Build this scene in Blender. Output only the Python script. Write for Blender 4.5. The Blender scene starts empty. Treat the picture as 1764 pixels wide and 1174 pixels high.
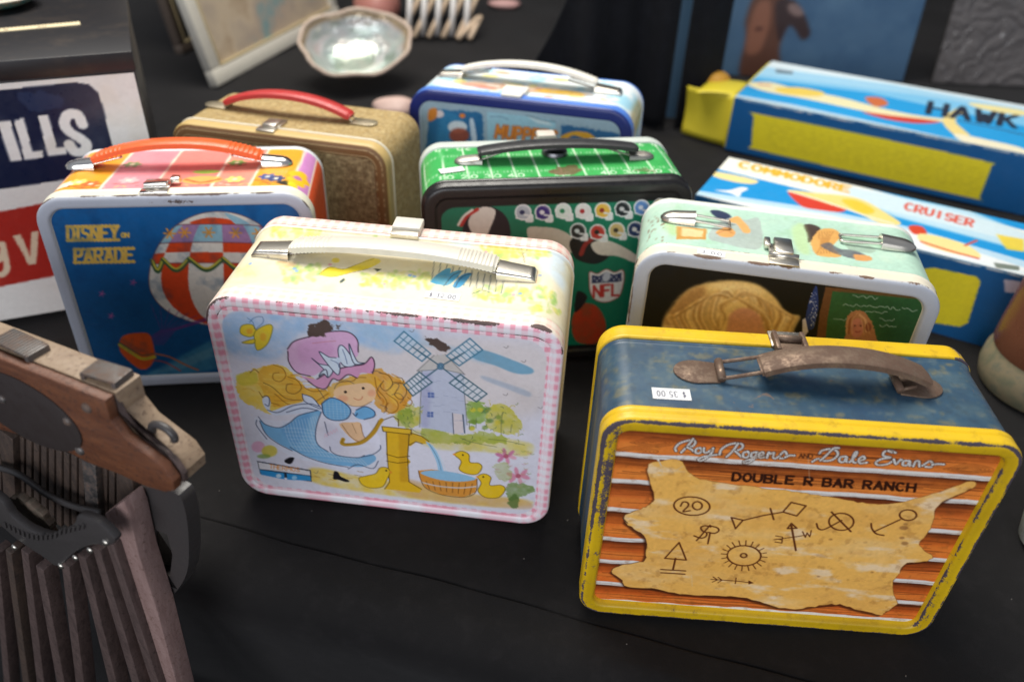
import bpy, bmesh, math, random
import numpy as np
from mathutils import Matrix, Vector

random.seed(7)
C = bpy.context.scene.collection
SC = bpy.context.scene
CM = 0.01                      # everything below is written in centimetres

# ------------------------------------------------------------------ camera
CAM_H = 43.888
CAM_F = 1406.25                # focal length in photograph pixels (photo 1764 wide)
PITCH, ROLL = math.radians(35.58), math.radians(2.178)
_fw = np.array([0, math.cos(PITCH), -math.sin(PITCH)])
_r0 = np.array([1., 0, 0]); _u0 = np.cross(_r0, _fw)
_R = math.cos(ROLL)*_r0 + math.sin(ROLL)*_u0
_U = -math.sin(ROLL)*_r0 + math.cos(ROLL)*_u0
cam_d = bpy.data.cameras.new('camera'); cam = bpy.data.objects.new('camera', cam_d); C.objects.link(cam)
cam.matrix_world = Matrix(((_R[0], _U[0], -_fw[0], 0), (_R[1], _U[1], -_fw[1], 0), (_R[2], _U[2], -_fw[2], CAM_H*CM), (0, 0, 0, 1)))
cam_d.sensor_width = 36; cam_d.lens = 36*CAM_F/1764
cam_d.clip_start = 0.02; cam_d.clip_end = 50
cam_d.dof.use_dof = True; cam_d.dof.focus_distance = 0.505; cam_d.dof.aperture_fstop = 5.0
cam_d.dof.aperture_blades = 9
SC.camera = cam

# ------------------------------------------------------------------ light: soft light under a white market canopy
wd = bpy.data.worlds.new('World'); SC.world = wd; wd.use_nodes = True
wd.node_tree.nodes['Background'].inputs[0].default_value = (0.80, 0.86, 1.0, 1)
wd.node_tree.nodes['Background'].inputs[1].default_value = 0.34
def area(name, loc, target, sx, sy, power, col):
    l = bpy.data.lights.new(name, 'AREA'); l.shape = 'RECTANGLE'; l.size = sx; l.size_y = sy
    l.energy = power; l.color = col
    o = bpy.data.objects.new(name, l); C.objects.link(o); o.location = loc
    o.rotation_euler = (Vector(target)-Vector(loc)).to_track_quat('-Z', 'Y').to_euler()
    return o
area('canopy_light', (-0.25, 1.12, 1.5), (0, 0.62, 0), 1.0, .8, 34, (1.0, 0.955, 0.875))
area('front_fill_light', (-0.6, -2.0, 0.95), (0, 0.5, 0.1), 2.4, 1.1, 42, (0.93, 0.95, 1.0))  # added fill lamp behind the camera, brightens the front faces
SC.view_settings.view_transform = 'Standard'; SC.view_settings.look = 'None'
SC.view_settings.exposure = 0.0; SC.view_settings.gamma = 1.0
SC.cycles.use_denoising = True
SC.cycles.max_bounces = 6

# ------------------------------------------------------------------ helpers: pixels to places
def ray(x, y): return _fw + _R*(x-882)/CAM_F - _U*(y-587)/CAM_F
def onz(x, y, z=0.):
    d = ray(x, y); t = (z-CAM_H)/d[2]; return np.array([d[0]*t, d[1]*t, z])
def ony(x, y, Y):
    d = ray(x, y); t = Y/d[1]; return np.array([d[0]*t, Y, CAM_H+d[2]*t])
def homog(src, dst):
    A = []
    for (x, y), (u, v) in zip(src, dst):
        A += [[x, y, 1, 0, 0, 0, -u*x, -u*y, -u], [0, 0, 0, x, y, 1, -v*x, -v*y, -v]]
    return np.linalg.svd(np.array(A, float))[2][-1].reshape(3, 3)
def happly(Hm, p):
    p = np.atleast_2d(np.asarray(p, float)); q = np.c_[p, np.ones(len(p))] @ Hm.T
    return q[:, :2]/q[:, 2:]
def lin(c):
    c = np.clip(np.asarray(c, float), 0, 1)
    return np.where(c <= .04045, c/12.92, ((c+.055)/1.055)**2.4)
def s255(*c): return np.array(c, float)/255.

# ------------------------------------------------------------------ helpers: numpy noise and flat-print painting
def vnoise(h, w, cy, cx, seed):
    r = np.random.RandomState(seed); g = r.rand(int(cy)+3, int(cx)+3)
    y = np.linspace(0, cy, h, endpoint=False); x = np.linspace(0, cx, w, endpoint=False)
    yi = y.astype(int); xi = x.astype(int); fy = y-yi; fx = x-xi
    fy = fy*fy*(3-2*fy); fx = fx*fx*(3-2*fx)
    a = g[np.ix_(yi, xi)]; b = g[np.ix_(yi, xi+1)]; c = g[np.ix_(yi+1, xi)]; d = g[np.ix_(yi+1, xi+1)]
    fx = fx[None]; fy = fy[:, None]
    return (a*(1-fx)+b*fx)*(1-fy)+(c*(1-fx)+d*fx)*fy
def fbm(h, w, cy, cx, seed, octv=4):
    o = np.zeros((h, w)); a = .5; t = 0
    for k in range(octv):
        o += a*vnoise(h, w, max(1, cy*2**k), max(1, cx*2**k), seed+k*17); t += a; a *= .55
    return o/t
def blur(a, n):
    n = int(n)
    if n < 1: return a
    for ax in (0, 1):
        for _ in range(2):
            p = np.pad(a, [(n+1, n) if i == ax else (0, 0) for i in range(2)], mode='edge')
            cs = np.cumsum(p, axis=ax)
            a = (np.take(cs, range(2*n+1, cs.shape[ax]), axis=ax) - np.take(cs, range(0, cs.shape[ax]-2*n-1), axis=ax))/(2*n+1)
    return a
def crom(p, closed=False, n=7):
    p = np.asarray(p, float)
    if len(p) < 3: return p
    q = np.vstack([p[-1], p, p[0], p[1]]) if closed else np.vstack([2*p[0]-p[1], p, 2*p[-1]-p[-2]])
    t = np.linspace(0, 1, n, endpoint=False)[:, None]; out = []
    for i in range(1, len(q)-2):
        a, b, c, d = q[i-1], q[i], q[i+1], q[i+2]
        out.append(.5*(2*b+(c-a)*t+(2*a-5*b+4*c-d)*t*t+(3*b-a-3*c+d)*t**3))
    out = np.vstack(out)
    return out if closed else np.vstack([out, p[-1]])

# single-stroke capitals on a 0..1 grid (y up)
def _arc(cx, cy, rx, ry, a0, a1, n=10):
    t = np.radians(np.linspace(a0, a1, n)); return [(cx+rx*math.cos(k), cy+ry*math.sin(k)) for k in t]
GL = {
 'A': [[(0,0),(.5,1),(1,0)],[(.2,.36),(.8,.36)]], 'B': [[(0,0),(0,1),(.55,1)]+_arc(.55,.77,.38,.23,90,-90)+[(0,.54)],[(.55,.54)]+_arc(.55,.27,.45,.27,90,-90)+[(0,0)]],
 'C': [_arc(.52,.5,.5,.5,50,310,16)], 'D': [[(0,0),(0,1),(.4,1)]+_arc(.4,.5,.58,.5,90,-90,14)+[(0,0)]],
 'E': [[(.9,1),(0,1),(0,0),(.95,0)],[(0,.52),(.75,.52)]], 'F': [[(.9,1),(0,1),(0,0)],[(0,.52),(.75,.52)]],
 'G': [_arc(.52,.5,.5,.5,50,330,16)+[(1,.48),(.6,.48)]], 'H': [[(0,0),(0,1)],[(1,0),(1,1)],[(0,.52),(1,.52)]],
 'I': [[(.5,0),(.5,1)]], 'K': [[(0,0),(0,1)],[(.9,1),(.05,.45)],[(.3,.6),(.95,0)]], 'L': [[(0,1),(0,0),(.85,0)]],
 'M': [[(0,0),(.05,1),(.5,.35),(.95,1),(1,0)]], 'N': [[(0,0),(0,1),(1,0),(1,1)]], 'O': [_arc(.5,.5,.5,.5,0,360,22)],
 'P': [[(0,0),(0,1),(.55,1)]+_arc(.55,.74,.4,.26,90,-90)+[(0,.48)]], 'R': [[(0,0),(0,1),(.55,1)]+_arc(.55,.74,.4,.26,90,-90)+[(0,.48)],[(.45,.48),(.95,0)]],
 'S': [_arc(.5,.74,.43,.26,30,270,12)+_arc(.5,.25,.46,.25,90,-150,12)], 'T': [[(0,1),(1,1)],[(.5,0),(.5,1)]],
 'U': [[(0,1),(0,.4)]+_arc(.5,.4,.5,.4,180,360,12)+[(1,1)]], 'V': [[(0,1),(.5,0),(1,1)]], 'W': [[(0,1),(.25,0),(.5,.7),(.75,0),(1,1)]],
 'Y': [[(0,1),(.5,.48),(1,1)],[(.5,.48),(.5,0)]], 'Z': [[(0,1),(1,1),(0,0),(1,0)]],
 '0': [_arc(.5,.5,.45,.5,0,360,20)], '1': [[(.3,.8),(.55,1),(.55,0)]], '2': [_arc(.5,.72,.42,.28,160,-30,12)+[(.05,0),(.95,0)]],
 '3': [_arc(.45,.75,.42,.25,150,-80,12)+_arc(.45,.26,.48,.26,80,-150,12)], '4': [[(.7,0),(.7,1),(0,.3),(1,.3)]],
 '5': [[(.9,1),(.15,1),(.1,.58)]+_arc(.45,.33,.48,.33,110,-150,14)], '.': [[(.45,0),(.55,.03)]],
 '$': [_arc(.5,.68,.38,.2,30,270,12)+_arc(.5,.29,.4,.2,90,-150,12),[(.5,-.05),(.5,1.05)]], ' ': [],
 'g': [_arc(.45,.45,.4,.32,0,360,18),[(.85,.8),(.85,-.15)]+_arc(.45,-.15,.4,.25,0,-160,10)],
}
NARROW = {'I': .35, '.': .35, '1': .7, ' ': .6, 'M': 1.25, 'W': 1.3}

class Canvas:
    """paint for one flat print; (x, y) local centimetres of the surface -> vertex colours"""
    def __init__(s, x0, x1, y0, y1, step, base=(255, 255, 255)):
        s.x0, s.x1, s.y0, s.y1 = x0, x1, y0, y1; s.k = 2/step
        s.w = int((x1-x0)*s.k)+2; s.h = int((y1-y0)*s.k)+2
        s.a = np.ones((s.h, s.w, 4)); s.a[..., :3] = s255(*base); s.a[..., 3] = 0
        s.f = lambda p: np.atleast_2d(np.asarray(p, float))     # from drawing units to local cm
        s.seed = 11
    def px(s, p):
        q = s.f(p); return np.c_[(q[:, 0]-s.x0)*s.k, (q[:, 1]-s.y0)*s.k]
    def crop(s, Hm, sc, ox, oy):
        s.f = lambda p: happly(Hm, np.atleast_2d(np.asarray(p, float))/sc + np.array([ox, oy]))
    def cover(s, P):
        lo = np.maximum(np.floor(P.min(0)-1).astype(int), 0); hi = np.minimum(np.ceil(P.max(0)+2).astype(int), [s.w, s.h])
        if (hi <= lo).any(): return None
        D = np.zeros((hi[1]-lo[1], hi[0]-lo[0]+1), int)
        Q = np.roll(P, -1, 0)
        for (xa, ya), (xb, yb) in zip(P, Q):
            if ya == yb: continue
            if ya > yb: xa, ya, xb, yb = xb, yb, xa, ya
            r = np.arange(max(math.ceil(ya-.5), lo[1]), min(math.ceil(yb-.5), hi[1]))
            if len(r) == 0: continue
            xs = xa+(xb-xa)*(r+.5-ya)/(yb-ya)
            np.add.at(D, (r-lo[1], np.clip(np.ceil(xs-.5).astype(int)-lo[0], 0, D.shape[1]-1)), 1)
        return lo, hi, (np.cumsum(D, 1)[:, :-1] % 2).astype(float)
    def comp(s, lo, hi, m, col, wear=None):
        sl = s.a[lo[1]:hi[1], lo[0]:hi[0]]
        sl[..., :3] = sl[..., :3]*(1-m[..., None]) + s255(*col)*m[..., None]
        if wear is not None: sl[..., 3] = sl[..., 3]*(1-m)+wear*m
    def poly(s, pts, col, a=1., smooth=False, soft=0, rag=0, wash=0, wear=None):
        """soft: blurred edge (cm); rag: torn edge (cm); wash: uneven strength 0..1"""
        p = np.asarray(pts, float)
        if smooth: p = crom(p, True)
        P = s.px(p); e = (soft+rag*2)*s.k
        if e > 1:
            lo = np.floor(P.min(0)-e-2).astype(int); hi = np.ceil(P.max(0)+e+2).astype(int)
            lo = np.maximum(lo, 0); hi = np.minimum(hi, [s.w, s.h])
            if (hi <= lo).any(): return
            r = s.cover(P)
            if r is None: return
            m = np.zeros((hi[1]-lo[1], hi[0]-lo[0])); l2, h2, mm = r
            m[l2[1]-lo[1]:h2[1]-lo[1], l2[0]-lo[0]:h2[0]-lo[0]] = mm
            m = blur(m, max(1, e/2))
            if rag:
                s.seed += 1
                n = fbm(m.shape[0], m.shape[1], m.shape[0]/s.k/rag/2.+1, m.shape[1]/s.k/rag/2.+1, s.seed, 5)
                m = np.clip((m+(n-.5)*1.5-.5)*8+.5, 0, 1)
        else:
            r = s.cover(P)
            if r is None: return
            lo, hi, m = r
        if wash:
            s.seed += 1
            n = fbm(m.shape[0], m.shape[1], m.shape[0]/s.k/.8+1, m.shape[1]/s.k/.8+1, s.seed, 4)
            m = m*np.clip(1-wash+wash*(n-.25)*2.2, 0, 1)
        s.comp(lo, hi, m*a, col, wear)
    def ell(s, c, rx, ry, col, a=1., ang=0, **k):
        t = np.linspace(0, 2*math.pi, 28, endpoint=False); ca, sa = math.cos(math.radians(ang)), math.sin(math.radians(ang))
        x, y = rx*np.cos(t), ry*np.sin(t)
        s.poly(np.c_[c[0]+x*ca-y*sa, c[1]+x*sa+y*ca], col, a, **k)
    def line(s, pts, w, col, a=1., smooth=True, closed=False):
        """w in cm"""
        p = np.asarray(pts, float)
        if smooth: p = crom(p, closed, 6)
        if closed: p = np.vstack([p, p[:1]])
        P = s.px(p); h = max(w*s.k/2, .5)
        lo = np.maximum(np.floor(P.min(0)-h-2).astype(int), 0); hi = np.minimum(np.ceil(P.max(0)+h+2).astype(int), [s.w, s.h])
        if (hi <= lo).any(): return
        m = np.zeros((hi[1]-lo[1], hi[0]-lo[0]))
        for A, B in zip(P[:-1], P[1:]):
            l = np.maximum(np.floor(np.minimum(A, B)-h-2).astype(int), lo); g = np.minimum(np.ceil(np.maximum(A, B)+h+2).astype(int), hi)
            if (g <= l).any(): continue
            X, Y = np.meshgrid(np.arange(l[0], g[0])+.5, np.arange(l[1], g[1])+.5)
            d = B-A; t = np.clip(((X-A[0])*d[0]+(Y-A[1])*d[1])/max(d@d, 1e-9), 0, 1)
            dist = np.hypot(X-A[0]-t*d[0], Y-A[1]-t*d[1])
            sl = m[l[1]-lo[1]:g[1]-lo[1], l[0]-lo[0]:g[0]-lo[0]]
            np.maximum(sl, np.clip(h-dist+.5, 0, 1), out=sl)
        s.comp(lo, hi, m*a, col)
    def text(s, t, p0, p1, up, w, col, gap=.32, a=1., slant=0, shadow=None):
        """letters from p0 to p1 (baseline, drawing units), cap height vector up"""
        adv = [NARROW.get(c, 1.) for c in t]; tot = sum(adv)+gap*(len(t)-1)
        p0 = np.array(p0, float); d = (np.array(p1, float)-p0)/tot; up = np.array(up, float); x = 0
        for c, ad in zip(t, adv):
            for st in GL.get(c, []):
                q = np.array([p0+d*(x+(gx if c != 'I' else .5)*ad)+up*gy for gx, gy in st])
                if len(q) == 1: continue
                s.line(q, w, col, a, smooth=False)
            x += ad+gap
    def grain(s, amt=.03, cell=.06, seed=3):
        n = fbm(s.h, s.w, (s.y1-s.y0)/cell/4+1, (s.x1-s.x0)/cell/4+1, seed, 4)
        s.a[..., :3] = np.clip(s.a[..., :3]*(1+(n[..., None]-.5)*2*amt), 0, 1)
    def blotch(s, col, amt, cell, seed, thr=.5, gain=4, asp=1.):
        n = fbm(s.h, s.w, (s.y1-s.y0)/cell+1, (s.x1-s.x0)/cell/asp+1, seed, 5)
        m = np.clip((n-thr)*gain, 0, 1)[..., None]*amt
        s.a[..., :3] = s.a[..., :3]*(1-m)+s255(*col)*m
    def get(s, x, y):
        """linear rgba at local positions"""
        b = s.a
        fx = np.clip((np.asarray(x)-s.x0)*s.k-.5, 0.5, s.w-2.5); fy = np.clip((np.asarray(y)-s.y0)*s.k-.5, 0.5, s.h-2.5)
        out = 0
        for dx in (-.5, .5):
            for dy in (-.5, .5):
                out = out + b[np.round(fy+dy).astype(int), np.round(fx+dx).astype(int)]
        out = out/4
        return np.concatenate([lin(out[..., :3]), out[..., 3:]], -1)

# ------------------------------------------------------------------ helpers: meshes and materials
def link(o, parent):
    C.objects.link(o)
    if parent is not None: o.parent = parent
    return o
def mesh(name, V, F, mat, parent=None, smooth=True, col=None, sharp=None):
    me = bpy.data.meshes.new(name); me.from_pydata((np.asarray(V, float)*CM).tolist(), [], [tuple(map(int, f)) for f in F]); me.update()
    if smooth: me.shade_smooth()
    if sharp: me.set_sharp_from_angle(angle=math.radians(sharp))
    if mat: me.materials.append(mat)
    if col is not None: setcol(me, col)
    return link(bpy.data.objects.new(name, me), parent)
def setcol(me, col):
    at = me.color_attributes.new('Col', 'FLOAT_COLOR', 'POINT')
    at.data.foreach_set('color', np.ascontiguousarray(col, dtype=np.float32).ravel())
def qmesh(name, V, Q, mat, parent=None, col=None, smooth=True):
    """fast quad mesh from numpy arrays (cm)"""
    me = bpy.data.meshes.new(name); n = len(Q)
    me.vertices.add(len(V)); me.vertices.foreach_set('co', np.ascontiguousarray(V*CM, dtype=np.float32).ravel())
    me.loops.add(4*n); me.loops.foreach_set('vertex_index', np.ascontiguousarray(Q, dtype=np.int32).ravel())
    me.polygons.add(n); me.polygons.foreach_set('loop_start', np.arange(0, 4*n, 4, dtype=np.int32))
    me.update(calc_edges=True); me.validate()
    if smooth: me.shade_smooth()
    if mat: me.materials.append(mat)
    if col is not None: setcol(me, col)
    return link(bpy.data.objects.new(name, me), parent)
def gridq(ny, nx, wrap=False, off=0):
    i, j = np.meshgrid(np.arange(ny-1), np.arange(nx if wrap else nx-1), indexing='ij')
    a = i*nx+j; b = i*nx+(j+1) % nx
    return np.stack([a, b, b+nx, a+nx], -1).reshape(-1, 4)+off
def bmobj(name, bm, mat, parent=None, smooth=True, sharp=35):
    bmesh.ops.recalc_face_normals(bm, faces=bm.faces)
    for v in bm.verts: v.co *= CM
    me = bpy.data.meshes.new(name); bm.to_mesh(me); bm.free()
    if smooth:
        me.shade_smooth()
        if sharp: me.set_sharp_from_angle(angle=math.radians(sharp))
    me.materials.append(mat)
    return link(bpy.data.objects.new(name, me), parent)
def add_box(bm, lo, hi, bev=0., seg=2, mtx=None):
    r = bmesh.ops.create_cube(bm, size=1)
    lo, hi = Vector(lo), Vector(hi)
    for v in r['verts']:
        v.co = Vector([lo[i]+(v.co[i]+.5)*(hi[i]-lo[i]) for i in range(3)])
    vs = r['verts']
    if bev:
        es = list({e for v in vs for e in v.link_edges})
        g = bmesh.ops.bevel(bm, geom=es, offset=bev, segments=seg, affect='EDGES', profile=.5)
        vs = list({v for f in g['faces'] for v in f.verts} | {v for v in vs if v.is_valid})
    if mtx is not None:
        for v in vs: v.co = mtx @ v.co
    return vs
def box(name, lo, hi, mat, parent=None, bev=.05, mtx=None):
    bm = bmesh.new(); add_box(bm, lo, hi, bev, 2, mtx); return bmobj(name, bm, mat, parent)
def tube(name, path, rad, mat, parent=None, n=8, closed=False, smooth=True):
    P = crom(path, closed, 6) if smooth else np.asarray(path, float)
    m = len(P); T = np.gradient(P, axis=0) if not closed else np.roll(P, -1, 0)-np.roll(P, 1, 0)
    T /= np.linalg.norm(T, axis=1)[:, None]+1e-9
    up = np.array([0, 0, 1.]); V = []
    rad = np.broadcast_to(np.asarray(rad, float), (m,)) if np.ndim(rad) == 0 else np.interp(np.linspace(0, 1, m), np.linspace(0, 1, len(rad)), rad)
    for p, t, r in zip(P, T, rad):
        a = np.cross(t, up)
        if np.linalg.norm(a) < .2: a = np.cross(t, [0, 1., 0])
        a /= np.linalg.norm(a); b = np.cross(t, a)
        th = np.linspace(0, 2*math.pi, n, endpoint=False)
        V.append(p+r*(np.cos(th)[:, None]*a+np.sin(th)[:, None]*b))
    V = np.vstack(V); F = gridq(m, n, True).tolist()
    if closed: F += [[(m-1)*n+j, (m-1)*n+(j+1) % n, (j+1) % n, j] for j in range(n)]
    else: F += [list(range(n))[::-1], list(range((m-1)*n, m*n))]
    return mesh(name, V, F, mat, parent)
def lathe(name, prof, mat, parent=None, n=40, centre=(0, 0, 0), col=None, sharp=40):
    prof = np.asarray(prof, float); th = np.linspace(0, 2*math.pi, n, endpoint=False)
    V = np.concatenate([np.c_[r*np.cos(th)+centre[0], r*np.sin(th)+centre[1], np.full(n, z+centre[2])] for r, z in prof])
    return mesh(name, V, gridq(len(prof), n, True), mat, parent, sharp=sharp)
def extrude(name, pts, thick, frame, mat, parent=None, bev=.06, holes=None, seg=2):
    """outline in the frame's (a, b) plane, thickness along -n; frame = (origin, ea, eb, n)"""
    o, ea, eb, n = [np.asarray(k, float) for k in frame]
    bm = bmesh.new()
    loops = [pts]+(holes or [])
    if not holes:
        vs = [bm.verts.new(o+ea*a+eb*b) for a, b in pts]; bm.faces.new(vs)
    else:                                                       # one hole: cut a slit from the outline to it
        A, B = [np.asarray(k, float) for k in loops]
        sg = lambda P: np.sum(P[:, 0]*np.roll(P[:, 1], -1)-np.roll(P[:, 0], -1)*P[:, 1])
        if sg(A)*sg(B) > 0: B = B[::-1]
        D = np.linalg.norm(A[:, None]-B[None], axis=2); i, j = np.unravel_index(D.argmin(), D.shape)
        A = np.roll(A, -i, 0); B = np.roll(B, -j, 0); e = (A[1]-A[0])*.004
        bm.faces.new([bm.verts.new(o+ea*a+eb*b) for a, b in [*A, A[0]-e, B[0]-e, *B[1:], B[0]+e]]); bev = 0
    fs = list(bm.faces)
    g = bmesh.ops.extrude_face_region(bm, geom=fs)
    for v in [k for k in g['geom'] if isinstance(k, bmesh.types.BMVert)]: v.co += Vector(-n*thick)
    bmesh.ops.recalc_face_normals(bm, faces=bm.faces)
    if bev:
        es = [e for e in bm.edges if len(e.link_faces) == 2 and abs(e.calc_face_angle(0)) > .9]
        bmesh.ops.bevel(bm, geom=es, offset=bev, segments=seg, affect='EDGES', profile=.5)
    return bmobj(name, bm, mat, parent)
def thing(name, label, cat, loc=(0, 0, 0), rz=0, group=None):
    o = bpy.data.objects.new(name, None); C.objects.link(o); o.empty_display_size = .02
    o.location = Vector(loc)*CM; o.rotation_euler = (0, 0, rz); return tag(o, label, cat, group)
def tag(o, label, cat, group=None):
    o['label'] = label; o['category'] = cat
    if group: o['group'] = group
    return o

class N:
    def __init__(s, name):
        s.m = bpy.data.materials.new(name); s.m.use_nodes = True; s.t = s.m.node_tree; s.b = s.t.nodes['Principled BSDF']
    def add(s, typ, **k):
        n = s.t.nodes.new(typ)
        for a, v in k.items():
            if a.startswith('i_'): n.inputs[a[2:].replace('_', ' ')].default_value = v
            else: setattr(n, a, v)
        return n
    def ln(s, a, b): s.t.links.new(a, b)
    def noise(s, scale, detail=4, rough=.6, coord='Object', stretch=None, dist=0):
        tc = s.add('ShaderNodeTexCoord'); n = s.add('ShaderNodeTexNoise'); n.inputs['Scale'].default_value = scale
        n.inputs['Detail'].default_value = detail; n.inputs['Roughness'].default_value = rough; n.inputs['Distortion'].default_value = dist
        src = tc.outputs[coord]
        if stretch:
            mp = s.add('ShaderNodeMapping'); mp.inputs['Scale'].default_value = stretch; s.ln(src, mp.inputs[0]); src = mp.outputs[0]
        s.ln(src, n.inputs['Vector']); return n.outputs['Fac']
    def ramp(s, fac, stops, interp='LINEAR'):
        r = s.add('ShaderNodeValToRGB'); r.color_ramp.interpolation = interp; e = r.color_ramp.elements
        while len(e) < len(stops): e.new(.5)
        for q, (p, c) in zip(e, stops):
            q.position = p; q.color = (*c, 1) if len(c) == 3 else c
        s.ln(fac, r.inputs[0]); return r.outputs[0]
    def mix(s, fac, a, b, mode='MIX'):
        m = s.add('ShaderNodeMix', data_type='RGBA', blend_type=mode)
        for sock, v in ((m.inputs['Factor'], fac), (m.inputs['A'], a), (m.inputs['B'], b)):
            if isinstance(v, bpy.types.NodeSocket): s.ln(v, sock)
            elif sock.name == 'Factor': sock.default_value = v
            else: sock.default_value = (*v, 1)
        return m.outputs['Result']
    def math(s, op, a, b=0., clamp=False):
        m = s.add('ShaderNodeMath', operation=op, use_clamp=clamp)
        for sock, v in zip(m.inputs, (a, b)):
            if isinstance(v, bpy.types.NodeSocket): s.ln(v, sock)
            else: sock.default_value = v
        return m.outputs[0]
    def rng(s, v, a, b, c, d):
        m = s.add('ShaderNodeMapRange'); s.ln(v, m.inputs[0])
        for k, x in zip((1, 2, 3, 4), (a, b, c, d)): m.inputs[k].default_value = x
        return m.outputs[0]
    def bump(s, h, strength=.3, dist=.001):
        b = s.add('ShaderNodeBump'); b.inputs['Strength'].default_value = strength; b.inputs['Distance'].default_value = dist
        s.ln(h, b.inputs['Height']); s.ln(b.outputs[0], s.b.inputs['Normal'])
    def set(s, **k):
        for a, v in k.items():
            sock = s.b.inputs[a.replace('_', ' ')]
            if isinstance(v, bpy.types.NodeSocket): s.ln(v, sock)
            elif isinstance(v, (tuple, list)) and len(v) == 3: sock.default_value = (*v, 1)
            else: sock.default_value = v
        return s.m

def tin(name, rough=.33, rust=(.055, .035, .028), grime=.12, wear=1., coat=.0, spec=.5):
    """lithographed sheet metal: printed colours in Col, rust where Col's alpha says the edge is worn"""
    n = N(name); at = n.add('ShaderNodeAttribute', attribute_name='Col')
    col = at.outputs['Color']
    g = n.noise(150, 7, .7); f = n.noise(900, 5, .75); l = n.noise(24, 3, .5); sc = n.noise(70, 3, .6, stretch=(1, 1, 22), dist=1.5)
    col = n.mix(n.rng(g, .52, .78, 0, grime), col, (.20, .14, .08), 'MULTIPLY')
    col = n.mix(n.rng(l, .4, .7, 0, grime*.6), col, (.45, .38, .28), 'MULTIPLY')
    w = n.math('MULTIPLY', at.outputs['Alpha'], wear)
    v = n.math('ADD', n.math('MULTIPLY', g, .55), n.math('MULTIPLY', f, .45))
    m = n.rng(n.math('ADD', v, w), .80, .835, 0, 1)
    col = n.mix(n.rng(sc, .705, .73, 0, grime*2.2), col, (.16, .12, .10))
    rc = n.mix(f, rust, tuple(min(1, k*2.2) for k in rust))
    col = n.mix(m, col, rc)
    ro = n.math('ADD', n.rng(g, .3, .75, rough-.06, rough+.14), n.math('MULTIPLY', m, .35), True)
    n.bump(n.math('ADD', n.math('MULTIPLY', m, -.5), n.math('MULTIPLY', l, 1.2)), .3, .0008)
    return n.set(Base_Color=col, Roughness=ro, Coat_Weight=coat, Coat_Roughness=.15, Specular_IOR_Level=spec)
def plastic(name, col, rough=.4, bumps=0, sss=0):
    n = N(name); g = n.noise(160, 4, .6); c = n.mix(n.rng(g, .45, .8, 0, .25), col, tuple(k*.6 for k in col))
    if bumps: n.bump(n.noise(bumps, 2), .15, .0005)
    return n.set(Base_Color=c, Roughness=n.rng(g, .3, .8, rough-.08, rough+.15))
def metal(name, col=(.62, .6, .55), rough=.3, rust=0., dark=(.09, .06, .045)):
    n = N(name); g = n.noise(110, 6, .65); f = n.noise(500, 4, .6)
    m = n.rng(n.math('ADD', n.math('MULTIPLY', g, .65), n.math('MULTIPLY', f, .35)), .62-rust*.45, .72-rust*.3, 0, 1)
    n.bump(f, .12, .0004)
    return n.set(Base_Color=n.mix(m, col, n.mix(f, dark, tuple(k*2.4 for k in dark))), Metallic=n.rng(m, 0, 1, 1, .25), Roughness=n.rng(m, 0, 1, rough, .7))

# ------------------------------------------------------------------ shared materials
M_NICKEL = metal('brushed nickel', (.66, .62, .54), .30, .05)
M_CHROME = metal('bright nickel', (.78, .75, .70), .2, .0)
M_RUSTY = metal('rusted handle steel', (.30, .22, .16), .42, .62, (.075, .045, .03))
M_WIRE = metal('dark wire', (.30, .28, .26), .35, .1)
M_PAPER = N('price tag paper'); _a = M_PAPER.add('ShaderNodeAttribute', attribute_name='Col'); M_PAPER = M_PAPER.set(Base_Color=_a.outputs['Color'], Roughness=.7)
def printed(name, rough=.45, worn=.1):
    n = N(name); at = n.add('ShaderNodeAttribute', attribute_name='Col'); g = n.noise(60, 6, .65); f = n.noise(420, 4, .7)
    c = n.mix(n.rng(g, .5, .8, 0, worn), at.outputs['Color'], (.3, .24, .17), 'MULTIPLY')
    n.bump(f, .06, .0004)
    return n.set(Base_Color=c, Roughness=n.rng(g, .3, .75, rough-.06, rough+.12))
M_CARD = printed('printed carton', .42, .05)

# ------------------------------------------------------------------ setting: the cloth-covered table and what lies under it
def cloth(name, base=(.0052, .0046, .0047), sheen=.07):
    n = N(name); w = n.noise(2600, 2, .6); g = n.noise(14, 5, .6); d = n.noise(900, 3, .75)
    c = n.mix(n.rng(g, .3, .75, 0, 1), base, tuple(k*1.7 for k in base)); c = n.mix(n.rng(n.noise(60, 6, .7), .5, .8, 0, 1), c, tuple(k*2.6 for k in base))
    c = n.mix(n.rng(d, .69, .76, 0, .5), c, (.06, .057, .055))
    n.bump(n.math('ADD', w, n.math('MULTIPLY', d, .6)), .35, .0006)
    return n.set(Base_Color=c, Roughness=.88, Sheen_Weight=sheen, Sheen_Roughness=.45, Specular_IOR_Level=.25)
M_CLOTH = cloth('black table cloth')
E1, E2 = onz(300, 915)[:2], onz(1100, 1165)[:2]                # the table's front edge
ed = np.array([14.64+22.01, 29.05-39.03]); ed /= np.linalg.norm(ed)
en = np.array([-ed[1], ed[0]])                                  # towards the back
eo = (E1+E2)/2
S0 = float((np.array([(-22.01+14.64)/2, (39.03+29.05)/2])-eo) @ en)   # the sewn hem line, this far behind the edge
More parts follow.
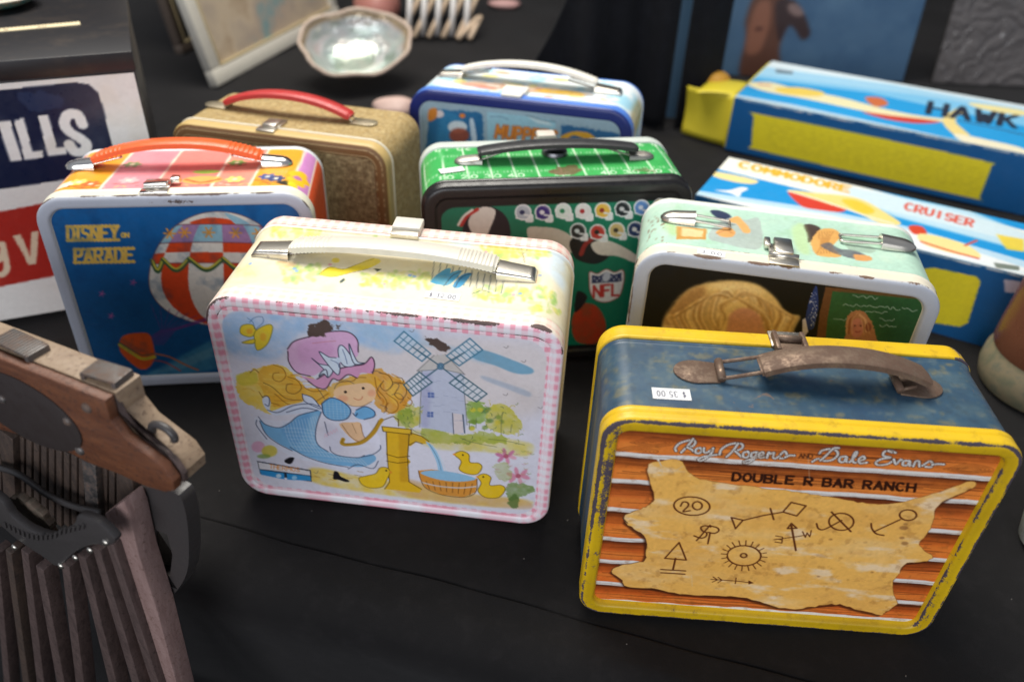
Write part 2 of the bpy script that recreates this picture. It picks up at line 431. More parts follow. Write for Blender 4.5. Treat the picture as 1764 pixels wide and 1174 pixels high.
def table():
    u = np.concatenate([np.arange(-150, -45, 5), np.arange(-45, 45, .8), np.arange(45, 186, 5)])
    v = np.concatenate([np.linspace(-.0, S0-.5, 6), S0+np.linspace(-.4, .4, 17), S0+np.array([.6, .9, 1.4, 2.]), np.arange(S0+3, 60, 1.1), np.arange(60, 330, 4)])
    rows = []; rng = np.random.RandomState(4)
    drop = [(16, -70), (9, -40), (3, -20), (0, -10), (-1.5, -5.2), (-2.0, -3.4), (-1.95, -2.0), (-1.5, -.95), (-.8, -.3)]  # front drop slants inward so that it catches less light
    for o, z in drop: rows.append([(o, z)]*len(u))
    for k in v: rows.append([(k, 0.)]*len(u))
    A = np.array(rows); V = np.zeros((A.shape[0], len(u), 3))
    U, O, Z = np.broadcast_to(u, A.shape[:2]), A[..., 0], A[..., 1].copy()
    wave = .22*np.sin(U*.13+O*.31+2*np.sin(U*.05))+.12*np.sin(U*.23+O*.11)+.08*np.sin(U*.41-O*.19+1.3)+.05*np.sin(O*.5+U*.07)
    Z = Z+np.where(Z > -.1, (wave-.15)*np.clip(O/6, 0, 1)*.75-.06, 0)
    Oo = O+np.where(A[..., 1] < -1, .6*np.sin(U*.16)*np.clip(-A[..., 1]/20, 0, 1.6)+.3*np.sin(U*.37+1)*np.clip(-A[..., 1]/20, 0, 1), 0)
    groove = np.exp(-((O-S0-.05*np.sin(U*.3)-.04*np.sin(U*.9))/.09)**2)*(A[..., 1] == 0)
    step = .1/(1+np.exp((O-S0)/.05))*(A[..., 1] == 0)*np.clip((O+.6)/.6, 0, 1)
    Z = Z-.16*groove+step-.02
    V[..., 0] = eo[0]+ed[0]*U+en[0]*Oo; V[..., 1] = eo[1]+ed[1]*U+en[1]*Oo; V[..., 2] = Z
    o = qmesh('table_cloth', V.reshape(-1, 3), gridq(A.shape[0], len(u)), M_CLOTH); o['kind'] = 'structure'
table()
def lint():
    rs = np.random.RandomState(9); V, F = [], []
    for k in range(110):
        u, v = rs.rand()*110-50, .6+rs.rand()**1.5*60; x, y = eo+ed*u+en*v; a = rs.rand()*6.28; L, w = .025+.06*rs.rand(), .02+.02*rs.rand(); b = len(V)
        for s1, s2, z in ((-1, -1, .05), (1, -1, .05), (1, 1, .05), (-1, 1, .05), (0, 0, .12)): V.append((x+math.cos(a)*L*s1-math.sin(a)*w*s2, y+math.sin(a)*L*s1+math.cos(a)*w*s2, z))
        F += [[b, b+1, b+4], [b+1, b+2, b+4], [b+2, b+3, b+4], [b+3, b, b+4]]
    n = N('lint fluff'); o = mesh('lint', V, F, n.set(Base_Color=(.16, .145, .13), Roughness=.9)); o['kind'] = 'stuff'; o['label'] = 'specks of pale lint scattered over the black cloth'; o['category'] = 'lint'
lint()
nf = N('dark floor'); M_FLOOR = nf.set(Base_Color=nf.mix(nf.noise(6, 5), (.02, .02, .02), (.035, .033, .03)), Roughness=.9)
g = 400
fl = mesh('floor', [(-g, -g, -70), (g, -g, -70), (g, g, -70), (-g, g, -70)], [(0, 1, 2, 3)], M_FLOOR); fl['kind'] = 'structure'

bd = mesh('rear_light_block', [(-230, 235, -70), (230, 235, -70), (230, 240, 150), (-230, 240, 150)], [(0, 1, 2, 3)], cloth('backdrop cloth', (.004, .004, .005), .02)); bd['kind'] = 'structure'  # unseen dark wall, added to keep world light off the table's rear
# ------------------------------------------------------------------ lunch boxes
def project(P):
    d = np.asarray(P, float)-[0, 0, CAM_H]
    return np.array([882+CAM_F*(d@_R)/(d@_fw), 587-CAM_F*(d@_U)/(d@_fw)])
class LunchBox:
    def __init__(s, label, x, y, yaw, w, d, h, r, lean, obs, top_step=.1, cat='lunch box'):
        s.w, s.d, s.h, s.r = w, d, h, r; yaw = math.radians(yaw)
        s.root = thing('lunch_box', label, cat, (x, y, 0), yaw, 'lunch boxes standing on the black cloth'); s.root.rotation_euler = (math.radians(lean[0]), math.radians(lean[1]), yaw)
        c, sn = math.cos(yaw), math.sin(yaw)
        K = {a+b+e: np.array([{'L': -w/2, 'R': w/2}[e], {'F': 0, 'B': d}[a], {'T': h, 'B': 0}[b]]) for a in 'FB' for b in 'TB' for e in 'LR'}
        RM = np.array(s.root.rotation_euler.to_matrix()); wp = lambda q: RM@q+np.array([x, y, 0])
        px = {k: project(wp(q)) for k, q in K.items()}
        res = np.mean([np.array(obs[k])-px[k] for k in obs], 0)
        pp = {k: (np.array(obs[k], float) if k in obs else px[k]+res) for k in px}
        s.HF = homog([pp[k] for k in ('FTL', 'FTR', 'FBR', 'FBL')], [(-w/2, h), (w/2, h), (w/2, 0), (-w/2, 0)])
        s.HT = homog([pp[k] for k in ('FTL', 'FTR', 'BTR', 'BTL')], [(-w/2, 0), (w/2, 0), (w/2, d), (-w/2, d)])
        # perimeter, s = 0 at top centre, growing clockwise (to +x)
        segs = []
        a, b = w/2-r, h/2-r; q = math.pi/2*r
        st = 0
        S = []; 
        def seg(L, step): 
            nonlocal st
            n = max(2, int(round(L/step))); S.append(st+np.linspace(0, L, n, endpoint=False)); st += L
        for L, sp in ((2*a, top_step), (q, top_step*1.6), (2*b, top_step*3), (q, .35), (2*a, .6), (q, .35), (2*b, top_step*3), (q, top_step*1.6)): seg(L, sp)
        S = np.concatenate(S); s.L = st
        X, Z, NX, NZ = (np.zeros(len(S)) for _ in range(4)); pos = 0
        for i, (L, kind) in enumerate(((2*a, 't'), (q, 0), (2*b, 'r'), (q, 1), (2*a, 'b'), (q, 2), (2*b, 'l'), (q, 3))):
            m = (S >= pos-1e-9) & (S < pos+L-1e-9); t = S[m]-pos
            if kind == 't': X[m] = -a+t; Z[m] = h; NZ[m] = 1
            elif kind == 'b': X[m] = a-t; Z[m] = 0; NZ[m] = -1
            elif kind == 'r': X[m] = w/2; Z[m] = h-r-t; NX[m] = 1
            elif kind == 'l': X[m] = -w/2; Z[m] = r+t; NX[m] = -1
            else:
                cx, cz, a0 = ((a, h-r, 90), (a, r, 0), (-a, r, -90), (-a, h-r, -180))[kind]
                th = np.radians(a0)-t/r; NX[m] = np.cos(th); NZ[m] = np.sin(th); X[m] = cx+r*NX[m]; Z[m] = cz+r*NZ[m]
            pos += L
        S = S-a; S = np.where(S > st/2, S-st, S)
        s.S, s.X, s.Z, s.NX, s.NZ = S, X, Z, NX, NZ
    def shell(s, name, prof, col, mat, parent=None, cap=None, dense=None):
        prof = np.asarray(prof, float)
        if dense:
            P = [prof[0]]
            for p0, p1 in zip(prof[:-1], prof[1:]):
                n = max(1, int(np.hypot(*(p1-p0))/dense))
                P += [p0+(p1-p0)*k/n for k in range(1, n+1)]
            prof = np.array(P)
        n = len(s.S); I = prof[:, 0][:, None]; Y = np.broadcast_to(prof[:, 1][:, None], (len(prof), n))
        X = s.X-s.NX*I; Z = s.Z-s.NZ*I
        V = np.stack([X, Y, Z], -1).reshape(-1, 3)
        Cc = col(np.broadcast_to(s.S, X.shape), np.broadcast_to(I, X.shape), Y, X, Z)
        o = qmesh(name, V, gridq(len(prof), n, True), mat, parent or s.root, Cc.reshape(-1, 4))
        if cap == 'last': mesh(name+'_panel', V[-n:]+[0, .005, 0], [list(range(n))], mat, o, col=Cc.reshape(-1, 4)[-n:])
        return o
    def panel(s, cv, inset, y, step, mat, name='front_picture', parent=None, bulge=0.):
        x0, x1, z0, z1 = -s.w/2+inset, s.w/2-inset, inset, s.h-inset
        nx, nz = int((x1-x0)/step)+1, int((z1-z0)/step)+1
        X, Z = np.meshgrid(np.linspace(x0, x1, nx), np.linspace(z0, z1, nz))
        Q = gridq(nz, nx); r = max(.1, s.r-inset)
        dx = np.maximum(np.abs(X)-((x1-x0)/2-r), 0); dz = np.maximum(np.abs(Z-(z0+z1)/2)-((z1-z0)/2-r), 0)
        ok = (np.hypot(dx, dz) < r+step*.5).ravel()
        Q = Q[ok[Q].all(1)]
        V = np.stack([X, np.full_like(X, y), Z], -1).reshape(-1, 3)
        return qmesh(name, V, Q[:, ::-1], mat, parent or s.root, cv.get(X, Z).reshape(-1, 4))
    def canvas(s, inset, step, base):
        return Canvas(-s.w/2+inset, s.w/2-inset, inset, s.h-inset, step, base)
    def T(s, sc, ox, oy, x, y):
        return happly(s.HT, (x/sc+ox, y/sc+oy))[0]
def flat(rgb, wear=0.):
    c = np.append(lin(s255(*rgb)), wear)
    return lambda S, I, Y, X, Z: np.broadcast_to(c, S.shape+(4,)).copy()
def handle(root, mat, c, L, z, arch, wid, th, tilt=0., rot=0., ribs=0, flare=.0, name='handle', hollow=0.):
    """arched grip, swept along x; c = centre (x, y), ends at height z; the grip lies over by tilt degrees"""
    n = 201; t = np.linspace(-1, 1, n); ct, sn = math.cos(math.radians(tilt)), math.sin(math.radians(tilt)); cr, sr = math.cos(math.radians(rot)), math.sin(math.radians(rot))
    sec = np.array([(-.5, -.5), (-.5, .25), (-.4, .5), (0, .62), (.4, .5), (.5, .25), (.5, -.5), (.25, -.5+hollow), (-.25, -.5+hollow)])
    V = []
    for k in t:
        hgt = arch*(1-abs(k)**2.2); w = wid*(1+flare*abs(k)**3); h = th
        if ribs and abs(k) > .62 and abs(k) < .97: h = th*(1+.16*math.sin(k*L*ribs))
        if abs(k) > .97: w *= .9; h *= .8
        sl = -arch*2.2*abs(k)**1.2*np.sign(k)/(L/2); nn = np.array([-sl, 1])/math.hypot(sl, 1)
        for a, b in sec:
            x = k*L/2+nn[0]*b*h; zz = hgt+nn[1]*b*h; y = a*w
            y, zz = y*ct+zz*sn, -y*sn+zz*ct
            V.append((c[0]+x*cr-y*sr, c[1]+x*sr+y*cr, z+zz))
    m = len(sec); F = gridq(n, m, True).tolist()+[list(range(m)), list(range((n-1)*m, n*m))[::-1]]
    return mesh(name, V, F, mat, root, sharp=50)
def bullet(root, mat, c, sgn, L=2.6, wid=1.6, ht=.62, z=0., rot=0, kind='round'):
    """pressed-metal handle bracket: open towards the grip, closed outer end"""
    n = 13; t = np.linspace(0, 1, n); V = []; m = 11; cr, sr = math.cos(math.radians(rot)), math.sin(math.radians(rot))
    for k in t:
        if kind == 'round': w = wid*(1-.08*k)*math.sqrt(max(0, 1-max(0, (k-.55)/.46)**2.4)); h = ht*(1-.35*k)*math.sqrt(max(0.02, 1-max(0, (k-.6)/.42)**2))
        else: w = wid*(1-.16*k*(k > .2)); h = ht*(1-.45*k) if k < .97 else .05
        for j in range(m):
            a = math.pi*j/(m-1)
            if kind == 'round': p = (math.cos(a)*w/2, max(0, math.sin(a))**.55*h)
            else: p = (math.copysign(abs(math.cos(a))**.35, math.cos(a))*w/2, max(0, math.sin(a))**.35*h)
            x = sgn*(k-.5)*L; V.append((c[0]+x*cr-p[0]*sr, c[1]+x*sr+p[0]*cr, z+p[1]))
    F = gridq(n, m).tolist()+[list(range((n-1)*m, n*m)), [1, 2, 3, 4, 5, 6, 7, 8, 9]]
    return mesh('handle_bracket', V, F, mat, root, sharp=55)
def wire(root, pts, mat=None, r=.11, name='handle_wire'):
    return tube(name, pts, r, mat or M_WIRE, root, 8)
def sticker(root, c, ang, w, h, txt, z, ymode='top', flip=False):
    """small paper price tag lying on the top (z) of a box"""
    cv = Canvas(-w/2, w/2, -h/2, h/2, .035, (238, 238, 236)); cv.grain(.02)
    if txt:
        k = -1 if flip else 1
        cv.text(txt, (-w*.38*k, -h*.24*k), (w*.38*k, -h*.24*k), (0, h*.5*k), .05, (70, 70, 88), .45)
    nx, ny = int(w/.035), int(h/.035); X, Y = np.meshgrid(np.linspace(-w/2, w/2, nx), np.linspace(-h/2, h/2, ny))
    ca, sa = math.cos(math.radians(ang)), math.sin(math.radians(ang))
    V = np.stack([c[0]+X*ca-Y*sa, c[1]+X*sa+Y*ca, z+.03+.05*np.clip(np.abs(X)/w*2-.8, 0, 1)], -1).reshape(-1, 3)
    return qmesh('price_sticker', V, gridq(ny, nx), M_PAPER, root, cv.get(X, Y).reshape(-1, 4))
def gingham(a, b, p, c0, c1, c2):
    A = ((a/p) % 1 < .5).astype(int); B = ((b/p) % 1 < .5).astype(int)
    return lin(np.array([s255(*c0), s255(*c1), s255(*c2)]))[A+B]
def wearmap(S, seed, base=0., amp=.4, cell=3.):
    r = np.random.RandomState(seed); g = r.rand(400); t = (S/cell) % 399; i = t.astype(int); f = t-i; f = f*f*(3-2*f)
    return base+amp*(g[i]*(1-f)+g[i+1]*f-.5)

# ================================================================== 1. pink gingham box with the bonnet girl
def pink_box():
    P = LunchBox('pink gingham lunch box with girl, windmill and ducklings on its front', -7.97, 40.10, -5.22, 21.95, 10.51, 17.14, 1.95, (1.09, .6),
        dict(FTL=(347, 508), FTR=(978, 572), FBL=(421, 844), FBR=(940, 911), BTL=(447, 362), BTR=(995, 412)), .075)
    d, h, w = P.d, P.h, P.w
    m = tin('pink lithographed tin', .36, (.075, .05, .045), .10)
    G0, G1, G2 = (242, 238, 243), (246, 220, 228), (242, 164, 182)
    # ---- front picture
    cv = P.canvas(.65, .055, (226, 224, 236))
    HF = P.HF
    def A(): cv.crop(HF, 2.633, 340, 500)
    def B(): cv.crop(HF, 3.557, 400, 530)
    def D(): cv.crop(HF, 3.668, 600, 560)
    A()
    cv.poly([(700, 250), (1550, 260), (1540, 560), (1250, 560), (1000, 420), (760, 380)], (226, 216, 214), .8, True, soft=.8)
    cv.poly([(120, 110), (500, 120), (950, 170), (1000, 240), (880, 290), (700, 240), (480, 200), (400, 280), (330, 320), (190, 310), (110, 230)], (160, 198, 236), .85, True, soft=.4, wash=.6)
    cv.poly([(700, 150), (930, 175), (1060, 240), (1250, 285), (1400, 320), (1300, 340), (1100, 270), (800, 230)], (165, 200, 228), .7, True, soft=.3, wash=.4)
    cv.poly([(1240, 290), (1300, 280), (1430, 325), (1520, 365), (1515, 388), (1440, 385), (1350, 350), (1260, 320)], (122, 172, 200), .95, True, soft=.07)
    cv.poly([(1290, 395), (1400, 430), (1505, 470), (1500, 492), (1400, 455), (1300, 415)], (170, 185, 205), .7, True, soft=.15)
    cv.poly([(520, 800), (760, 850), (1000, 880), (1250, 930), (1500, 960), (1480, 985), (1300, 985), (900, 935), (530, 870)], (236, 200, 70), .85, True, soft=.2, wash=.5)
    cv.poly([(900, 850), (1250, 930), (1480, 960), (1480, 1000), (1100, 960), (900, 920)], (214, 172, 120), .8, True, soft=.2, wash=.3)
    cv.poly([(940, 640), (1200, 660), (1500, 700), (1490, 760), (1300, 740), (1060, 720)], (222, 205, 90), .8, True, soft=.2, wash=.6)
    # trees behind the mill
    for pts, c in (([(890, 550), (940, 520), (1010, 545), (1020, 600), (960, 630), (900, 610)], (196, 190, 70)), ([(1215, 530), (1260, 510), (1310, 540), (1300, 600), (1230, 610)], (140, 175, 70)),
                   ([(1310, 550), (1360, 520), (1420, 545), (1470, 620), (1440, 660), (1350, 650), (1310, 620)], (206, 198, 70)), ([(900, 560), (960, 540), (975, 600), (930, 625)], (150, 170, 66)),
                   ([(1010, 640), (1080, 620), (1160, 660), (1300, 650), (1400, 680), (1380, 700), (1150, 700), (1040, 690)], (170, 180, 70))):
        cv.poly(pts, c, .9, True, rag=.14, wash=.45)
    for k in range(14): cv.ell((1230+random.random()*230, 540+random.random()*110), 14, 10, random.choice([(120, 150, 60), (225, 205, 60), (96, 135, 80)]), .7, soft=.05)
    # hair
    for pts, c in (([(180, 400), (230, 370), (330, 340), (400, 350), (450, 400), (480, 440), (470, 540), (400, 560), (330, 560), (260, 530), (190, 480)], (242, 206, 84)),
                   ([(280, 370), (350, 340), (430, 390), (490, 440), (560, 450), (600, 470), (560, 520), (470, 545), (380, 545), (300, 470)], (236, 178, 58)),
                   ([(770, 380), (820, 360), (890, 400), (950, 430), (960, 500), (900, 560), (850, 560), (800, 520), (800, 440)], (226, 158, 58)),
                   ([(590, 440), (650, 410), (740, 385), (800, 390), (830, 440), (700, 450), (600, 490)], (236, 178, 64))):
        cv.poly(pts, c, 1, True, rag=.1, wash=.25)
    for k in range(40):
        x, y = 200+random.random()*300, 370+random.random()*170; cv.line([(x, y), (x+25+random.random()*30, y+10*random.random()-4), (x+50+random.random()*50, y+14*random.random())], .05+.08*random.random(), random.choice([(250, 222, 120), (226, 160, 46), (246, 206, 90), (206, 136, 36)]), .5)
    for k in range(20):
        x, y = 810+random.random()*110, 380+random.random()*140; cv.line([(x, y), (x+14+random.random()*20, y+16), (x+16+random.random()*26, y+40)], .05+.08*random.random(), random.choice([(250, 214, 110), (206, 130, 40), (240, 186, 80)]), .5)
    cv.poly([(180, 385), (260, 370), (270, 420), (200, 430)], (214, 200, 60), .8, True, soft=.1, wash=.4)
    cv.poly([(300, 400), (360, 375), (420, 420), (400, 470), (330, 450)], (246, 206, 84), .6, True, soft=.2, wash=.5); cv.poly([(850, 420), (900, 420), (930, 470), (880, 520)], (246, 200, 80), .6, True, soft=.2, wash=.5)
    for L in ([(345, 340), (385, 355), (400, 390), (375, 415), (345, 405), (345, 380), (370, 375)], [(410, 395), (450, 410), (470, 445), (440, 470), (405, 460), (405, 430), (430, 425)], [(300, 420), (340, 440), (400, 490), (470, 500)], [(350, 470), (420, 520), (520, 510), (590, 470)], [(280, 460), (310, 500), (370, 520)],
              [(480, 440), (520, 460), (580, 455)], [(820, 380), (860, 390), (880, 430), (850, 460), (825, 440), (840, 415)], [(880, 420), (930, 430), (945, 470), (920, 500), (890, 480), (900, 455)], [(850, 470), (900, 510), (900, 545), (870, 560), (845, 540), (860, 515)], [(900, 400), (925, 405), (930, 425), (905, 428)], [(950, 490), (970, 510), (955, 530), (930, 525)], [(800, 400), (810, 450), (850, 500), (850, 540)], [(640, 420), (700, 415), (720, 400), (760, 400)], [(240, 375), (260, 360), (280, 375)]):
        cv.line(L, .06, random.choice([(150, 92, 22), (120, 80, 30)]), .85)
    # face
    cv.poly([(612, 470), (640, 440), (700, 430), (770, 425), (800, 450), (803, 485), (780, 512), (740, 528), (690, 525), (640, 500)], (250, 208, 162), 1, True)
    cv.ell((655, 493), 24, 15, (240, 160, 125), .55, soft=.12); cv.ell((785, 470), 18, 15, (240, 160, 125), .6, soft=.12)
    cv.ell((667, 464), 7, 6, (45, 35, 30)); cv.ell((747, 448), 7, 6, (45, 35, 30))
    cv.line([(705, 492), (722, 500), (738, 496), (744, 485)], .05, (200, 110, 80)); cv.line([(640, 500), (690, 525), (740, 528), (785, 508)], .045, (120, 80, 50), .8)
    # bonnet
    cv.poly([(408, 270), (440, 235), (520, 215), (600, 195), (680, 195), (722, 230), (728, 275), (715, 310), (640, 340), (560, 370), (520, 390), (450, 375), (415, 330)], (228, 182, 218), 1, True)
    cv.poly([(460, 250), (560, 225), (620, 270), (560, 320), (470, 330)], (216, 160, 204), .6, True, soft=.25)
    cv.poly([(470, 390), (540, 405), (600, 370), (680, 350), (750, 340), (785, 308), (800, 340), (790, 380), (740, 378), (720, 400), (680, 385), (640, 410), (610, 405), (580, 445), (540, 440), (500, 415)], (224, 162, 200), 1, True)
    for L in ([(408, 270), (440, 235), (520, 212), (600, 193), (680, 195), (722, 230), (726, 285)], [(410, 280), (415, 330), (450, 375), (510, 392)], [(540, 405), (600, 372), (680, 350), (750, 340), (785, 308), (800, 340), (790, 382)], [(500, 415), (540, 442), (580, 447), (610, 405), (640, 412), (680, 386), (720, 402)]):
        cv.line(L, .075, (60, 40, 56))
    cv.line([(520, 245), (580, 238), (625, 235)], .05, (205, 130, 140), .8)
    B()
    for pts in ([(485, 315), (530, 348), (590, 362), (612, 395), (580, 432), (560, 385)], [(528, 425), (545, 395), (572, 385), (580, 432), (556, 408)], [(530, 275), (590, 308), (640, 318), (656, 378), (640, 415), (580, 350)], [(645, 262), (664, 236), (700, 268), (748, 352), (690, 366), (655, 330)], [(712, 228), (738, 290), (765, 338), (805, 345), (748, 352), (722, 300)]):
        cv.poly(pts, (222, 234, 248), 1, True); cv.line(pts, .06, (40, 46, 70), .95, closed=True)
    cv.ell((645, 328), 20, 18, (214, 228, 246)); cv.line([(600, 325), (640, 345), (650, 370)], .045, (60, 80, 130), .8); cv.line([(672, 262), (690, 310), (700, 350)], .045, (60, 80, 130), .8)
    # quick brush lines over hair, dress and ground
    for L in ([(450, 440), (520, 500), (560, 560)], [(620, 500), (640, 470), (690, 450), (740, 470)], [(845, 400), (880, 395), (915, 410)], [(905, 470), (880, 520), (900, 560)], [(960, 500), (985, 470), (1015, 480), (1005, 510)], [(970, 540), (1010, 530), (1045, 560), (1020, 590)], [(900, 600), (940, 620), (920, 650)], 
              [(430, 780), (450, 880)]):
        cv.line(L, .045, (70, 66, 80), .75)
    for k in range(26):
        x, y = 470+random.random()*560, 960+random.random()*90; cv.line([(x, y), (x+18+random.random()*30, y+4+random.random()*6)], .05, random.choice([(190, 140, 40), (214, 170, 60), (150, 110, 50)]), .7)
    A()
    # sash, dress, apron
    B()
    cv.poly([(140, 670), (160, 750), (200, 812), (280, 862), (390, 918), (540, 955), (690, 990), (840, 995), (900, 940), (880, 860), (600, 800), (400, 700), (250, 690)], (228, 230, 244), 1, True)
    cv.poly([(185, 560), (215, 545), (235, 575), (235, 630), (330, 600), (430, 575), (425, 532), (470, 545), (530, 600), (545, 650), (440, 645), (330, 655), (250, 655), (200, 610)], (218, 226, 244), 1, True)
    cv.poly([(172, 682), (215, 720), (285, 732), (350, 700), (405, 658), (470, 640), (540, 640), (600, 760), (640, 880), (760, 905), (850, 900), (868, 935), (800, 972), (690, 968), (560, 945), (440, 902), (362, 868), (285, 828), (222, 782), (185, 735)], (128, 186, 228), 1, True)
    cv.poly([(300, 740), (380, 690), (470, 650), (440, 760), (380, 840)], (96, 158, 214), .55, True, soft=.2); cv.poly([(470, 690), (520, 650), (520, 800), (480, 860)], (160, 206, 240), .6, True, soft=.2)
    for k in range(20): cv.line([(330+k*16-abs(k-9)*2, 700-k*3), (335+k*20, 790+k*3), (370+k*24, 860+k*6)], .07, (204, 226, 246), .55)
    for k in range(9): cv.line([(300+k*14, 735+k*22), (420+k*22, 740+k*24), (560+k*26, 770+k*22)], .07, (204, 226, 246), .45)
    cv.poly([(540, 640), (512, 720), (504, 790), (522, 840), (580, 880), (650, 905), (760, 915), (860, 885), (898, 850), (885, 780), (845, 740), (800, 690), (640, 690), (575, 665)], (234, 232, 246), 1, True); cv.poly([(560, 720), (640, 740), (700, 820), (640, 880), (560, 840)], (214, 214, 234), .5, True, soft=.3)
    for L in ([(540, 640), (512, 720), (504, 790), (522, 840), (580, 880)], [(590, 850), (600, 880), (650, 905), (760, 918), (800, 905)], [(780, 915), (850, 900), (895, 870), (898, 845)], [(160, 665), (200, 710), (285, 732), (350, 702), (405, 660), (520, 630)], [(168, 690), (190, 745), (225, 790), (290, 835), (362, 872)], [(350, 850), (440, 905), (560, 948), (700, 975)], [(185, 548), (210, 540), (228, 560), (222, 600), (200, 590)], [(215, 625), (280, 640), (370, 600), (470, 590), (525, 605)], [(425, 530), (440, 575), (530, 620)], [(425, 530), (490, 555), (540, 620)], [(330, 640), (430, 615), (520, 630)], [(700, 985), (760, 960), (850, 985), (885, 940)], [(560, 700), (580, 780)], [(150, 685), (150, 720), (210, 800)]):
        cv.line(L, .065, (52, 62, 92), .9)
    A()
    cv.poly([(560, 515), (600, 490), (650, 505), (690, 545), (670, 585), (610, 590), (570, 565)], (120, 182, 228), 1, True); cv.poly([(715, 545), (755, 530), (795, 550), (795, 575), (750, 588), (710, 575)], (120, 182, 228), 1, True)
    for k in range(7):
        cv.line([(575+k*17, 500+k*2), (580+k*17, 585)], .05, (190, 220, 242), .5); cv.line([(565, 515+k*11), (685, 520+k*11)], .05, (190, 220, 242), .45)
    for L in ([(560, 515), (600, 490), (650, 505), (690, 545), (670, 585), (610, 590), (570, 565), (560, 515)], [(715, 545), (755, 530), (795, 550), (795, 575), (750, 588)], [(700, 560), (712, 572), (720, 560)]):
        cv.line(L, .07, (44, 58, 92), .95)
    cv.poly([(640, 605), (700, 600), (735, 605), (745, 660), (760, 680), (730, 695), (690, 670), (660, 640)], (244, 200, 155), 1, True)
    cv.line([(650, 610), (690, 665), (730, 690)], .045, (140, 90, 60)); cv.line([(735, 610), (745, 655), (760, 680)], .045, (140, 90, 60)); cv.line([(695, 605), (715, 650)], .04, (140, 90, 60), .7)
    for k in range(5): cv.line([(572+k*12, 668-k*6), (576+k*12, 650-k*6), (582+k*12, 664-k*6)], .05, (236, 196, 214), .8)
    # pump handle and pump
    cv.line([(655, 675), (650, 695), (680, 700), (740, 690), (790, 650), (815, 610), (830, 590)], .28, (196, 150, 40)); cv.line([(655, 675), (650, 690), (690, 695), (750, 675), (800, 620), (815, 592)], .04, (80, 60, 20), .7)
    cv.poly([(850, 645), (955, 650), (945, 760), (960, 780), (945, 800), (950, 870), (1010, 900), (1000, 920), (840, 900), (860, 870), (855, 770), (850, 740)], (232, 184, 40), 1)
    cv.poly([(830, 620), (965, 635), (965, 658), (835, 642)], (236, 190, 50)); cv.poly([(950, 655), (1000, 660), (1045, 690), (1020, 700), (990, 690), (955, 710)], (226, 180, 44), 1, True)
    cv.poly([(905, 655), (955, 655), (945, 760), (950, 870), (910, 870)], (196, 140, 30), .5, soft=.12)
    for L in ([(830, 620), (965, 635), (965, 658), (835, 642), (830, 620)], [(850, 645), (852, 740), (862, 870), (840, 900)], [(955, 660), (947, 760), (952, 870), (1010, 905)], [(850, 745), (900, 760), (957, 755)], [(850, 775), (900, 785), (957, 780)], [(960, 650), (1010, 665), (1045, 690)], [(955, 705), (985, 690), (1015, 700)], [(840, 590), (880, 575), (905, 590), (905, 620)]):
        cv.line(L, .06, (80, 56, 16), .95, smooth=False)
    cv.poly([(1030, 690), (1060, 710), (1090, 760), (1115, 850), (1090, 860), (1080, 790), (1055, 730)], (160, 205, 236), .95, True); cv.line([(1045, 700), (1085, 770), (1105, 850)], .05, (90, 130, 160), .8); cv.line([(1060, 705), (1100, 770), (1125, 840)], .04, (200, 226, 244), .9)
    # tub
    cv.poly([(995, 820), (1060, 815), (1180, 835), (1262, 860), (1255, 920), (1200, 942), (1100, 930), (1030, 900), (1005, 860)], (222, 150, 62), 1)
    cv.poly([(1005, 830), (1080, 820), (1200, 840), (1255, 862), (1180, 872), (1080, 860)], (150, 196, 226), 1, True)
    for k in range(8): cv.line([(1030+k*30, 868+k*2), (1045+k*26, 905+k*4)], .05, (110, 66, 24), .9)
    cv.line([(1000, 870), (1080, 890), (1180, 900), (1258, 895)], .11, (214, 206, 200)); cv.line([(995, 820), (1005, 860), (1030, 900), (1100, 930), (1200, 942), (1255, 920), (1262, 860)], .05, (90, 56, 20))
    # ducklings
    def duck(pts, eye, beak):
        cv.poly(pts, (240, 198, 36), 1, True, wash=.12); cv.line(pts, .055, (110, 84, 16), .95, closed=True)
        cv.ell(eye, 4, 4, (30, 26, 20)); cv.poly(beak, (232, 150, 40))
    duck([(1160, 750), (1190, 735), (1225, 750), (1230, 785), (1270, 790), (1285, 810), (1260, 840), (1210, 835), (1180, 815), (1190, 780)], (1198, 752), [(1150, 748), (1165, 742), (1165, 758)])
    duck([(1265, 850), (1295, 838), (1325, 855), (1320, 890), (1370, 890), (1390, 910), (1360, 945), (1300, 945), (1265, 915), (1280, 880)], (1290, 852), [(1255, 850), (1268, 845), (1268, 860)])
    duck([(725, 850), (760, 840), (800, 830), (820, 805), (850, 805), (865, 825), (850, 860), (830, 890), (780, 895), (740, 880)], (848, 818), [(862, 818), (878, 826), (864, 834)])
    # flowers
    for c, r in (((1395, 760), 38), ((1450, 850), 42)):
        for k in range(6):
            a = k*1.05+.3; cv.ell((c[0]+r*.8*math.cos(a), c[1]+r*.45*math.sin(a)), r*.55, r*.22, random.choice([(224, 142, 170), (206, 120, 160), (232, 170, 186)]), .9, math.degrees(a), soft=.05)
        cv.ell(c, 12, 10, (190, 100, 120))
    cv.poly([(1390, 900), (1440, 880), (1520, 900), (1525, 920), (1450, 950), (1410, 960)], (110, 140, 66), .9, True, rag=.1, wash=.4); cv.poly([(1340, 800), (1400, 790), (1420, 860), (1370, 870)], (170, 180, 100), .6, True, rag=.12, wash=.4)
    cv.poly([(1400, 960), (1440, 930), (1450, 985), (1420, 995)], (90, 120, 60), .8, True, rag=.08)
    cv.ell((275, 705), 30, 25, (232, 160, 190), .7, soft=.1); cv.ell((325, 725), 35, 26, (220, 200, 70), .85, soft=.1); cv.ell((300, 748), 30, 10, (130, 160, 70), .7, soft=.08)
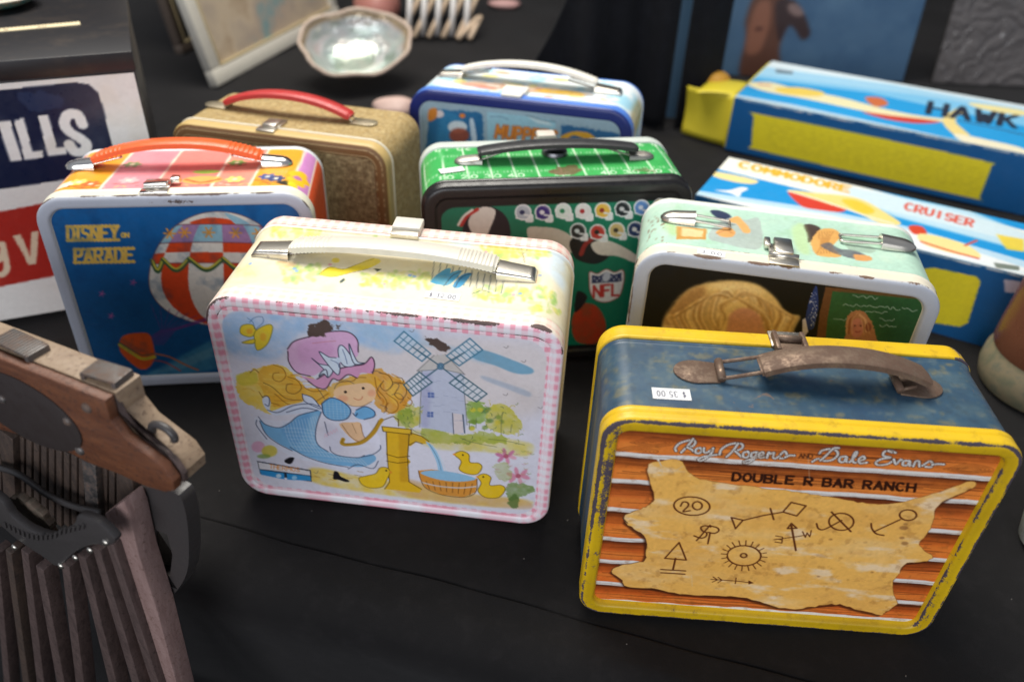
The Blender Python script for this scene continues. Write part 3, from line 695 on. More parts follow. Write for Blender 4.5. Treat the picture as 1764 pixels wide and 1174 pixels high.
    # butterfly
    for pts in ([(200, 200), (205, 165), (250, 160), (268, 190), (245, 215)], [(265, 190), (320, 160), (343, 175), (320, 245), (275, 275), (262, 235)], [(205, 240), (260, 225), (255, 245)]):
        cv.poly(pts, (240, 208, 50), 1, True, wash=.1); cv.line(pts, .045, (110, 110, 40), .9, closed=True)
    cv.ell((240, 190), 14, 12, (236, 160, 50), .7, soft=.05); cv.ell((300, 215), 14, 18, (236, 170, 50), .7, soft=.05)
    for L in ([(262, 180), (255, 150), (230, 130)], [(268, 180), (300, 150), (295, 125), (260, 130), (240, 150)]): cv.line(L, .04, (80, 110, 150), .9)
    # windmill
    D()
    cv.poly([(460, 300), (580, 190), (620, 210), (730, 320), (740, 640), (720, 700), (650, 690), (600, 680), (450, 650)], (198, 203, 222), 1); cv.poly([(430, 298), (540, 200), (610, 195), (730, 322), (640, 300), (580, 285)], (205, 200, 196), 1)
    cv.poly([(455, 310), (520, 310), (500, 660), (450, 650)], (170, 170, 205), .6, soft=.25)
    cv.poly([(655, 565), (720, 575), (722, 690), (662, 695)], (224, 212, 214)); cv.line([(652, 565), (658, 695)], .06, (80, 90, 110)); cv.line([(718, 575), (728, 690)], .08, (60, 80, 100))
    for c in ((517, 450), (512, 572)):
        cv.poly([(c[0]-20, c[1]-18), (c[0]+20, c[1]-16), (c[0]+20, c[1]+18), (c[0]-20, c[1]+16)], (98, 118, 176)); cv.line([(c[0], c[1]-17), (c[0], c[1]+17)], .03, (200, 205, 225)); cv.line([(c[0]-20, c[1]), (c[0]+20, c[1]+1)], .03, (200, 205, 225))
    for L in ([(430, 298), (540, 200)], [(430, 298), (550, 292)], [(610, 195), (732, 322)], [(460, 300), (443, 650)], [(720, 330), (745, 640)], [(600, 290), (735, 322)]): cv.line(L, .05, (120, 120, 120), .9, False)
    for k in range(18):
        x, y = 470+random.random()*240, 330+random.random()*330; cv.line([(x, y), (x+20+random.random()*30, y+2)], .03, (130, 140, 170), .6, False)
    hub = np.array([580, 270.])
    for q in ([(285, 110), (350, 50), (518, 190), (462, 238)], [(768, 95), (848, 168), (698, 268), (618, 205)], [(445, 305), (525, 370), (402, 455), (345, 385)], [(705, 322), (873, 445), (805, 495), (635, 375)]):
        q = [np.array(k, float) for k in q]
        cv.poly(q, (214, 222, 232), .6)
        Lc = (60, 120, 150) if q[0][1] < 200 else (56, 96, 112)
        for k in range(4): cv.line([q[k], q[(k+1) % 4]], .085, Lc, 1, False)
        long0, long1 = (0, 1) if np.linalg.norm(q[1]-q[0]) > np.linalg.norm(q[2]-q[1]) else (1, 2)
        o = [q[(long0+i) % 4] for i in range(4)]
        for k in range(1, 6): t = k/6; cv.line([o[0]*(1-t)+o[1]*t, o[3]*(1-t)+o[2]*t], .06, Lc, .9, False)
        for t in (.5,): cv.line([o[0]*(1-t)+o[3]*t, o[1]*(1-t)+o[2]*t], .06, Lc, .9, False)
        cv.line([hub, np.mean(q, 0)], .09, (60, 100, 120), 1, False)
    cv.ell(hub, 22, 22, (120, 160, 186)); cv.line([hub+(20*math.cos(t), 20*math.sin(t)) for t in np.linspace(0, 6.28, 12)], .05, (50, 90, 120)); cv.line([hub+(10*math.cos(t), 10*math.sin(t)) for t in np.linspace(0, 6.28, 12)], .05, (50, 90, 120))
    for k in range(60):
        x, y = random.choice([(310+random.random()*150, 510+random.random()*120), (750+random.random()*340, 510+random.random()*170), (680+random.random()*460, 690+random.random()*80)])
        a = random.random()*3; cv.line([(x, y), (x+9*math.cos(a), y-9*math.sin(a)), (x+20*math.cos(a+.5), y-18*math.sin(a+.5))], .045, random.choice([(92, 120, 60), (140, 150, 50), (190, 170, 40), (70, 90, 60)]), .75)
    for L in ([(760, 670), (756, 610)], [(800, 660), (802, 600)], [(960, 700), (965, 600), (975, 560)], [(1020, 690), (1030, 640)], [(880, 730), (1000, 745), (1110, 770)], [(700, 720), (780, 750), (930, 780)], [(480, 700), (420, 680), (370, 640)]): cv.line(L, .045, (90, 100, 70), .7)
    for k in range(30):
        x, y = 920+random.random()*240, 800+random.random()*240; cv.line([(x, y), (x+10, y+5), (x+24, y+2)], .05, random.choice([(120, 140, 70), (200, 130, 150), (170, 150, 80)]), .6)
    # maker's badge
    B()
    cv.poly([(150, 930), (475, 990), (480, 1060), (170, 1010)], (40, 52, 70)); cv.poly([(158, 938), (468, 996), (470, 1022), (165, 978)], (236, 232, 236)); cv.poly([(166, 984), (312, 1006), (316, 1044), (175, 1014)], (52, 150, 212)); cv.poly([(328, 1008), (470, 1026), (474, 1054), (332, 1046)], (52, 150, 212))
    cv.text('THERMOS', (225, 976), (405, 1000), (2, -24), .055, (236, 150, 70), .3); cv.ell((280, 1022), 16, 12, (200, 225, 244)); cv.ell((375, 1034), 16, 12, (150, 205, 240))
    cv.poly([(315, 930), (345, 912), (375, 915), (355, 950), (325, 945)], (30, 28, 34), 1, True); cv.poly([(615, 1000), (640, 1005), (655, 1030), (705, 1055), (690, 1065), (640, 1050), (610, 1045)], (28, 26, 32), 1, True)
    # chips down to bare metal
    cv.poly([(448, 150), (470, 115), (530, 95), (580, 80), (600, 120), (650, 130), (600, 150), (540, 180), (480, 185), (455, 175)], (88, 72, 66), 1, rag=.13)
    cv.poly([(630, 122), (665, 110), (665, 140), (640, 145)], (88, 72, 66), 1, rag=.1)
    D()
    cv.poly([(470, 90), (530, 92), (600, 120), (655, 155), (600, 180), (560, 165), (510, 130)], (86, 70, 64), 1, rag=.13); cv.poly([(540, 170), (620, 175), (560, 190)], (86, 70, 64), 1, rag=.12)
    A()
    for p in ((960, 190), (1390, 265), (1470, 330), (1385, 480), (1545, 540), (520, 820), (700, 130)): cv.line([p, (p[0]+14, p[1]+6), (p[0]+22, p[1]-4)], .03, (70, 60, 60), .8)
    cv.blotch((150, 130, 120), .10, 2.5, 5, .52, 4)
    # border check on the panel's margin
    yy, xx = np.mgrid[0:cv.h, 0:cv.w]; X = cv.x0+(xx+.5)/cv.k; Z = cv.y0+(yy+.5)/cv.k
    i = .98; r = P.r-.5
    dx = np.maximum(np.abs(X)-(w/2-i-r), 0); dz = np.maximum(np.abs(Z-h/2)-(h/2-i-r), 0)
    m_ = np.clip((np.hypot(dx, dz)-r)*12+.5, 0, 1)[..., None]
    gg = gingham(X, Z, .7, G0, G1, G2); gg = np.where(gg <= .0031308, gg*12.92, 1.055*gg**(1/2.4)-.055)
    cv.a[..., :3] = cv.a[..., :3]*(1-m_)+gg*m_
    cv.grain(.025, .05)
    P.panel(cv, .76, .10, .055, m)
    # ---- body: gingham edge, then the printed band
    tc = Canvas(-15, 15, 0, d, .075, (242, 233, 202)); HT = P.HT
    tc.crop(HT, 2.633, 340, 360)
    tc.poly([(1450, 130), (1680, 180), (1690, 330), (1560, 260)], (214, 232, 244), .8, True, soft=.5); tc.poly([(1050, 110), (1250, 120), (1220, 170)], (205, 228, 240), .7, True, soft=.4)
    tc.poly([(160, 240), (300, 230), (450, 260), (420, 330), (250, 330)], (240, 222, 170), .5, True, soft=.5, wash=.4)
    rs = np.random.RandomState(2)
    def leaves(x0, y0, x1, y1, n, cols, sz=16):
        for k in range(n): tc.ell((x0+rs.rand()*(x1-x0), y0+rs.rand()*(y1-y0)), sz*(.5+rs.rand()), sz*.45*(.5+rs.rand()), cols[rs.randint(len(cols))], .65, rs.rand()*180, soft=.06, wash=.3)
    YG = [(236, 222, 80), (206, 220, 110), (176, 206, 100), (240, 232, 130)]
    leaves(330, 75, 560, 120, 40, YG, 20); leaves(780, 95, 900, 115, 12, YG); leaves(1290, 150, 1600, 220, 70, YG+[(226, 200, 70)], 20); leaves(380, 250, 560, 330, 45, [(176, 206, 100), (214, 226, 130), (150, 190, 110)], 18)
    leaves(740, 290, 900, 350, 40, YG+[(240, 226, 60)], 16); leaves(870, 280, 1060, 360, 45, [(176, 206, 100), (206, 220, 110), (240, 232, 130)], 16); leaves(1250, 350, 1640, 420, 80, [(196, 214, 90), (226, 222, 90), (160, 200, 110), (240, 236, 150)], 18); leaves(170, 240, 260, 300, 14, [(226, 226, 140), (206, 220, 170)], 16); leaves(1500, 420, 1680, 470, 22, YG, 18)
    for cx, cy in ((450, 280), (440, 270), (965, 300), (985, 305), (1470, 385), (1560, 300), (240, 245)): tc.ell((cx, cy), 9, 6, (130, 170, 220), .9)
    for cx, cy in ((600, 250), (850, 340), (1440, 390), (1310, 190)): tc.ell((cx, cy), 9, 6, (240, 170, 180), .9)
    tc.poly([(555, 295), (600, 260), (660, 270), (720, 250), (790, 220), (830, 235), (780, 265), (700, 285), (620, 308)], (246, 222, 50), 1, True); tc.line([(555, 295), (600, 262), (660, 272), (720, 250), (800, 222)], .05, (140, 120, 40), .9); tc.ell((625, 230), 18, 12, (246, 222, 50)); tc.line([(600, 308), (680, 292), (780, 268)], .05, (140, 120, 40), .8)
    tc.poly([(800, 268), (835, 272), (815, 282)], (50, 60, 50)); tc.poly([(645, 330), (665, 312), (672, 322), (652, 338)], (60, 80, 70))
    for k in range(12): tc.line([(1075+k*29, 235+k*7), (1065+k*29, 318+k*6)], .045, (60, 70, 80), .9, False)
    tc.poly([(1060, 330), (1110, 280), (1150, 270), (1130, 340)], (70, 165, 206), 1, True); tc.poly([(1110, 345), (1150, 290), (1200, 280), (1150, 340)], (80, 172, 212), 1, True); tc.poly([(1160, 350), (1200, 300), (1245, 290), (1220, 330), (1190, 358)], (70, 160, 206), 1, True)
    for L in ([(1120, 350), (1160, 300), (1205, 280)], [(1170, 358), (1200, 310), (1245, 290)], [(1250, 385), (1300, 370), (1330, 380)]): tc.line(L, .05, (40, 60, 80))
    tc.line([(1490, 240), (1480, 195), (1470, 170)], .05, (120, 110, 70), .8); tc.line([(1480, 200), (1510, 175)], .04, (120, 110, 70), .8)
    tc.poly([(520, 220), (760, 210), (1000, 230), (1100, 260), (1060, 275), (900, 260), (600, 250)], (214, 206, 186), .35, True, soft=.3)  # soft shadow under the handle, painted into the band
    tc.poly([(360, 235), (440, 240), (430, 262), (370, 258)], (206, 150, 80), .6, True, soft=.15, wash=.5); tc.poly([(1530, 250), (1570, 300), (1540, 345)], (210, 150, 80), .45, True, soft=.15, wash=.5)
    tc.blotch((226, 206, 150), .35, 1.6, 9, .5, 4); tc.grain(.02)
    def colb(S, I, Y, X, Z):
        Cc = np.zeros(S.shape+(4,))
        band = tc.get(np.clip(S, -14.9, 14.9), Y)
        front = gingham(X, Z, .7, G0, G1, G2)
        wrap = gingham(S, Y+.25, .7, (250, 240, 222), (250, 230, 212), (248, 210, 194))
        k = np.clip((Y-.12)/.15, 0, 1)[..., None]
        Cc[..., :3] = front*(1-k)+wrap*k
        j = (Y > 1.32)[..., None]
        Cc[..., :3] = np.where(j, band[..., :3], Cc[..., :3])
        rim = (Y > d-1.85)[..., None]
        Cc[..., :3] = np.where(rim, lin(s255(236, 240, 238)), Cc[..., :3])
        e1 = np.exp(-((Y-.12)/.12)**2)*(I < .4); e2 = np.exp(-((I-.74)/.05)**2)*(Y < .3)
        top = np.clip((Z-h+3.5)/2, 0, 1)
        Cc[..., 3] = e1*wearmap(S, 3, .36, .5, 1.3)*(.4+.6*top)+e2*wearmap(S, 5, .22, .5, 1.4)*(Z > h-2.5)*1.3+.5*np.exp(-((Y-.3)/.2)**2)*np.exp(-((S-9.6)/.9)**2)
        return Cc
    prof = [(.92, .095), (.88, .09), (.82, .08), (.78, .11), (.72, .11), (.67, .06), (.6, 0), (.36, 0), (.22, .02), (.12, .06), (.05, .13), (.01, .24), (0, .34), (0, 1.2), (.03, 1.26), (.06, 1.32), (.03, 1.38), (0, 1.46), (0, d-1.95), (-.1, d-1.88), (-.16, d-1.76), (-.16, d-1.66), (-.08, d-1.6), (.05, d-1.59), (.4, d-1.59)]
    P.shell('body', prof, colb, m, dense=.09)
    def coll(S, I, Y, X, Z):
        Cc = np.zeros(S.shape+(4,)); Cc[..., :3] = gingham(S, Y, .7, (248, 236, 222), (248, 220, 206), (244, 190, 178))
        Cc[..., 3] = .12*np.exp(-((Y-d+.2)/.2)**2); return Cc
    P.shell('lid', [(.4, d-1.42), (.0, d-1.42), (-.06, d-1.4), (-.08, d-1.34), (-.08, d-.5), (-.02, d-.22), (.15, d-.06), (.4, d), (1, d)], coll, m, cap='last', dense=.12)
    # ---- fittings
    T = lambda x, y: P.T(2.633, 340, 360, x, y)
    r = P.root; WP = plastic('cream plastic', (.74, .70, .60), .42)
    a, b = T(352, 190), T(1452, 300)
    yh = (a[1]+b[1])/2
    bullet(r, M_NICKEL, (a[0]-.1, yh), -1, 2.5, 1.75, .62, h, 0, 'square'); bullet(r, M_NICKEL, (b[0]+.05, yh), 1, 2.5, 1.75, .62, h, 0, 'square')
    hd = handle(r, WP, ((a[0]+b[0])/2, yh+.1), abs(b[0]-a[0])-2.5, h+.62, .5, 2.0, .5, 10, ribs=13)
    for sx, q in ((-1, a), (1, b)):
        x0 = q[0]-sx*1.15
        for oy in (-.55, .55): wire(r, [(x0+sx*.3, yh+oy, h+.32), (x0, yh+oy, h+.32), (x0-sx*1.2, yh+oy, h+.55), (x0-sx*2.6, yh+oy*.9, h+.85)], M_WIRE, .09)
    bx = T(958, 75)[0]
    lt = box('latch', (bx-.95, d-1.95, h-.1), (bx+.95, d-1.1, h+.42), M_NICKEL, r, .06)
    box('latch_tab', (bx-.98, d-1.35, h+.1), (bx+.98, d+.12, h+.62), WP, lt, .1); box('latch_strap', (bx-.9, d+.1, h-1.2), (bx+.9, d+.2, h+.5), WP, lt, .04)
    c = T(1115, 398); sticker(r, (c[0], c[1]), -2, 2.15, .75, '$ 12.00', h)
pink_box()

# ================================================================== 2. yellow and blue ranch box
def ranch_box():
    R = LunchBox('yellow rimmed blue lunch box with log wall, hide and branding marks', 15.64, 31.67, -2.30, 21.76, 8.67, 16.45, 1.6, (.81, .24),
        dict(FTL=(1036, 722), FTR=(1780, 768), FBL=(989, 1059), FBR=(1595, 1093), BTL=(1040, 549), BTR=(1672, 595)), .1)
    d, h, w, r = R.d, R.h, R.w, R.root
    # ---- picture
    mp = tin('ranch picture tin', .36, (.05, .035, .03), .03, spec=.35)
    cv = R.canvas(.65, .045, (212, 112, 48)); HF = R.HF
    def A(): cv.crop(HF, 2.25, 980, 690)
    def E_(): cv.crop(HF, 3.914, 1050, 760)
    def F_(): cv.crop(HF, 3.453, 1380, 760)
    A()
    lines = [((100, 120), (1760, 215)), ((180, 235), (1655, 320)), ((165, 338), (1620, 412)), ((155, 450), (1575, 528)), ((140, 562), (1515, 633)), ((125, 650), (1450, 720)), ((115, 735), (1400, 798)), ((110, 803), (1350, 864))]
    rs = np.random.RandomState(8)
    def along(p, q, n=60, amp=2.2, ext=.12):
        t = np.linspace(-ext, 1+ext, n); j = np.convolve(rs.randn(n+4), np.ones(3)/3, 'same')[2:-2]*amp
        return np.c_[p[0]+(q[0]-p[0])*t, p[1]+(q[1]-p[1])*t+j]
    for k, (p, q) in enumerate(lines):
        p, q = np.array(p, float), np.array(q, float)
        nx = lines[k+1] if k+1 < len(lines) else (p+(0, 70), q+(0, 70)); nx = np.array(nx, float)
        def strip(a, b):                                             # between fractions a..b of this log
            t = np.linspace(-.1, 1.1, 30)[:, None]
            top = p+(q-p)*t; bot = nx[0]+(nx[1]-nx[0])*t
            return np.vstack([top+(bot-top)*a, (top+(bot-top)*b)[::-1]])
        cv.poly(strip(0, 1), [(226, 122, 50), (232, 128, 52), (222, 114, 48), (230, 118, 46), (216, 102, 40), (224, 106, 40), (218, 100, 38), (228, 120, 46)][k], 1)
        cv.poly(strip(.02, .45), (120, 52, 18), .55, soft=.28, wash=.35)
        cv.poly(strip(.04, .24), (70, 28, 12), .55, soft=.14, wash=.3)
        cv.poly(strip(.55, .88), (240, 146, 64), .6, soft=.2, wash=.5)
        for g in range(30):
            f = .12+.78*rs.rand(); a, b = sorted(rs.rand(2)*1.1-.05)
            L = np.array([p+(q-p)*t+(nx[0]+(nx[1]-nx[0])*t-p-(q-p)*t)*(f+.015*math.sin(t*30+g)) for t in np.linspace(a, b, 14)])
            cv.line(L, .028+.02*rs.rand(), (88, 40, 16), .35+.4*rs.rand())
    for (cx, cy) in ((330, 190), (250, 225), (1560, 285)):
        for k in range(4): cv.line([(cx-50-k*16, cy), (cx, cy-6-k*5), (cx+50+k*16, cy), (cx, cy+6+k*4), (cx-50-k*16, cy)], .03, (90, 42, 18), .6)
    for k, (p, q) in enumerate(lines[1:]):
        p, q = np.array(p, float), np.array(q, float)
        cv.line(along(p+(0, 9), q+(0, 9)), .16, (72, 34, 18), .7, False)
        cv.line(along(p, q), .33, (232, 228, 222), 1, False); cv.line(along(p+(0, 4), q+(0, 4), amp=3), .08, (176, 160, 150), .6, False)
    # ---- the hide
    hide = [(303, 285), (345, 262), (432, 258), (465, 300), (515, 330), (640, 348), (760, 362), (900, 375), (960, 385), (1060, 400), (1150, 415), (1230, 420), (1330, 405), (1450, 370), (1570, 330), (1588, 345), (1570, 358), (1500, 390), (1440, 425), (1425, 480), (1400, 530), (1370, 565), (1385, 590), (1420, 615), (1400, 632), (1320, 645), (1285, 690), (1265, 720), (1270, 765), (1283, 800), (1240, 830), (1215, 842), (1130, 825), (1060, 805), (980, 812), (900, 825), (820, 820), (760, 805), (680, 785), (560, 780), (430, 775), (320, 755), (220, 750), (195, 720), (155, 690), (200, 665), (285, 650), (295, 620), (295, 560), (240, 520), (212, 500), (215, 470), (270, 450), (310, 430), (330, 405), (320, 360)]
    hd = np.array(hide, float)
    cv.poly(hd+(-7, 7), (58, 26, 12), .75, soft=.1)
    hs = crom(hd, True, 5); hs = hs+np.random.RandomState(3).randn(*hs.shape)*1.3
    before = cv.a.copy()
    cv.poly(hs, (246, 188, 94), 1)
    msk = np.abs(cv.a[..., :3]-before[..., :3]).sum(-1) > .02
    msk = np.all(np.abs(cv.a[..., :3]-s255(246, 188, 94)) < .01, -1)
    keep = cv.a.copy()
    cv.blotch((228, 168, 84), .6, 2.6, 33, .48, 3, 2.5); cv.blotch((244, 208, 150), .5, 1.6, 21, .54, 4, 3); cv.blotch((246, 224, 196), .7, .9, 71, .60, 7, 2.8); cv.blotch((206, 150, 84), .3, .6, 44, .62, 6)
    cv.a = np.where(msk[..., None], cv.a, keep)
    cv.line(np.vstack([hs, hs[:1]]), .035, (150, 96, 44), .8, False)
    cv.line(hs[5*36:5*52], .05, (70, 34, 18), .8, False)
    E_()
    for p in ((330, 175),): cv.line([(p[0], p[1]), (p[0]+18, p[1]+35)], .05, (205, 200, 190)); cv.ell(p, 9, 6, (232, 226, 218))
    for L in ([(345, 215), (300, 250)], [(350, 215), (358, 265)], [(355, 212), (430, 255)], [(430, 255), (500, 215)]): cv.line(L, .06, (232, 204, 160), .6)
    cv.line([(80, 565), (115, 600)], .05, (60, 50, 46))
    # brands
    BR = (92, 44, 16); bw = .105
    def st(L, **k): cv.line(L, k.pop('w', bw), BR, .95, **k)
    t = np.linspace(0, 6.283, 26)
    st(np.c_[560+124*np.cos(t)+8*np.sin(t), 481+62*np.sin(t)], smooth=False)
    st([(482, 482), (500, 455), (530, 458), (535, 480), (500, 518), (548, 512)]); st(np.c_[598+33*np.cos(t), 478+27*np.sin(t)], smooth=False)
    st([(832, 555), (915, 572), (862, 630), (832, 555)], smooth=False); st([(912, 574), (1050, 540), (1190, 515)], smooth=False); st([(1102, 492), (1125, 566)], smooth=False); st([(1190, 512), (1245, 450), (1345, 472), (1282, 540), (1190, 515)], smooth=False)
    st([(690, 620), (650, 612), (622, 625), (635, 648), (662, 660), (655, 685), (620, 695), (575, 680)]); st([(592, 712), (640, 660), (685, 608)]); st([(686, 612), (735, 625), (745, 645), (715, 662), (672, 655)]); st([(686, 658), (670, 732)])
    st([(472, 726), (372, 835), (520, 845), (472, 726)], smooth=False); st([(446, 835), (428, 912)], w=.12); st([(345, 910), (515, 918)], smooth=False); st([(345, 932), (510, 940)], smooth=False)
    st(np.c_[920+116*np.cos(t), 810+68*np.sin(t)], smooth=False, w=.11); st(np.c_[918+21*np.cos(t), 810+14*np.sin(t)], smooth=False)
    for k in range(20):
        a = k*.314+.1; st([(920+122*math.cos(a), 810+72*math.sin(a)), (920+158*math.cos(a), 810+102*math.sin(a))], smooth=False, w=.07)
    st([(1245, 605), (1275, 770)], w=.12, smooth=False); st([(1218, 625), (1245, 590), (1282, 622), (1218, 625)], smooth=False); st([(1128, 700), (1300, 675), (1335, 668)], w=.07, smooth=False)
    cv.text('E', (1180, 722), (1130, 714), (4, -40), .07, BR); cv.text('W', (1325, 684), (1385, 676), (-4, -40), .07, BR)
    st([(690, 972), (860, 980), (980, 992)], smooth=False, w=.07); st([(705, 955), (735, 975), (700, 990)], smooth=False, w=.07); st([(740, 958), (770, 976), (738, 994)], smooth=False, w=.07); st([(866, 960), (860, 998)], smooth=False, w=.07); cv.poly([(950, 975), (988, 992), (950, 1002)], BR)
    F_()
    st([(110, 520), (122, 550), (160, 552), (260, 500)], smooth=True); st(np.c_[258+74*np.cos(t), 508+50*np.sin(t)], smooth=False); st([(200, 452), (315, 565)], w=.11, smooth=False)
    st(np.c_[655+50*np.cos(t), 465+31*np.sin(t)], smooth=False); st([(608, 492), (455, 563)], smooth=False); st([(436, 516), (440, 545), (465, 575), (510, 585)])
    for p, q in (((630, 540), 26), ((618, 598), 16), ((635, 630), 22), ((440, 803), 10), ((195, 612), 12), ((120, 832), 10), ((640, 518), 14)): cv.ell(p, q, q*.5, (130, 84, 50), .55, soft=.06)
    A()
    cv.text('DOUBLE R BAR RANCH', (640, 334), (1352, 371), (5, -29), .16, (52, 22, 10), .42)
    # rope lettering
    def rope(L):
        cv.line(L, .21, (66, 44, 34), .95); cv.line(L, .125, (242, 240, 234), 1)
        q = cv.px(crom(np.array(L, float), False, 9))
        acc = 0
        for a, b in zip(q[:-1], q[1:]):
            acc += np.hypot(*(b-a))
            if acc > .1*cv.k:
                acc = 0; dd = (b-a)/(np.hypot(*(b-a))+1e-6); nn = np.array([-dd[1], dd[0]])*.065*cv.k; dd = dd*.04*cv.k
                f = cv.f; cv.f = lambda p: np.atleast_2d(p)/cv.k+[cv.x0, cv.y0]
                cv.line([a-nn-dd, a+nn+dd], .04, (110, 100, 94), .5, False); cv.f = f
    E_()
    for L in ([(452, 112), (447, 92), (475, 62), (525, 44), (570, 38), (585, 55), (568, 78), (530, 88)], [(488, 122), (520, 90), (548, 60), (570, 30)], [(530, 88), (560, 102), (582, 122)],
              [(618, 90), (592, 98), (588, 122), (612, 126), (630, 108), (618, 90)], [(645, 92), (645, 118), (668, 120), (712, 90)], [(708, 92), (700, 120), (665, 155), (625, 176), (605, 168), (640, 150), (700, 140), (760, 132)],
              [(752, 134), (765, 100), (810, 70), (868, 58), (908, 66), (905, 92), (860, 112)], [(800, 150), (845, 108), (880, 60)], [(860, 112), (885, 132), (905, 152)],
              [(945, 112), (918, 122), (915, 148), (940, 152), (958, 132), (945, 112)], [(1005, 116), (975, 124), (970, 148), (995, 145), (1015, 118), (1005, 150), (960, 182), (925, 190), (922, 178), (965, 165), (1020, 152)],
              [(1025, 142), (1055, 132), (1050, 116), (1026, 130), (1030, 154), (1065, 150), (1090, 132)], [(1080, 155), (1092, 118), (1102, 128), (1128, 120), (1122, 150), (1140, 158), (1180, 130)], [(1175, 130), (1200, 110), (1215, 130), (1205, 154), (1170, 158)], [(1205, 150), (1235, 138), (1268, 138)]): rope(L)
    cv.text('AND', (1298, 152), (1390, 156), (3, -27), .06, (80, 40, 20), .25)
    F_()
    for L in ([(86, 158), (120, 140), (160, 152), (205, 145), (238, 118), (230, 92), (190, 82), (145, 92), (130, 108)], [(135, 150), (175, 115), (215, 78), (245, 76)],
              [(285, 125), (255, 130), (248, 152), (272, 158), (292, 130), (290, 155), (310, 158)], [(310, 158), (345, 120), (352, 98), (338, 108), (326, 145), (340, 162), (362, 152)], [(362, 152), (398, 140), (390, 124), (366, 140), (372, 164), (412, 160)],
              [(582, 102), (548, 88), (515, 98), (512, 120), (552, 130), (502, 138), (466, 158), (480, 174), (535, 168), (572, 145)], [(560, 100), (540, 90)], [(572, 140), (585, 168), (612, 142), (625, 150)],
              [(662, 148), (632, 150), (626, 172), (650, 174), (668, 152), (666, 176), (685, 172)], [(688, 180), (702, 152), (722, 152), (724, 180), (742, 176)], [(742, 176), (785, 150), (802, 168), (790, 184), (760, 182)], [(800, 170), (835, 166), (868, 168)]): rope(L)
    A()
    for L in ([(940, 245), (945, 330)], [(478, 700), (480, 745)]): cv.line(L, .03, (232, 214, 190), .6)
    cv.blotch((120, 70, 30), .22, .5, 90, .62, 8); cv.grain(.05, .045)
    R.panel(cv, .74, .42, .045, mp)
    # ---- yellow rim, body and lid
    my = tin('worn yellow enamel', .38, (.045, .034, .045), .5)
    Yc = np.append(lin(s255(234, 192, 26)), 0)
    def colr(S, I, Y, X, Z):
        Cc = np.broadcast_to(Yc, S.shape+(4,)).copy()
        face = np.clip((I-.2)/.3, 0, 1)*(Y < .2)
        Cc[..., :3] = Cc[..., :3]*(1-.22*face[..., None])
        top = np.clip((Z-h+2.2)/.8, 0, 1); left = np.clip((-X-w/2+1.4)/.6, 0, 1)*np.clip((Z-5)/4, .25, 1); low = np.clip((1.6-Z)/.8, 0, 1); right = np.clip((X-w/2+1.4)/.6, 0, 1)
        edge = np.exp(-((I-.16)/.13)**2)*(Y < .2)
        Cc[..., 3] = edge*(wearmap(S, 12, .32, .2, 1.)+.15*top+.22*left+.1*right+.05*low) + face*(.19+.12*left+.05*right)*wearmap(S, 14, .9, .8, 1.3) + .30*np.exp(-((I-.88)/.06)**2)*(top*wearmap(S, 15, .4, .9, 1.5)+.6*right)
        Cc[..., 3] += .17*np.exp(-((Y-1.15)/.08)**2)*wearmap(S, 16, .8, 1., 1.)+.12*np.exp(-((Y-.8)/.05)**2)
        return Cc
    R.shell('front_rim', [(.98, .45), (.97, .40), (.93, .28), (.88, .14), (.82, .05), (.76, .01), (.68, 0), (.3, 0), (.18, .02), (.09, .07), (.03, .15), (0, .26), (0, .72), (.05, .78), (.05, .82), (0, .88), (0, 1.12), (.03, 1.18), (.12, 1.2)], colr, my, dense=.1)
    mb = tin('scuffed blue enamel', .38, (.12, .09, .05), .5)
    bl = Canvas(-14, 14, 0, d, .12, (50, 80, 102)); bl.blotch((74, 98, 110), .8, 1.5, 4, .46, 4); bl.blotch((40, 68, 96), .7, 2.6, 8, .5, 4); bl.blotch((110, 116, 110), .6, .5, 9, .58, 6); bl.blotch((132, 118, 84), .6, .8, 15, .64, 8); bl.grain(.06)
    def colbl(S, I, Y, X, Z):
        Cc = bl.get(np.clip(S, -13.9, 13.9), Y)
        Cc[..., 3] = .05+.2*np.exp(-((Y-1.3)/.12)**2)+.16*np.exp(-((Y-d+1.75)/.1)**2)+.1*np.exp(-((S-9.8)/1.)**2); return Cc
    R.shell('body', [(.13, 1.0), (.13, 1.3), (.12, 1.5), (.12, d-1.8), (.06, d-1.7), (.02, d-1.62), (.1, d-1.54), (.2, d-1.5)], colbl, mb, dense=.12)
    def coly(S, I, Y, X, Z):
        Cc = np.broadcast_to(Yc, S.shape+(4,)).copy(); Cc[..., 3] = .2*np.exp(-((Y-d+1.45)/.12)**2)+.25*np.exp(-((Y-d+.1)/.15)**2)*wearmap(S, 19, .5, .8, 1.5)+.3*np.exp(-((S-10.2)/.7)**2); return Cc
    R.shell('lid', [(.15, d-1.48), (-.02, d-1.46), (-.06, d-1.38), (-.04, d-1.2), (-.02, d-.5), (.04, d-.22), (.18, d-.06), (.4, d), (1, d)], coly, my, cap='last', dense=.12)
    # ---- rusted fittings
    T = lambda x, y: R.T(2.25, 980, 540, x, y)
    hc = h-.12
    a = T(525, 222); b = T(1310, 305); y0 = a[1]

    outl = [(-.15-1.25*math.cos(t), 1.0*math.sin(t)) for t in np.linspace(-1.57, 1.57, 13)]+[(1.1, .85), (1.1, -.85)]
    br = extrude('handle_bracket', outl, .1, ((a[0], y0, hc+.12), (1, 0, 0), (0, 1, 0), (0, 0, 1)), M_RUSTY, r, .03)
    tube('bracket_curl', [(a[0]+1.15, y0-.8, hc+.3), (a[0]+1.15, y0+.8, hc+.3)], .24, M_RUSTY, br, 12, smooth=False)
    br2 = extrude('handle_bracket', [(-p, q) for p, q in outl], .1, ((b[0]+1.0, y0, hc+.12), (1, 0, 0), (0, 1, 0), (0, 0, 1)), M_RUSTY, r, .03)
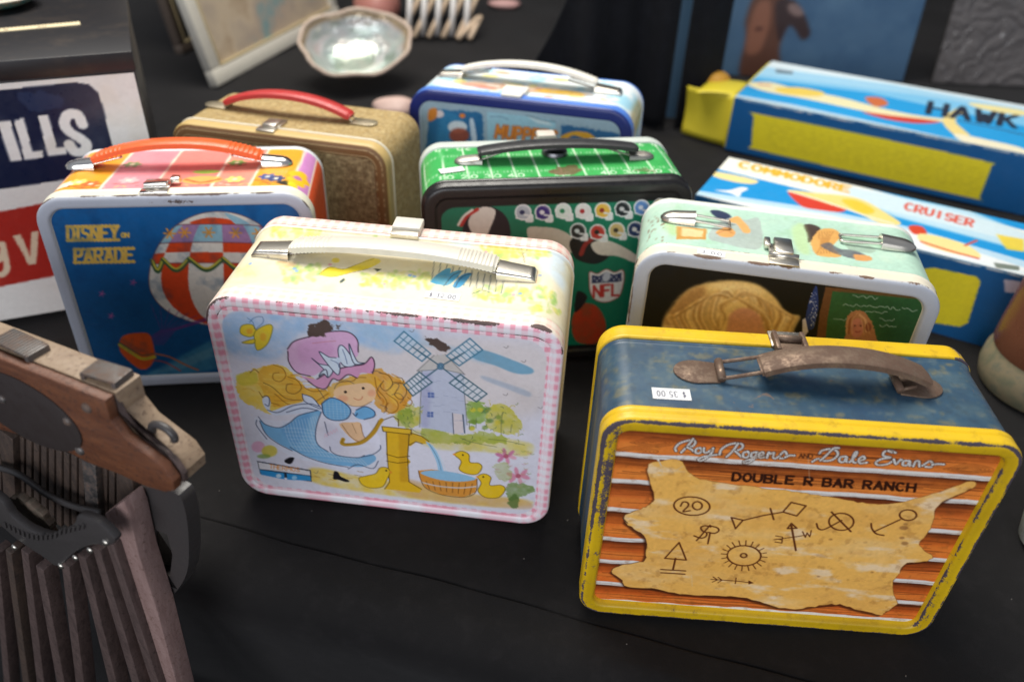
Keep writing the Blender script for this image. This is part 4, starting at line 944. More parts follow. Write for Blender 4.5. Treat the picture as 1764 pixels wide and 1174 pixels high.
    tube('bracket_curl', [(b[0]-.15, y0-.8, hc+.3), (b[0]-.15, y0+.8, hc+.3)], .22, M_RUSTY, br2, 12, smooth=False)
    x0 = a[0]+1.15; x1 = T(755, 240)[0]
    wire(r, [(x0, y0-.72, hc+.3), (x0+.6, y0-.72, hc+.42), (x1+.6, y0-.66, hc+1.0)], M_RUSTY, .11); wire(r, [(x0, y0+.72, hc+.3), (x0+.6, y0+.72, hc+.42), (x1+.6, y0+.66, hc+1.0)], M_RUSTY, .11)
    xe = b[0]+1.35
    handle(r, M_RUSTY, ((x1+xe)/2, y0+.05), xe-x1, hc+.72, .95, 1.85, .42, 6, ribs=0, hollow=.3)
    wire(r, [(b[0]-.15, y0-.72, hc+.3), (b[0]+.6, y0-.7, hc+.6)], M_RUSTY, .11)
    bx = T(868, 80)[0]
    lt = box('latch', (bx-.85, d-2.6, hc+.02), (bx+.75, d-1.45, hc+.42), M_RUSTY, r, .1)
    wn = metal('worn nickel', (.55, .5, .42), .38, .3)
    box('latch_plate', (bx-1.05, d-1.6, h-.02), (bx+1.05, d-.1, h+.16), wn, lt, .06)
    for sx in (-1, 1): box('latch_arm', (bx+sx*.8-.14, d-2.3, hc+.1), (bx+sx*.8+.14, d-.5, hc+.62), M_RUSTY, lt, .06)
    tube('latch_roll', [(bx-.7, d-1.1, h+.3), (bx+.7, d-1.1, h+.3)], .26, M_RUSTY, lt, 12, smooth=False)
    c = T(412, 308); sticker(r, c, 1, 2.05, .92, '$ 35.00', hc, flip=True)
ranch_box()

# ---- profiles shared by the boxes that open at the front
def front_lid(dl=1.25, pi=1.0, rec=.27):
    return [(pi, rec+.01), (pi-.03, rec-.02), (pi-.08, rec*.5), (pi-.15, .05), (pi-.24, .0), (.34, 0), (.2, .02), (.1, .06), (.04, .13), (.0, .24), (0, dl-.12), (-.05, dl-.06), (-.05, dl), (.05, dl+.02), (.12, dl+.02)]
def body_band(d, dl=1.25):
    return [(.16, dl-.02), (.12, dl+.05), (.03, dl+.08), (.0, dl+.14), (.02, dl+.22), (.06, dl+.26), (.06, d-.75), (.02, d-.7), (-.02, d-.62), (-.02, d-.3), (.05, d-.12), (.2, d-.03), (.45, d), (1, d)]

# ================================================================== 3. white-rimmed box with a balloon
def balloon_box():
    K = LunchBox('white rimmed blue lunch box with striped balloon and orange handle', -25.14, 53.48, 7.45, 19.83, 9.98, 17.09, 2.2, (-1.9, -.15),
        dict(FTL=(50, 342), FTR=(533, 325), FBL=(147, 674), BTL=(135, 262), BTR=(552, 250)), .1)
    d, h, w, r = K.d, K.h, K.w, K.root
    m = tin('white rimmed tin', .33, (.06, .04, .035), .12)
    cv = K.canvas(.65, .075, (18, 96, 160)); cv.crop(K.HF, 2.609, 40, 230)
    cv.poly([(60, 700), (1300, 700), (1300, 1150), (60, 1150)], (14, 80, 128), .7, soft=2.5)
    cv.poly([(500, 1110), (640, 1040), (840, 930), (1000, 860), (1300, 780), (1300, 1000), (900, 1060), (640, 1110)], (70, 138, 168), .85, soft=.25)
    cv.poly([(550, 1095), (760, 1000), (1000, 900), (1000, 940), (700, 1070)], (120, 165, 180), .5, soft=.2)
    t = np.linspace(0, 6.283, 40)
    bal = np.c_[875+322*np.cos(t), 668+324*np.sin(t)]; bal[:, 1] = np.where(bal[:, 1] > 668, 668+(bal[:, 1]-668)*.62, bal[:, 1])
    cv.poly(bal, (228, 222, 212))
    OR = (222, 74, 32); PU = (168, 128, 170); LB = (150, 192, 208)
    def gx(u, v): return (875+322*math.sin(u)*math.cos(v), 668-324*math.sin(v)*(1 if v > 0 else .62)-14*math.cos(u)*math.cos(v))
    def cell(u0, u1, v0, v1, c):
        n = 7; P = [gx(u0+(u1-u0)*k/n, v0) for k in range(n+1)]+[gx(u1, v0+(v1-v0)*k/n) for k in range(n+1)]+[gx(u1+(u0-u1)*k/n, v1) for k in range(n+1)]+[gx(u0, v1+(v0-v1)*k/n) for k in range(n+1)]
        cv.poly(P, c)
    us = np.linspace(-1.5, 1.6, 7)
    cv.poly([(740, 398), (830, 372), (950, 385), (945, 402), (840, 405)], OR, 1, True); cv.poly([(900, 350), (1000, 390), (1040, 440), (960, 410)], LB, 1, True)
    for i in range(6): cell(us[i], us[i+1], .56, .92, (LB, PU)[i % 2])
    for i in range(6): cell(us[i], us[i+1], .40, .56, ((232, 226, 216), OR)[i % 2]); cell(us[i], us[i+1], .24, .40, (OR, (232, 226, 216))[i % 2]); cell(us[i], us[i+1], -1.3, .24, ((232, 226, 216), OR)[i % 2])
    for i in range(6):
        q = gx((us[i]+us[i+1])/2, .74)
        for k in range(6): a = k*1.047; cv.line([q, (q[0]+26*math.cos(a), q[1]+24*math.sin(a))], .13, (232, 158, 60), 1, False)
    for v in (.24, .56, .92): cv.line([gx(u, v) for u in np.linspace(-1.55, 1.55, 20)], .07, (120, 60, 60), .9)
    for i in range(6):
        p, q = gx(us[i], .3), gx(us[i+1], .3); mid = ((p[0]+q[0])/2, (p[1]+q[1])/2+52)
        cv.line([p, mid, q], .36, (60, 96, 62)); cv.line([(p[0], p[1]-5), (mid[0], mid[1]-8), (q[0], q[1]-5)], .15, (214, 196, 70))
    cv.line(bal, .06, (110, 60, 60), .9, closed=True)
    # ropes and basket
    for k in range(12):
        a, b = 560+k*42, 830+abs(k-6)*-10; cv.line([(a, b), (640+(k-6)*6, 890), (500+k*10, 960)], .05, (120, 60, 130), .9, False)
    cv.poly([(412, 960), (440, 915), (540, 905), (565, 950), (572, 1020), (545, 1065), (500, 1070), (430, 1010)], (224, 90, 34), 1, True); cv.line([(415, 960), (480, 1005), (520, 1025), (572, 1015)], .3, (206, 178, 50)); cv.line([(415, 950), (480, 990), (520, 1008), (570, 1000)], .1, (70, 90, 60))
    cv.line([(572, 1000), (640, 1015), (720, 1055), (770, 1075)], .14, (206, 110, 50)); cv.line([(560, 1030), (620, 1040), (690, 1080)], .1, (196, 70, 50))
    for p in ((482, 672), (340, 725), (380, 826)):
        for k in range(5): cv.line([p, (p[0]+14*math.cos(k*1.257), p[1]+14*math.sin(k*1.257))], .07, (206, 96, 160), 1, False)
    # circus lettering
    YL = (236, 192, 92)
    def circus(txt, p0, p1, hh, gap, wd):
        p0, p1 = np.array(p0, float), np.array(p1, float)
        cv.text(txt, p0, p1, (0, -hh), wd, YL, gap); n = len(txt)*2+1
        for k in range(n+1):
            q = p0+(p1-p0)*k/n
            cv.ell(q, 11, 8, YL); cv.ell(q+(0, -hh), 11, 8, YL)
    circus('DISNEY', (192, 484), (418, 478), 62, .36, .25); cv.text('ON', (434, 466), (466, 465), (0, -18), .13, YL, .25)
    circus('PARADE', (222, 584), (484, 576), 60, .36, .25)
    cv.blotch((10, 60, 110), .3, 1.2, 7, .52, 4); cv.grain(.05)
    K.panel(cv, .74, .26, .075, m)
    def coll(S, I, Y, X, Z):
        Cc = np.zeros(S.shape+(4,)); face = np.clip((.35-Y)/.25, 0, 1)[..., None]
        Cc[..., :3] = lin(s255(238, 234, 212))*(1-face)+lin(s255(188, 193, 206))*face  # white rim: bluish shade put into the face colour, top left cream
        top = np.clip((Z-h+2.4)/1, 0, 1)
        Cc[..., 3] = np.exp(-((Y-.2)/.13)**2)*(I < .4)*(.2+.24*top)*wearmap(S, 31, 1., 1.0, 1.1)+.34*np.exp(-((I-.5)/.25)**2)*np.exp(-((X-.5)/2.2)**2)*(Z > h-2)*(Y < .2)+.2*(I > .4)*(I < .9)*top*wearmap(S, 33, .2, .9, .9)
        return Cc
    K.shell('lid', front_lid(1.3), coll, m, dense=.12)
    tc = Canvas(-16, 16, 0, d, .12, (236, 110, 46)); tc.crop(K.HT, 3.835, 100, 250)
    xs = [-12, -9.2, -5.6, -1.8, 2.4, 5.2, 8.2, 16]; cols = [(232, 96, 40), (246, 168, 42), (236, 150, 160), (240, 140, 130), (240, 150, 130), (246, 168, 42), (214, 146, 196)]
    f = tc.f; tc.f = lambda p: np.atleast_2d(np.asarray(p, float))
    tc.poly([(-16, 0), (-9.4, 0), (-8.4, d), (-16, d)], (236, 100, 40))
    for a, b, c in zip(xs[:-1], xs[1:], cols): tc.poly([(a, 0), (b, 0), (b+.6, d), (a+.6, d)], c)
    tc.poly([(9.6, 0), (16, 0), (16, d), (9.6, d)], (226, 84, 40)); tc.poly([(8.6, 0), (9.9, 0), (9.9, d), (8.6, d)], (210, 140, 200))
    for a in xs[1:-1]: tc.line([(a, 0), (a+.6, d)], .22, (250, 226, 206), 1, False)
    tc.line([(9.9, 0), (9.9, d)], .2, (250, 226, 206), 1, False)
    rs = np.random.RandomState(5)
    for x, y, c in ((-7.4, 3.0, (250, 226, 120)), (-6.4, 2.6, (226, 110, 50)), (-8.4, 2.7, (250, 240, 220)), (-3.8, 3.2, (246, 190, 190)), (4.0, 3.0, (250, 226, 120)), (3.6, 6.4, (120, 160, 80)), (6.4, 3.4, (60, 84, 150)), (7.1, 3.0, (40, 60, 120)), (6.6, 6.2, (236, 110, 60)), (-4.4, 6.4, (120, 150, 90)), (-7.2, 6.4, (230, 100, 60))):
        for q in range(6): tc.ell((x+.42*math.cos(q*1.05), y+.32*math.sin(q*1.05)), .32, .22, c, .95, q*60)
        tc.ell((x, y), .2, .17, (250, 240, 210)); tc.line([(x-.9, y-.6), (x-.2, y-.75), (x+.8, y-.5)], .1, (120, 60, 40), .8)
    for k in range(12): tc.line([(-9+k*1.5, 1.9+.2*(k % 3)), (-8.6+k*1.5, 2.2), (-8.2+k*1.5, 1.9)], .09, [(250, 226, 120), (206, 70, 60), (250, 240, 220)][k % 3], .9)
    for k in range(5): tc.ell((8.8+.5*math.cos(k*1.25), 3.6+.9*math.sin(k*1.25)), .5, .55, (248, 196, 40))
    tc.ell((8.7, 3.5), .35, .4, (190, 120, 170)); tc.poly([(7.2, 2.2), (8, 2.6), (8.6, 1.9), (8.2, 1.6)], (40, 36, 30), 1, True); tc.poly([(8, 2.6), (8.8, 2.2), (8.8, 1.4), (8.2, 1.7)], (246, 214, 40), 1, True)
    tc.ell((1.6, 3), 1.5, .8, (236, 190, 90), .8); tc.line([(.4, 3.1), (1.6, 2.5), (2.9, 3.1)], .2, (200, 90, 50)); tc.ell((1.6, 4.6), 1.0, .4, (160, 190, 80)); tc.grain(.04)
    def colb(S, I, Y, X, Z):
        Cc = tc.get(np.clip(S, -15.9, 15.9), Y); rim = ((Y < 1.56) | (Y > d-.74))[..., None]
        Cc[..., :3] = np.where(rim, lin(s255(226, 230, 232)), Cc[..., :3])
        Cc[..., 3] = .1*np.exp(-((Y-1.4)/.1)**2)+.12*np.exp(-((Y-d+.15)/.15)**2); return Cc
    K.shell('body', body_band(d, 1.3), colb, m, cap='last', dense=.14)
    T = lambda x, y: K.T(3.835, 100, 250, x, y)
    a, b = T(165, 165), T(1460, 105); y0 = (a[1]+b[1])/2
    bullet(r, M_CHROME, (a[0], y0), -1, 2.3, 1.5, .75, h, 0); bullet(r, M_CHROME, (b[0], y0), 1, 2.3, 1.5, .75, h, 0)
    OP = plastic('orange plastic', (.86, .13, .025), .38, 900)
    handle(r, OP, ((a[0]+b[0])/2, y0), abs(b[0]-a[0])-2.3, h+.7, 1.1, 1.7, .5, 4, ribs=9)
    for sx, q in ((-1, a), (1, b)):
        for oy in (-.5, .5): wire(r, [(q[0]-sx*.8, y0+oy, h+.35), (q[0]-sx*1.4, y0+oy, h+.45), (q[0]-sx*3.4, y0+oy, h+.95)], M_CHROME, .1)
    c = T(715, 200)
    lt = box('latch', (c[0]-.95, 1.35, h-.02), (c[0]+.95, 2.6, h+.14), M_CHROME, r, .04)
    box('latch_lever', (c[0]-.8, 1.0, h+.3), (c[0]+.85, 2.1, h+.5), M_CHROME, lt, .08); tube('latch_roll', [(c[0]-.85, 1.5, h+.26), (c[0]+.85, 1.5, h+.26)], .2, M_CHROME, lt, 12, smooth=False)
    box('latch_hook', (c[0]-1., -.02+.35, h-.0), (c[0]+1., 1.3, h+.12), M_CHROME, lt, .05); box('latch_ear', (c[0]+.9, 1.9, h+.05), (c[0]+1.6, 2.6, h+.6), M_CHROME, lt, .12)
balloon_box()

# ================================================================== 4. tan tweed case
def tweed_box():
    K = LunchBox('tan tweed lunch box with red handle and stitched brown front', -21.36, 67.61, -12.37, 20.66, 9.18, 16.53, 2.0, (-.28, -.24),
        dict(FTL=(288, 209), FTR=(664, 254), BTL=(380, 156), BTR=(725, 195)), .16)
    d, h, w, r = K.d, K.h, K.w, K.root
    n = N('woven tweed'); tc = n.add('ShaderNodeAttribute', attribute_name='Col')
    fx = n.noise(60, 3, .5, stretch=(26, 3, 3)); fz = n.noise(60, 3, .5, stretch=(3, 3, 26)); fy = n.noise(60, 3, .5, stretch=(3, 26, 3))
    v = n.math('MAXIMUM', n.math('MAXIMUM', fx, fz), fy)
    c = n.mix(n.rng(v, .45, .72, 0, .75), tc.outputs['Color'], (.62, .50, .26), 'MIX'); c = n.mix(n.rng(n.noise(260, 3), .48, .7, 0, .5), c, (.12, .08, .035))
    n.bump(v, .4, .0008); mt = n.set(Base_Color=c, Roughness=.75)
    ml = plastic('tan leatherette', (.60, .42, .16), .45, 700); mbr = plastic('brown leatherette', (.20, .10, .035), .5, 500)
    mcr = plastic('cream piping', (.80, .74, .58), .45)
    K.shell('front_piping', [(1.25, .22), (1.2, .12), (1.0, .04), (.8, 0), (.45, .0), (.25, .05), (.12, .16)], flat((116, 74, 38)), mbr, dense=.2)
    K.shell('lid', [(.12, .15), (.05, .25), (0, .4), (0, 1.2), (.04, 1.28), (.12, 1.3)], flat((215, 175, 95)), ml, dense=.2)
    K.shell('rim', [(.1, 1.3), (-.06, 1.32), (-.1, 1.4), (-.06, 1.5), (.08, 1.52)], flat((235, 225, 195)), mcr)
    K.shell('body', [(.1, 1.5), (.05, 1.56), (.05, d-.6), (.08, d-.3), (.2, d-.1), (.45, d), (1, d)], flat((150, 120, 62)), mt, cap='last', dense=.4)
    cv = K.canvas(.9, .2, (88, 62, 30)); K.panel(cv, 1.0, .2, .2, mt, 'front_panel')  # same weave in a darker tone, the front's shade put into the colour
    # stitches round the front
    V, F = [], []
    for i in range(2):
        ins = .45 if i == 0 else 1.02
        per = np.linspace(0, len(K.S)-1, 150).astype(int)
        for k in per:
            x, z = K.X[k]-K.NX[k]*ins, K.Z[k]-K.NZ[k]*ins; tx, tz = K.NZ[k]*.17, -K.NX[k]*.17; nx, nz = K.NX[k]*.035, K.NZ[k]*.035; b = len(V); yy = -.03 if i == 0 else .0
            for s1, s2, y in ((-1, -1, yy+.05), (1, -1, yy+.05), (1, 1, yy+.05), (-1, 1, yy+.05), (-.7, -.6, yy-.02), (.7, -.6, yy-.02), (.7, .6, yy-.02), (-.7, .6, yy-.02)): V.append((x+tx*s1+nx*s2, y, z+tz*s1+nz*s2))
            F += [[b+4, b+5, b+6, b+7], [b, b+1, b+5, b+4], [b+1, b+2, b+6, b+5], [b+2, b+3, b+7, b+6], [b+3, b, b+4, b+7]]
    st = mesh('stitching', V, F, plastic('stitch thread', (.50, .36, .18), .7), r); st['kind'] = 'stuff'
    T = lambda x, y: K.T(3.6, 270, 90, x, y)
    a, b = T(385, 345), T(1285, 430); y0 = (a[1]+b[1])/2
    MB = metal('dull brass', (.46, .40, .28), .4, .25)
    for q, sx in ((a, -1), (b, 1)):
        outl = [(sx*(.6+.9*math.cos(t)), .75*math.sin(t)) for t in np.linspace(-1.57, 1.57, 11)]+[(-sx*.9, .75), (-sx*.9, -.75)]
        extrude('handle_bracket', outl if sx > 0 else outl[::-1], .1, ((q[0], y0, h+.12), (1, 0, 0), (0, 1, 0), (0, 0, 1)), MB, r, .03)
        for oy in (-.4, .4): wire(r, [(q[0]-sx*.7, y0+oy, h+.15), (q[0]-sx*1.2, y0+oy, h+.4), (q[0]-sx*2, y0+oy, h+.8)], MB, .09)
    handle(r, plastic('red plastic', (.48, .03, .028), .4, 800), ((a[0]+b[0])/2-.1, y0), abs(b[0]-a[0])-1.7, h+.5, 1.25, 1.5, .5, 3)
    c = T(735, 450)
    lt = box('latch', (c[0]-.8, 1.2, h+.0), (c[0]+.8, 3.2, h+.16), M_NICKEL, r, .05); box('latch_lever', (c[0]-.65, 1.1, h+.14), (c[0]+.65, 2.6, h+.42), M_NICKEL, lt, .1); box('latch_hook', (c[0]-.85, .25, h+.01), (c[0]+.85, 1.3, h+.2), M_NICKEL, lt, .06)
tweed_box()

# ================================================================== 5. green football box
def football_box():
    K = LunchBox('green lunch box with football field top and rows of tiny helmets', 3.56, 58.47, 7.83, 21.58, 9.06, 17.22, 2.0, (.08, -.67),
        dict(FTL=(726, 325), FTR=(1198, 306), BTL=(720, 244), BTR=(1152, 232)), .1)
    d, h, w, r = K.d, K.h, K.w, K.root
    m = tin('football tin', .32, (.09, .06, .05), .12)
    cv = K.canvas(.95, .075, (16, 16, 18)); 
    cv.f = lambda p: np.atleast_2d(np.asarray(p, float))
    a, b, rr = w/2-1.35, h/2-1.5, 1.2
    t = np.linspace(0, 1.5708, 8)
    rp = [(a-rr+rr*math.cos(k), h/2-.35+b-rr+rr*math.sin(k)) for k in t]+[(-a+rr-rr*math.sin(k), h/2-.35+b-rr+rr*math.cos(k)) for k in t]+[(-a+rr-rr*math.cos(k), h/2-b+rr-rr*math.sin(k)) for k in t]+[(a-rr+rr*math.sin(k), h/2-b+rr-rr*math.cos(k)) for k in t]
    cv.poly(rp, (14, 118, 88))
    cv.crop(K.HF, 2.302, 680, 90)
    # player's sleeve, arm and ball
    cv.poly([(270, 690), (300, 650), (345, 615), (400, 625), (440, 660), (455, 720), (430, 800), (280, 800)], (30, 24, 34), 1, True)
    cv.poly([(290, 690), (310, 640), (350, 618), (395, 632), (380, 690), (340, 760)], (226, 218, 206), 1, True); cv.line([(262, 690), (285, 655), (325, 628)], .3, (190, 50, 44)); cv.line([(250, 690), (272, 655), (305, 630)], .2, (232, 226, 214))
    cv.poly([(520, 705), (580, 695), (650, 705), (700, 740), (690, 800), (560, 800)], (206, 196, 180), 1, True)
    cv.poly([(690, 750), (740, 725), (800, 750), (850, 800), (800, 840), (730, 830), (700, 800)], (26, 22, 28), 1, True); cv.line([(735, 800), (750, 765), (775, 742)], .4, (150, 44, 40))
    cv.poly([(775, 760), (830, 745), (900, 770), (960, 810), (950, 835), (880, 810), (800, 800)], (220, 210, 196), 1, True)
    cv.poly([(700, 1060), (740, 1000), (800, 1010), (835, 1080), (820, 1150), (720, 1150)], (180, 60, 30), 1, True, wash=.2); cv.poly([(720, 950), (760, 970), (740, 1010), (710, 1030)], (30, 26, 30), 1, True)
    def helmet(x, y, c, k):
        for col, e in (((238, 238, 236), 5), (c, 0)):
            cv.ell((x, y-2), 28+e, 27+e, col); cv.poly([(x-26-e, y), (x-24-e, y+18+e), (x+4, y+24+e), (x+6, y)], col)
            cv.line([(x+6, y+8), (x+32, y+12), (x+33, y+30), (x+16, y+30)], .16+e*.035, col if e else (226, 226, 224), 1, False)
        cv.ell((x-4, y-2), 10, 9, k)
        cv.line([(x-2, y-28), (x+18, y-18), (x+26, y-4)], .06, (220, 220, 220), .6)
    for q, c, k in (((505, 640), (176, 182, 190), (36, 44, 84)), ((583, 640), (60, 44, 120), (226, 220, 226)), ((663, 634), (216, 226, 216), (40, 130, 90)), ((742, 634), (226, 224, 220), (170, 40, 48)), ((820, 630), (226, 180, 70), (140, 40, 36)), ((899, 624), (28, 32, 40), (206, 206, 206)), ((975, 618), (96, 140, 196), (210, 216, 226)), ((1050, 612), (206, 170, 70), (60, 60, 60)),
                    ((722, 712), (40, 42, 44), (206, 214, 214)), ((800, 716), (190, 60, 50), (30, 26, 26)), ((876, 708), (206, 180, 116), (60, 50, 40)), ((950, 704), (40, 60, 100), (226, 226, 220)), ((1024, 698), (176, 60, 50), (220, 210, 200))): helmet(*q, c, k)
    sh = [(770, 872), (800, 880), (835, 862), (868, 874), (900, 864), (906, 900), (892, 960), (870, 980), (832, 992), (792, 982), (772, 950), (768, 905)]
    cv.poly(sh, (232, 230, 230), 1, True); cv.poly([(778, 884), (806, 890), (836, 872), (866, 884), (896, 874), (896, 910), (778, 918)], (44, 52, 96)); cv.ell((836, 892), 15, 20, (200, 205, 220), 1, 30)
    for k in range(4): cv.ell((788+k*10, 898+(k % 2)*10), 3, 3, (226, 226, 236)); cv.ell((856+k*10, 892+(k % 2)*10), 3, 3, (226, 226, 236))
    cv.text('NFL', (786, 972), (888, 964), (0, -44), .22, (196, 52, 48), .3); cv.line(sh, .06, (190, 60, 60), .9, closed=True)
    cv.grain(.04); K.panel(cv, 1.0, .16, .075, m)
    tc = Canvas(-15, 15, 0, d, .09, (66, 176, 90))
    tc.blotch((50, 156, 76), .6, 1.5, 3); 
    for k in range(-6, 7):
        x = k*1.85+.4; tc.line([(x, .8), (x-.25, d)], .13, (222, 240, 214), 1, False)
    for y in (2.6, 5.9):
        for k in range(90): tc.line([(-12+k*.27, y-.2), (-12+k*.27, y+.2)], .06, (214, 234, 206), .9, False)
    for k, s_ in zip(range(-5, 6, 1), ('10', '20', '30', '40', '', '50', '', '40', '30', '20', '10')):
        x = k*1.85+.4
        if s_:
            tc.text(s_, (x-.62, 1.55), (x+.62, 1.55), (0, .62), .11, (226, 240, 218), .6); tc.text(s_, (x+.5, 7.7), (x-.6, 7.7), (0, -.62), .11, (226, 240, 218), .6)
    tc.poly([(-.8, 2), (.6, 1.5), (2.3, 2.2), (1.6, 3.6), (.2, 3.2)], (120, 84, 62), .8, rag=.3); tc.poly([(-7.5, 7.6), (-6, 7.4), (-6.6, 8)], (120, 90, 60), .7, rag=.2); tc.poly([(5.5, 2), (8, 1.6), (7.4, 2.6)], (110, 90, 60), .5, rag=.2)
    tc.grain(.05)
    def colb(S, I, Y, X, Z):
        Cc = tc.get(np.clip(S, -14.9, 14.9), Y); k = np.clip((1.28-Y)/.05, 0, 1)[..., None]; Cc[..., :3] = Cc[..., :3]*(1-k)+lin(s255(26, 24, 24))*k
        Cc[..., 3] = .16*np.exp(-((Y-.16)/.15)**2)*wearmap(S, 41, .6, 1.6, 1.2)+.22*np.exp(-((Y-1.2)/.1)**2)*wearmap(S, 43, .6, 1.2, 1.2); return Cc
    K.shell('body', [(1.45, .15), (1.15, .13), (1.02, .05), (.9, 0), (.5, 0), (.33, .02), (.18, .08), (.08, .18), (.02, .34), (0, .5), (-.05, .62), (-.05, .7), (.0, .78), (.0, 1.0), (-.05, 1.08), (-.05, 1.16), (.02, 1.22), (.06, 1.3), (.06, d-1.5), (.1, d-1.4)], colb, tin('black edged tin', .3, (.20, .16, .13), .1), dense=.1)
    K.shell('lid', [(.2, d-1.42), (-.02, d-1.4), (-.06, d-1.3), (-.05, d-.5), (.02, d-.2), (.2, d-.04), (.45, d), (1, d)], flat((206, 214, 206), .05), m, cap='last', dense=.2)
    T = lambda x, y: K.T(2.302, 680, 90, x, y)
    a, b = T(295, 428), T(985, 418); y0 = (a[1]+b[1])/2
    MG = metal('dull zinc', (.42, .40, .36), .45, .2)
    bullet(r, MG, (a[0], y0), -1, 2.2, 1.5, .5, h); bullet(r, MG, (b[0], y0), 1, 2.2, 1.5, .5, h)
    for sx, q in ((-1, a), (1, b)):
        for oy in (-.45, .45): wire(r, [(q[0]-sx*.8, y0+oy, h+.3), (q[0]-sx*1.4, y0+oy, h+.45), (q[0]-sx*3.0, y0+oy, h+1.0)], MG, .09)
    hm = plastic('black rubbery plastic', (.022, .022, .024), .42, 700)
    handle(r, hm, ((a[0]+b[0])/2+.2, y0+.2), abs(b[0]-a[0])-1.2, h+.75, .5, 1.9, .42, 8)
    c = T(645, 400); lathe('thumb_button', [(0.01, .42), (.7, .4), (1.0, .28), (1.1, .08), (1.1, -.05)], metal('dark button', (.16, .16, .17), .35, .1), r, 28, (c[0], c[1], h+.05))
    c = T(600, 320); lt = box('latch', (c[0]-1.0, d-1.7, h-.05), (c[0]+1.0, d-.1, h+.25), MG, r, .08); box('latch_tab', (c[0]-.8, d-1.2, h+.2), (c[0]+.8, d+.15, h+.75), plastic('pale latch plastic', (.62, .56, .48), .5), lt, .2)
    c = T(230, 470); sticker(r, c, 14, 2.0, .85, '', h+.0)
football_box()

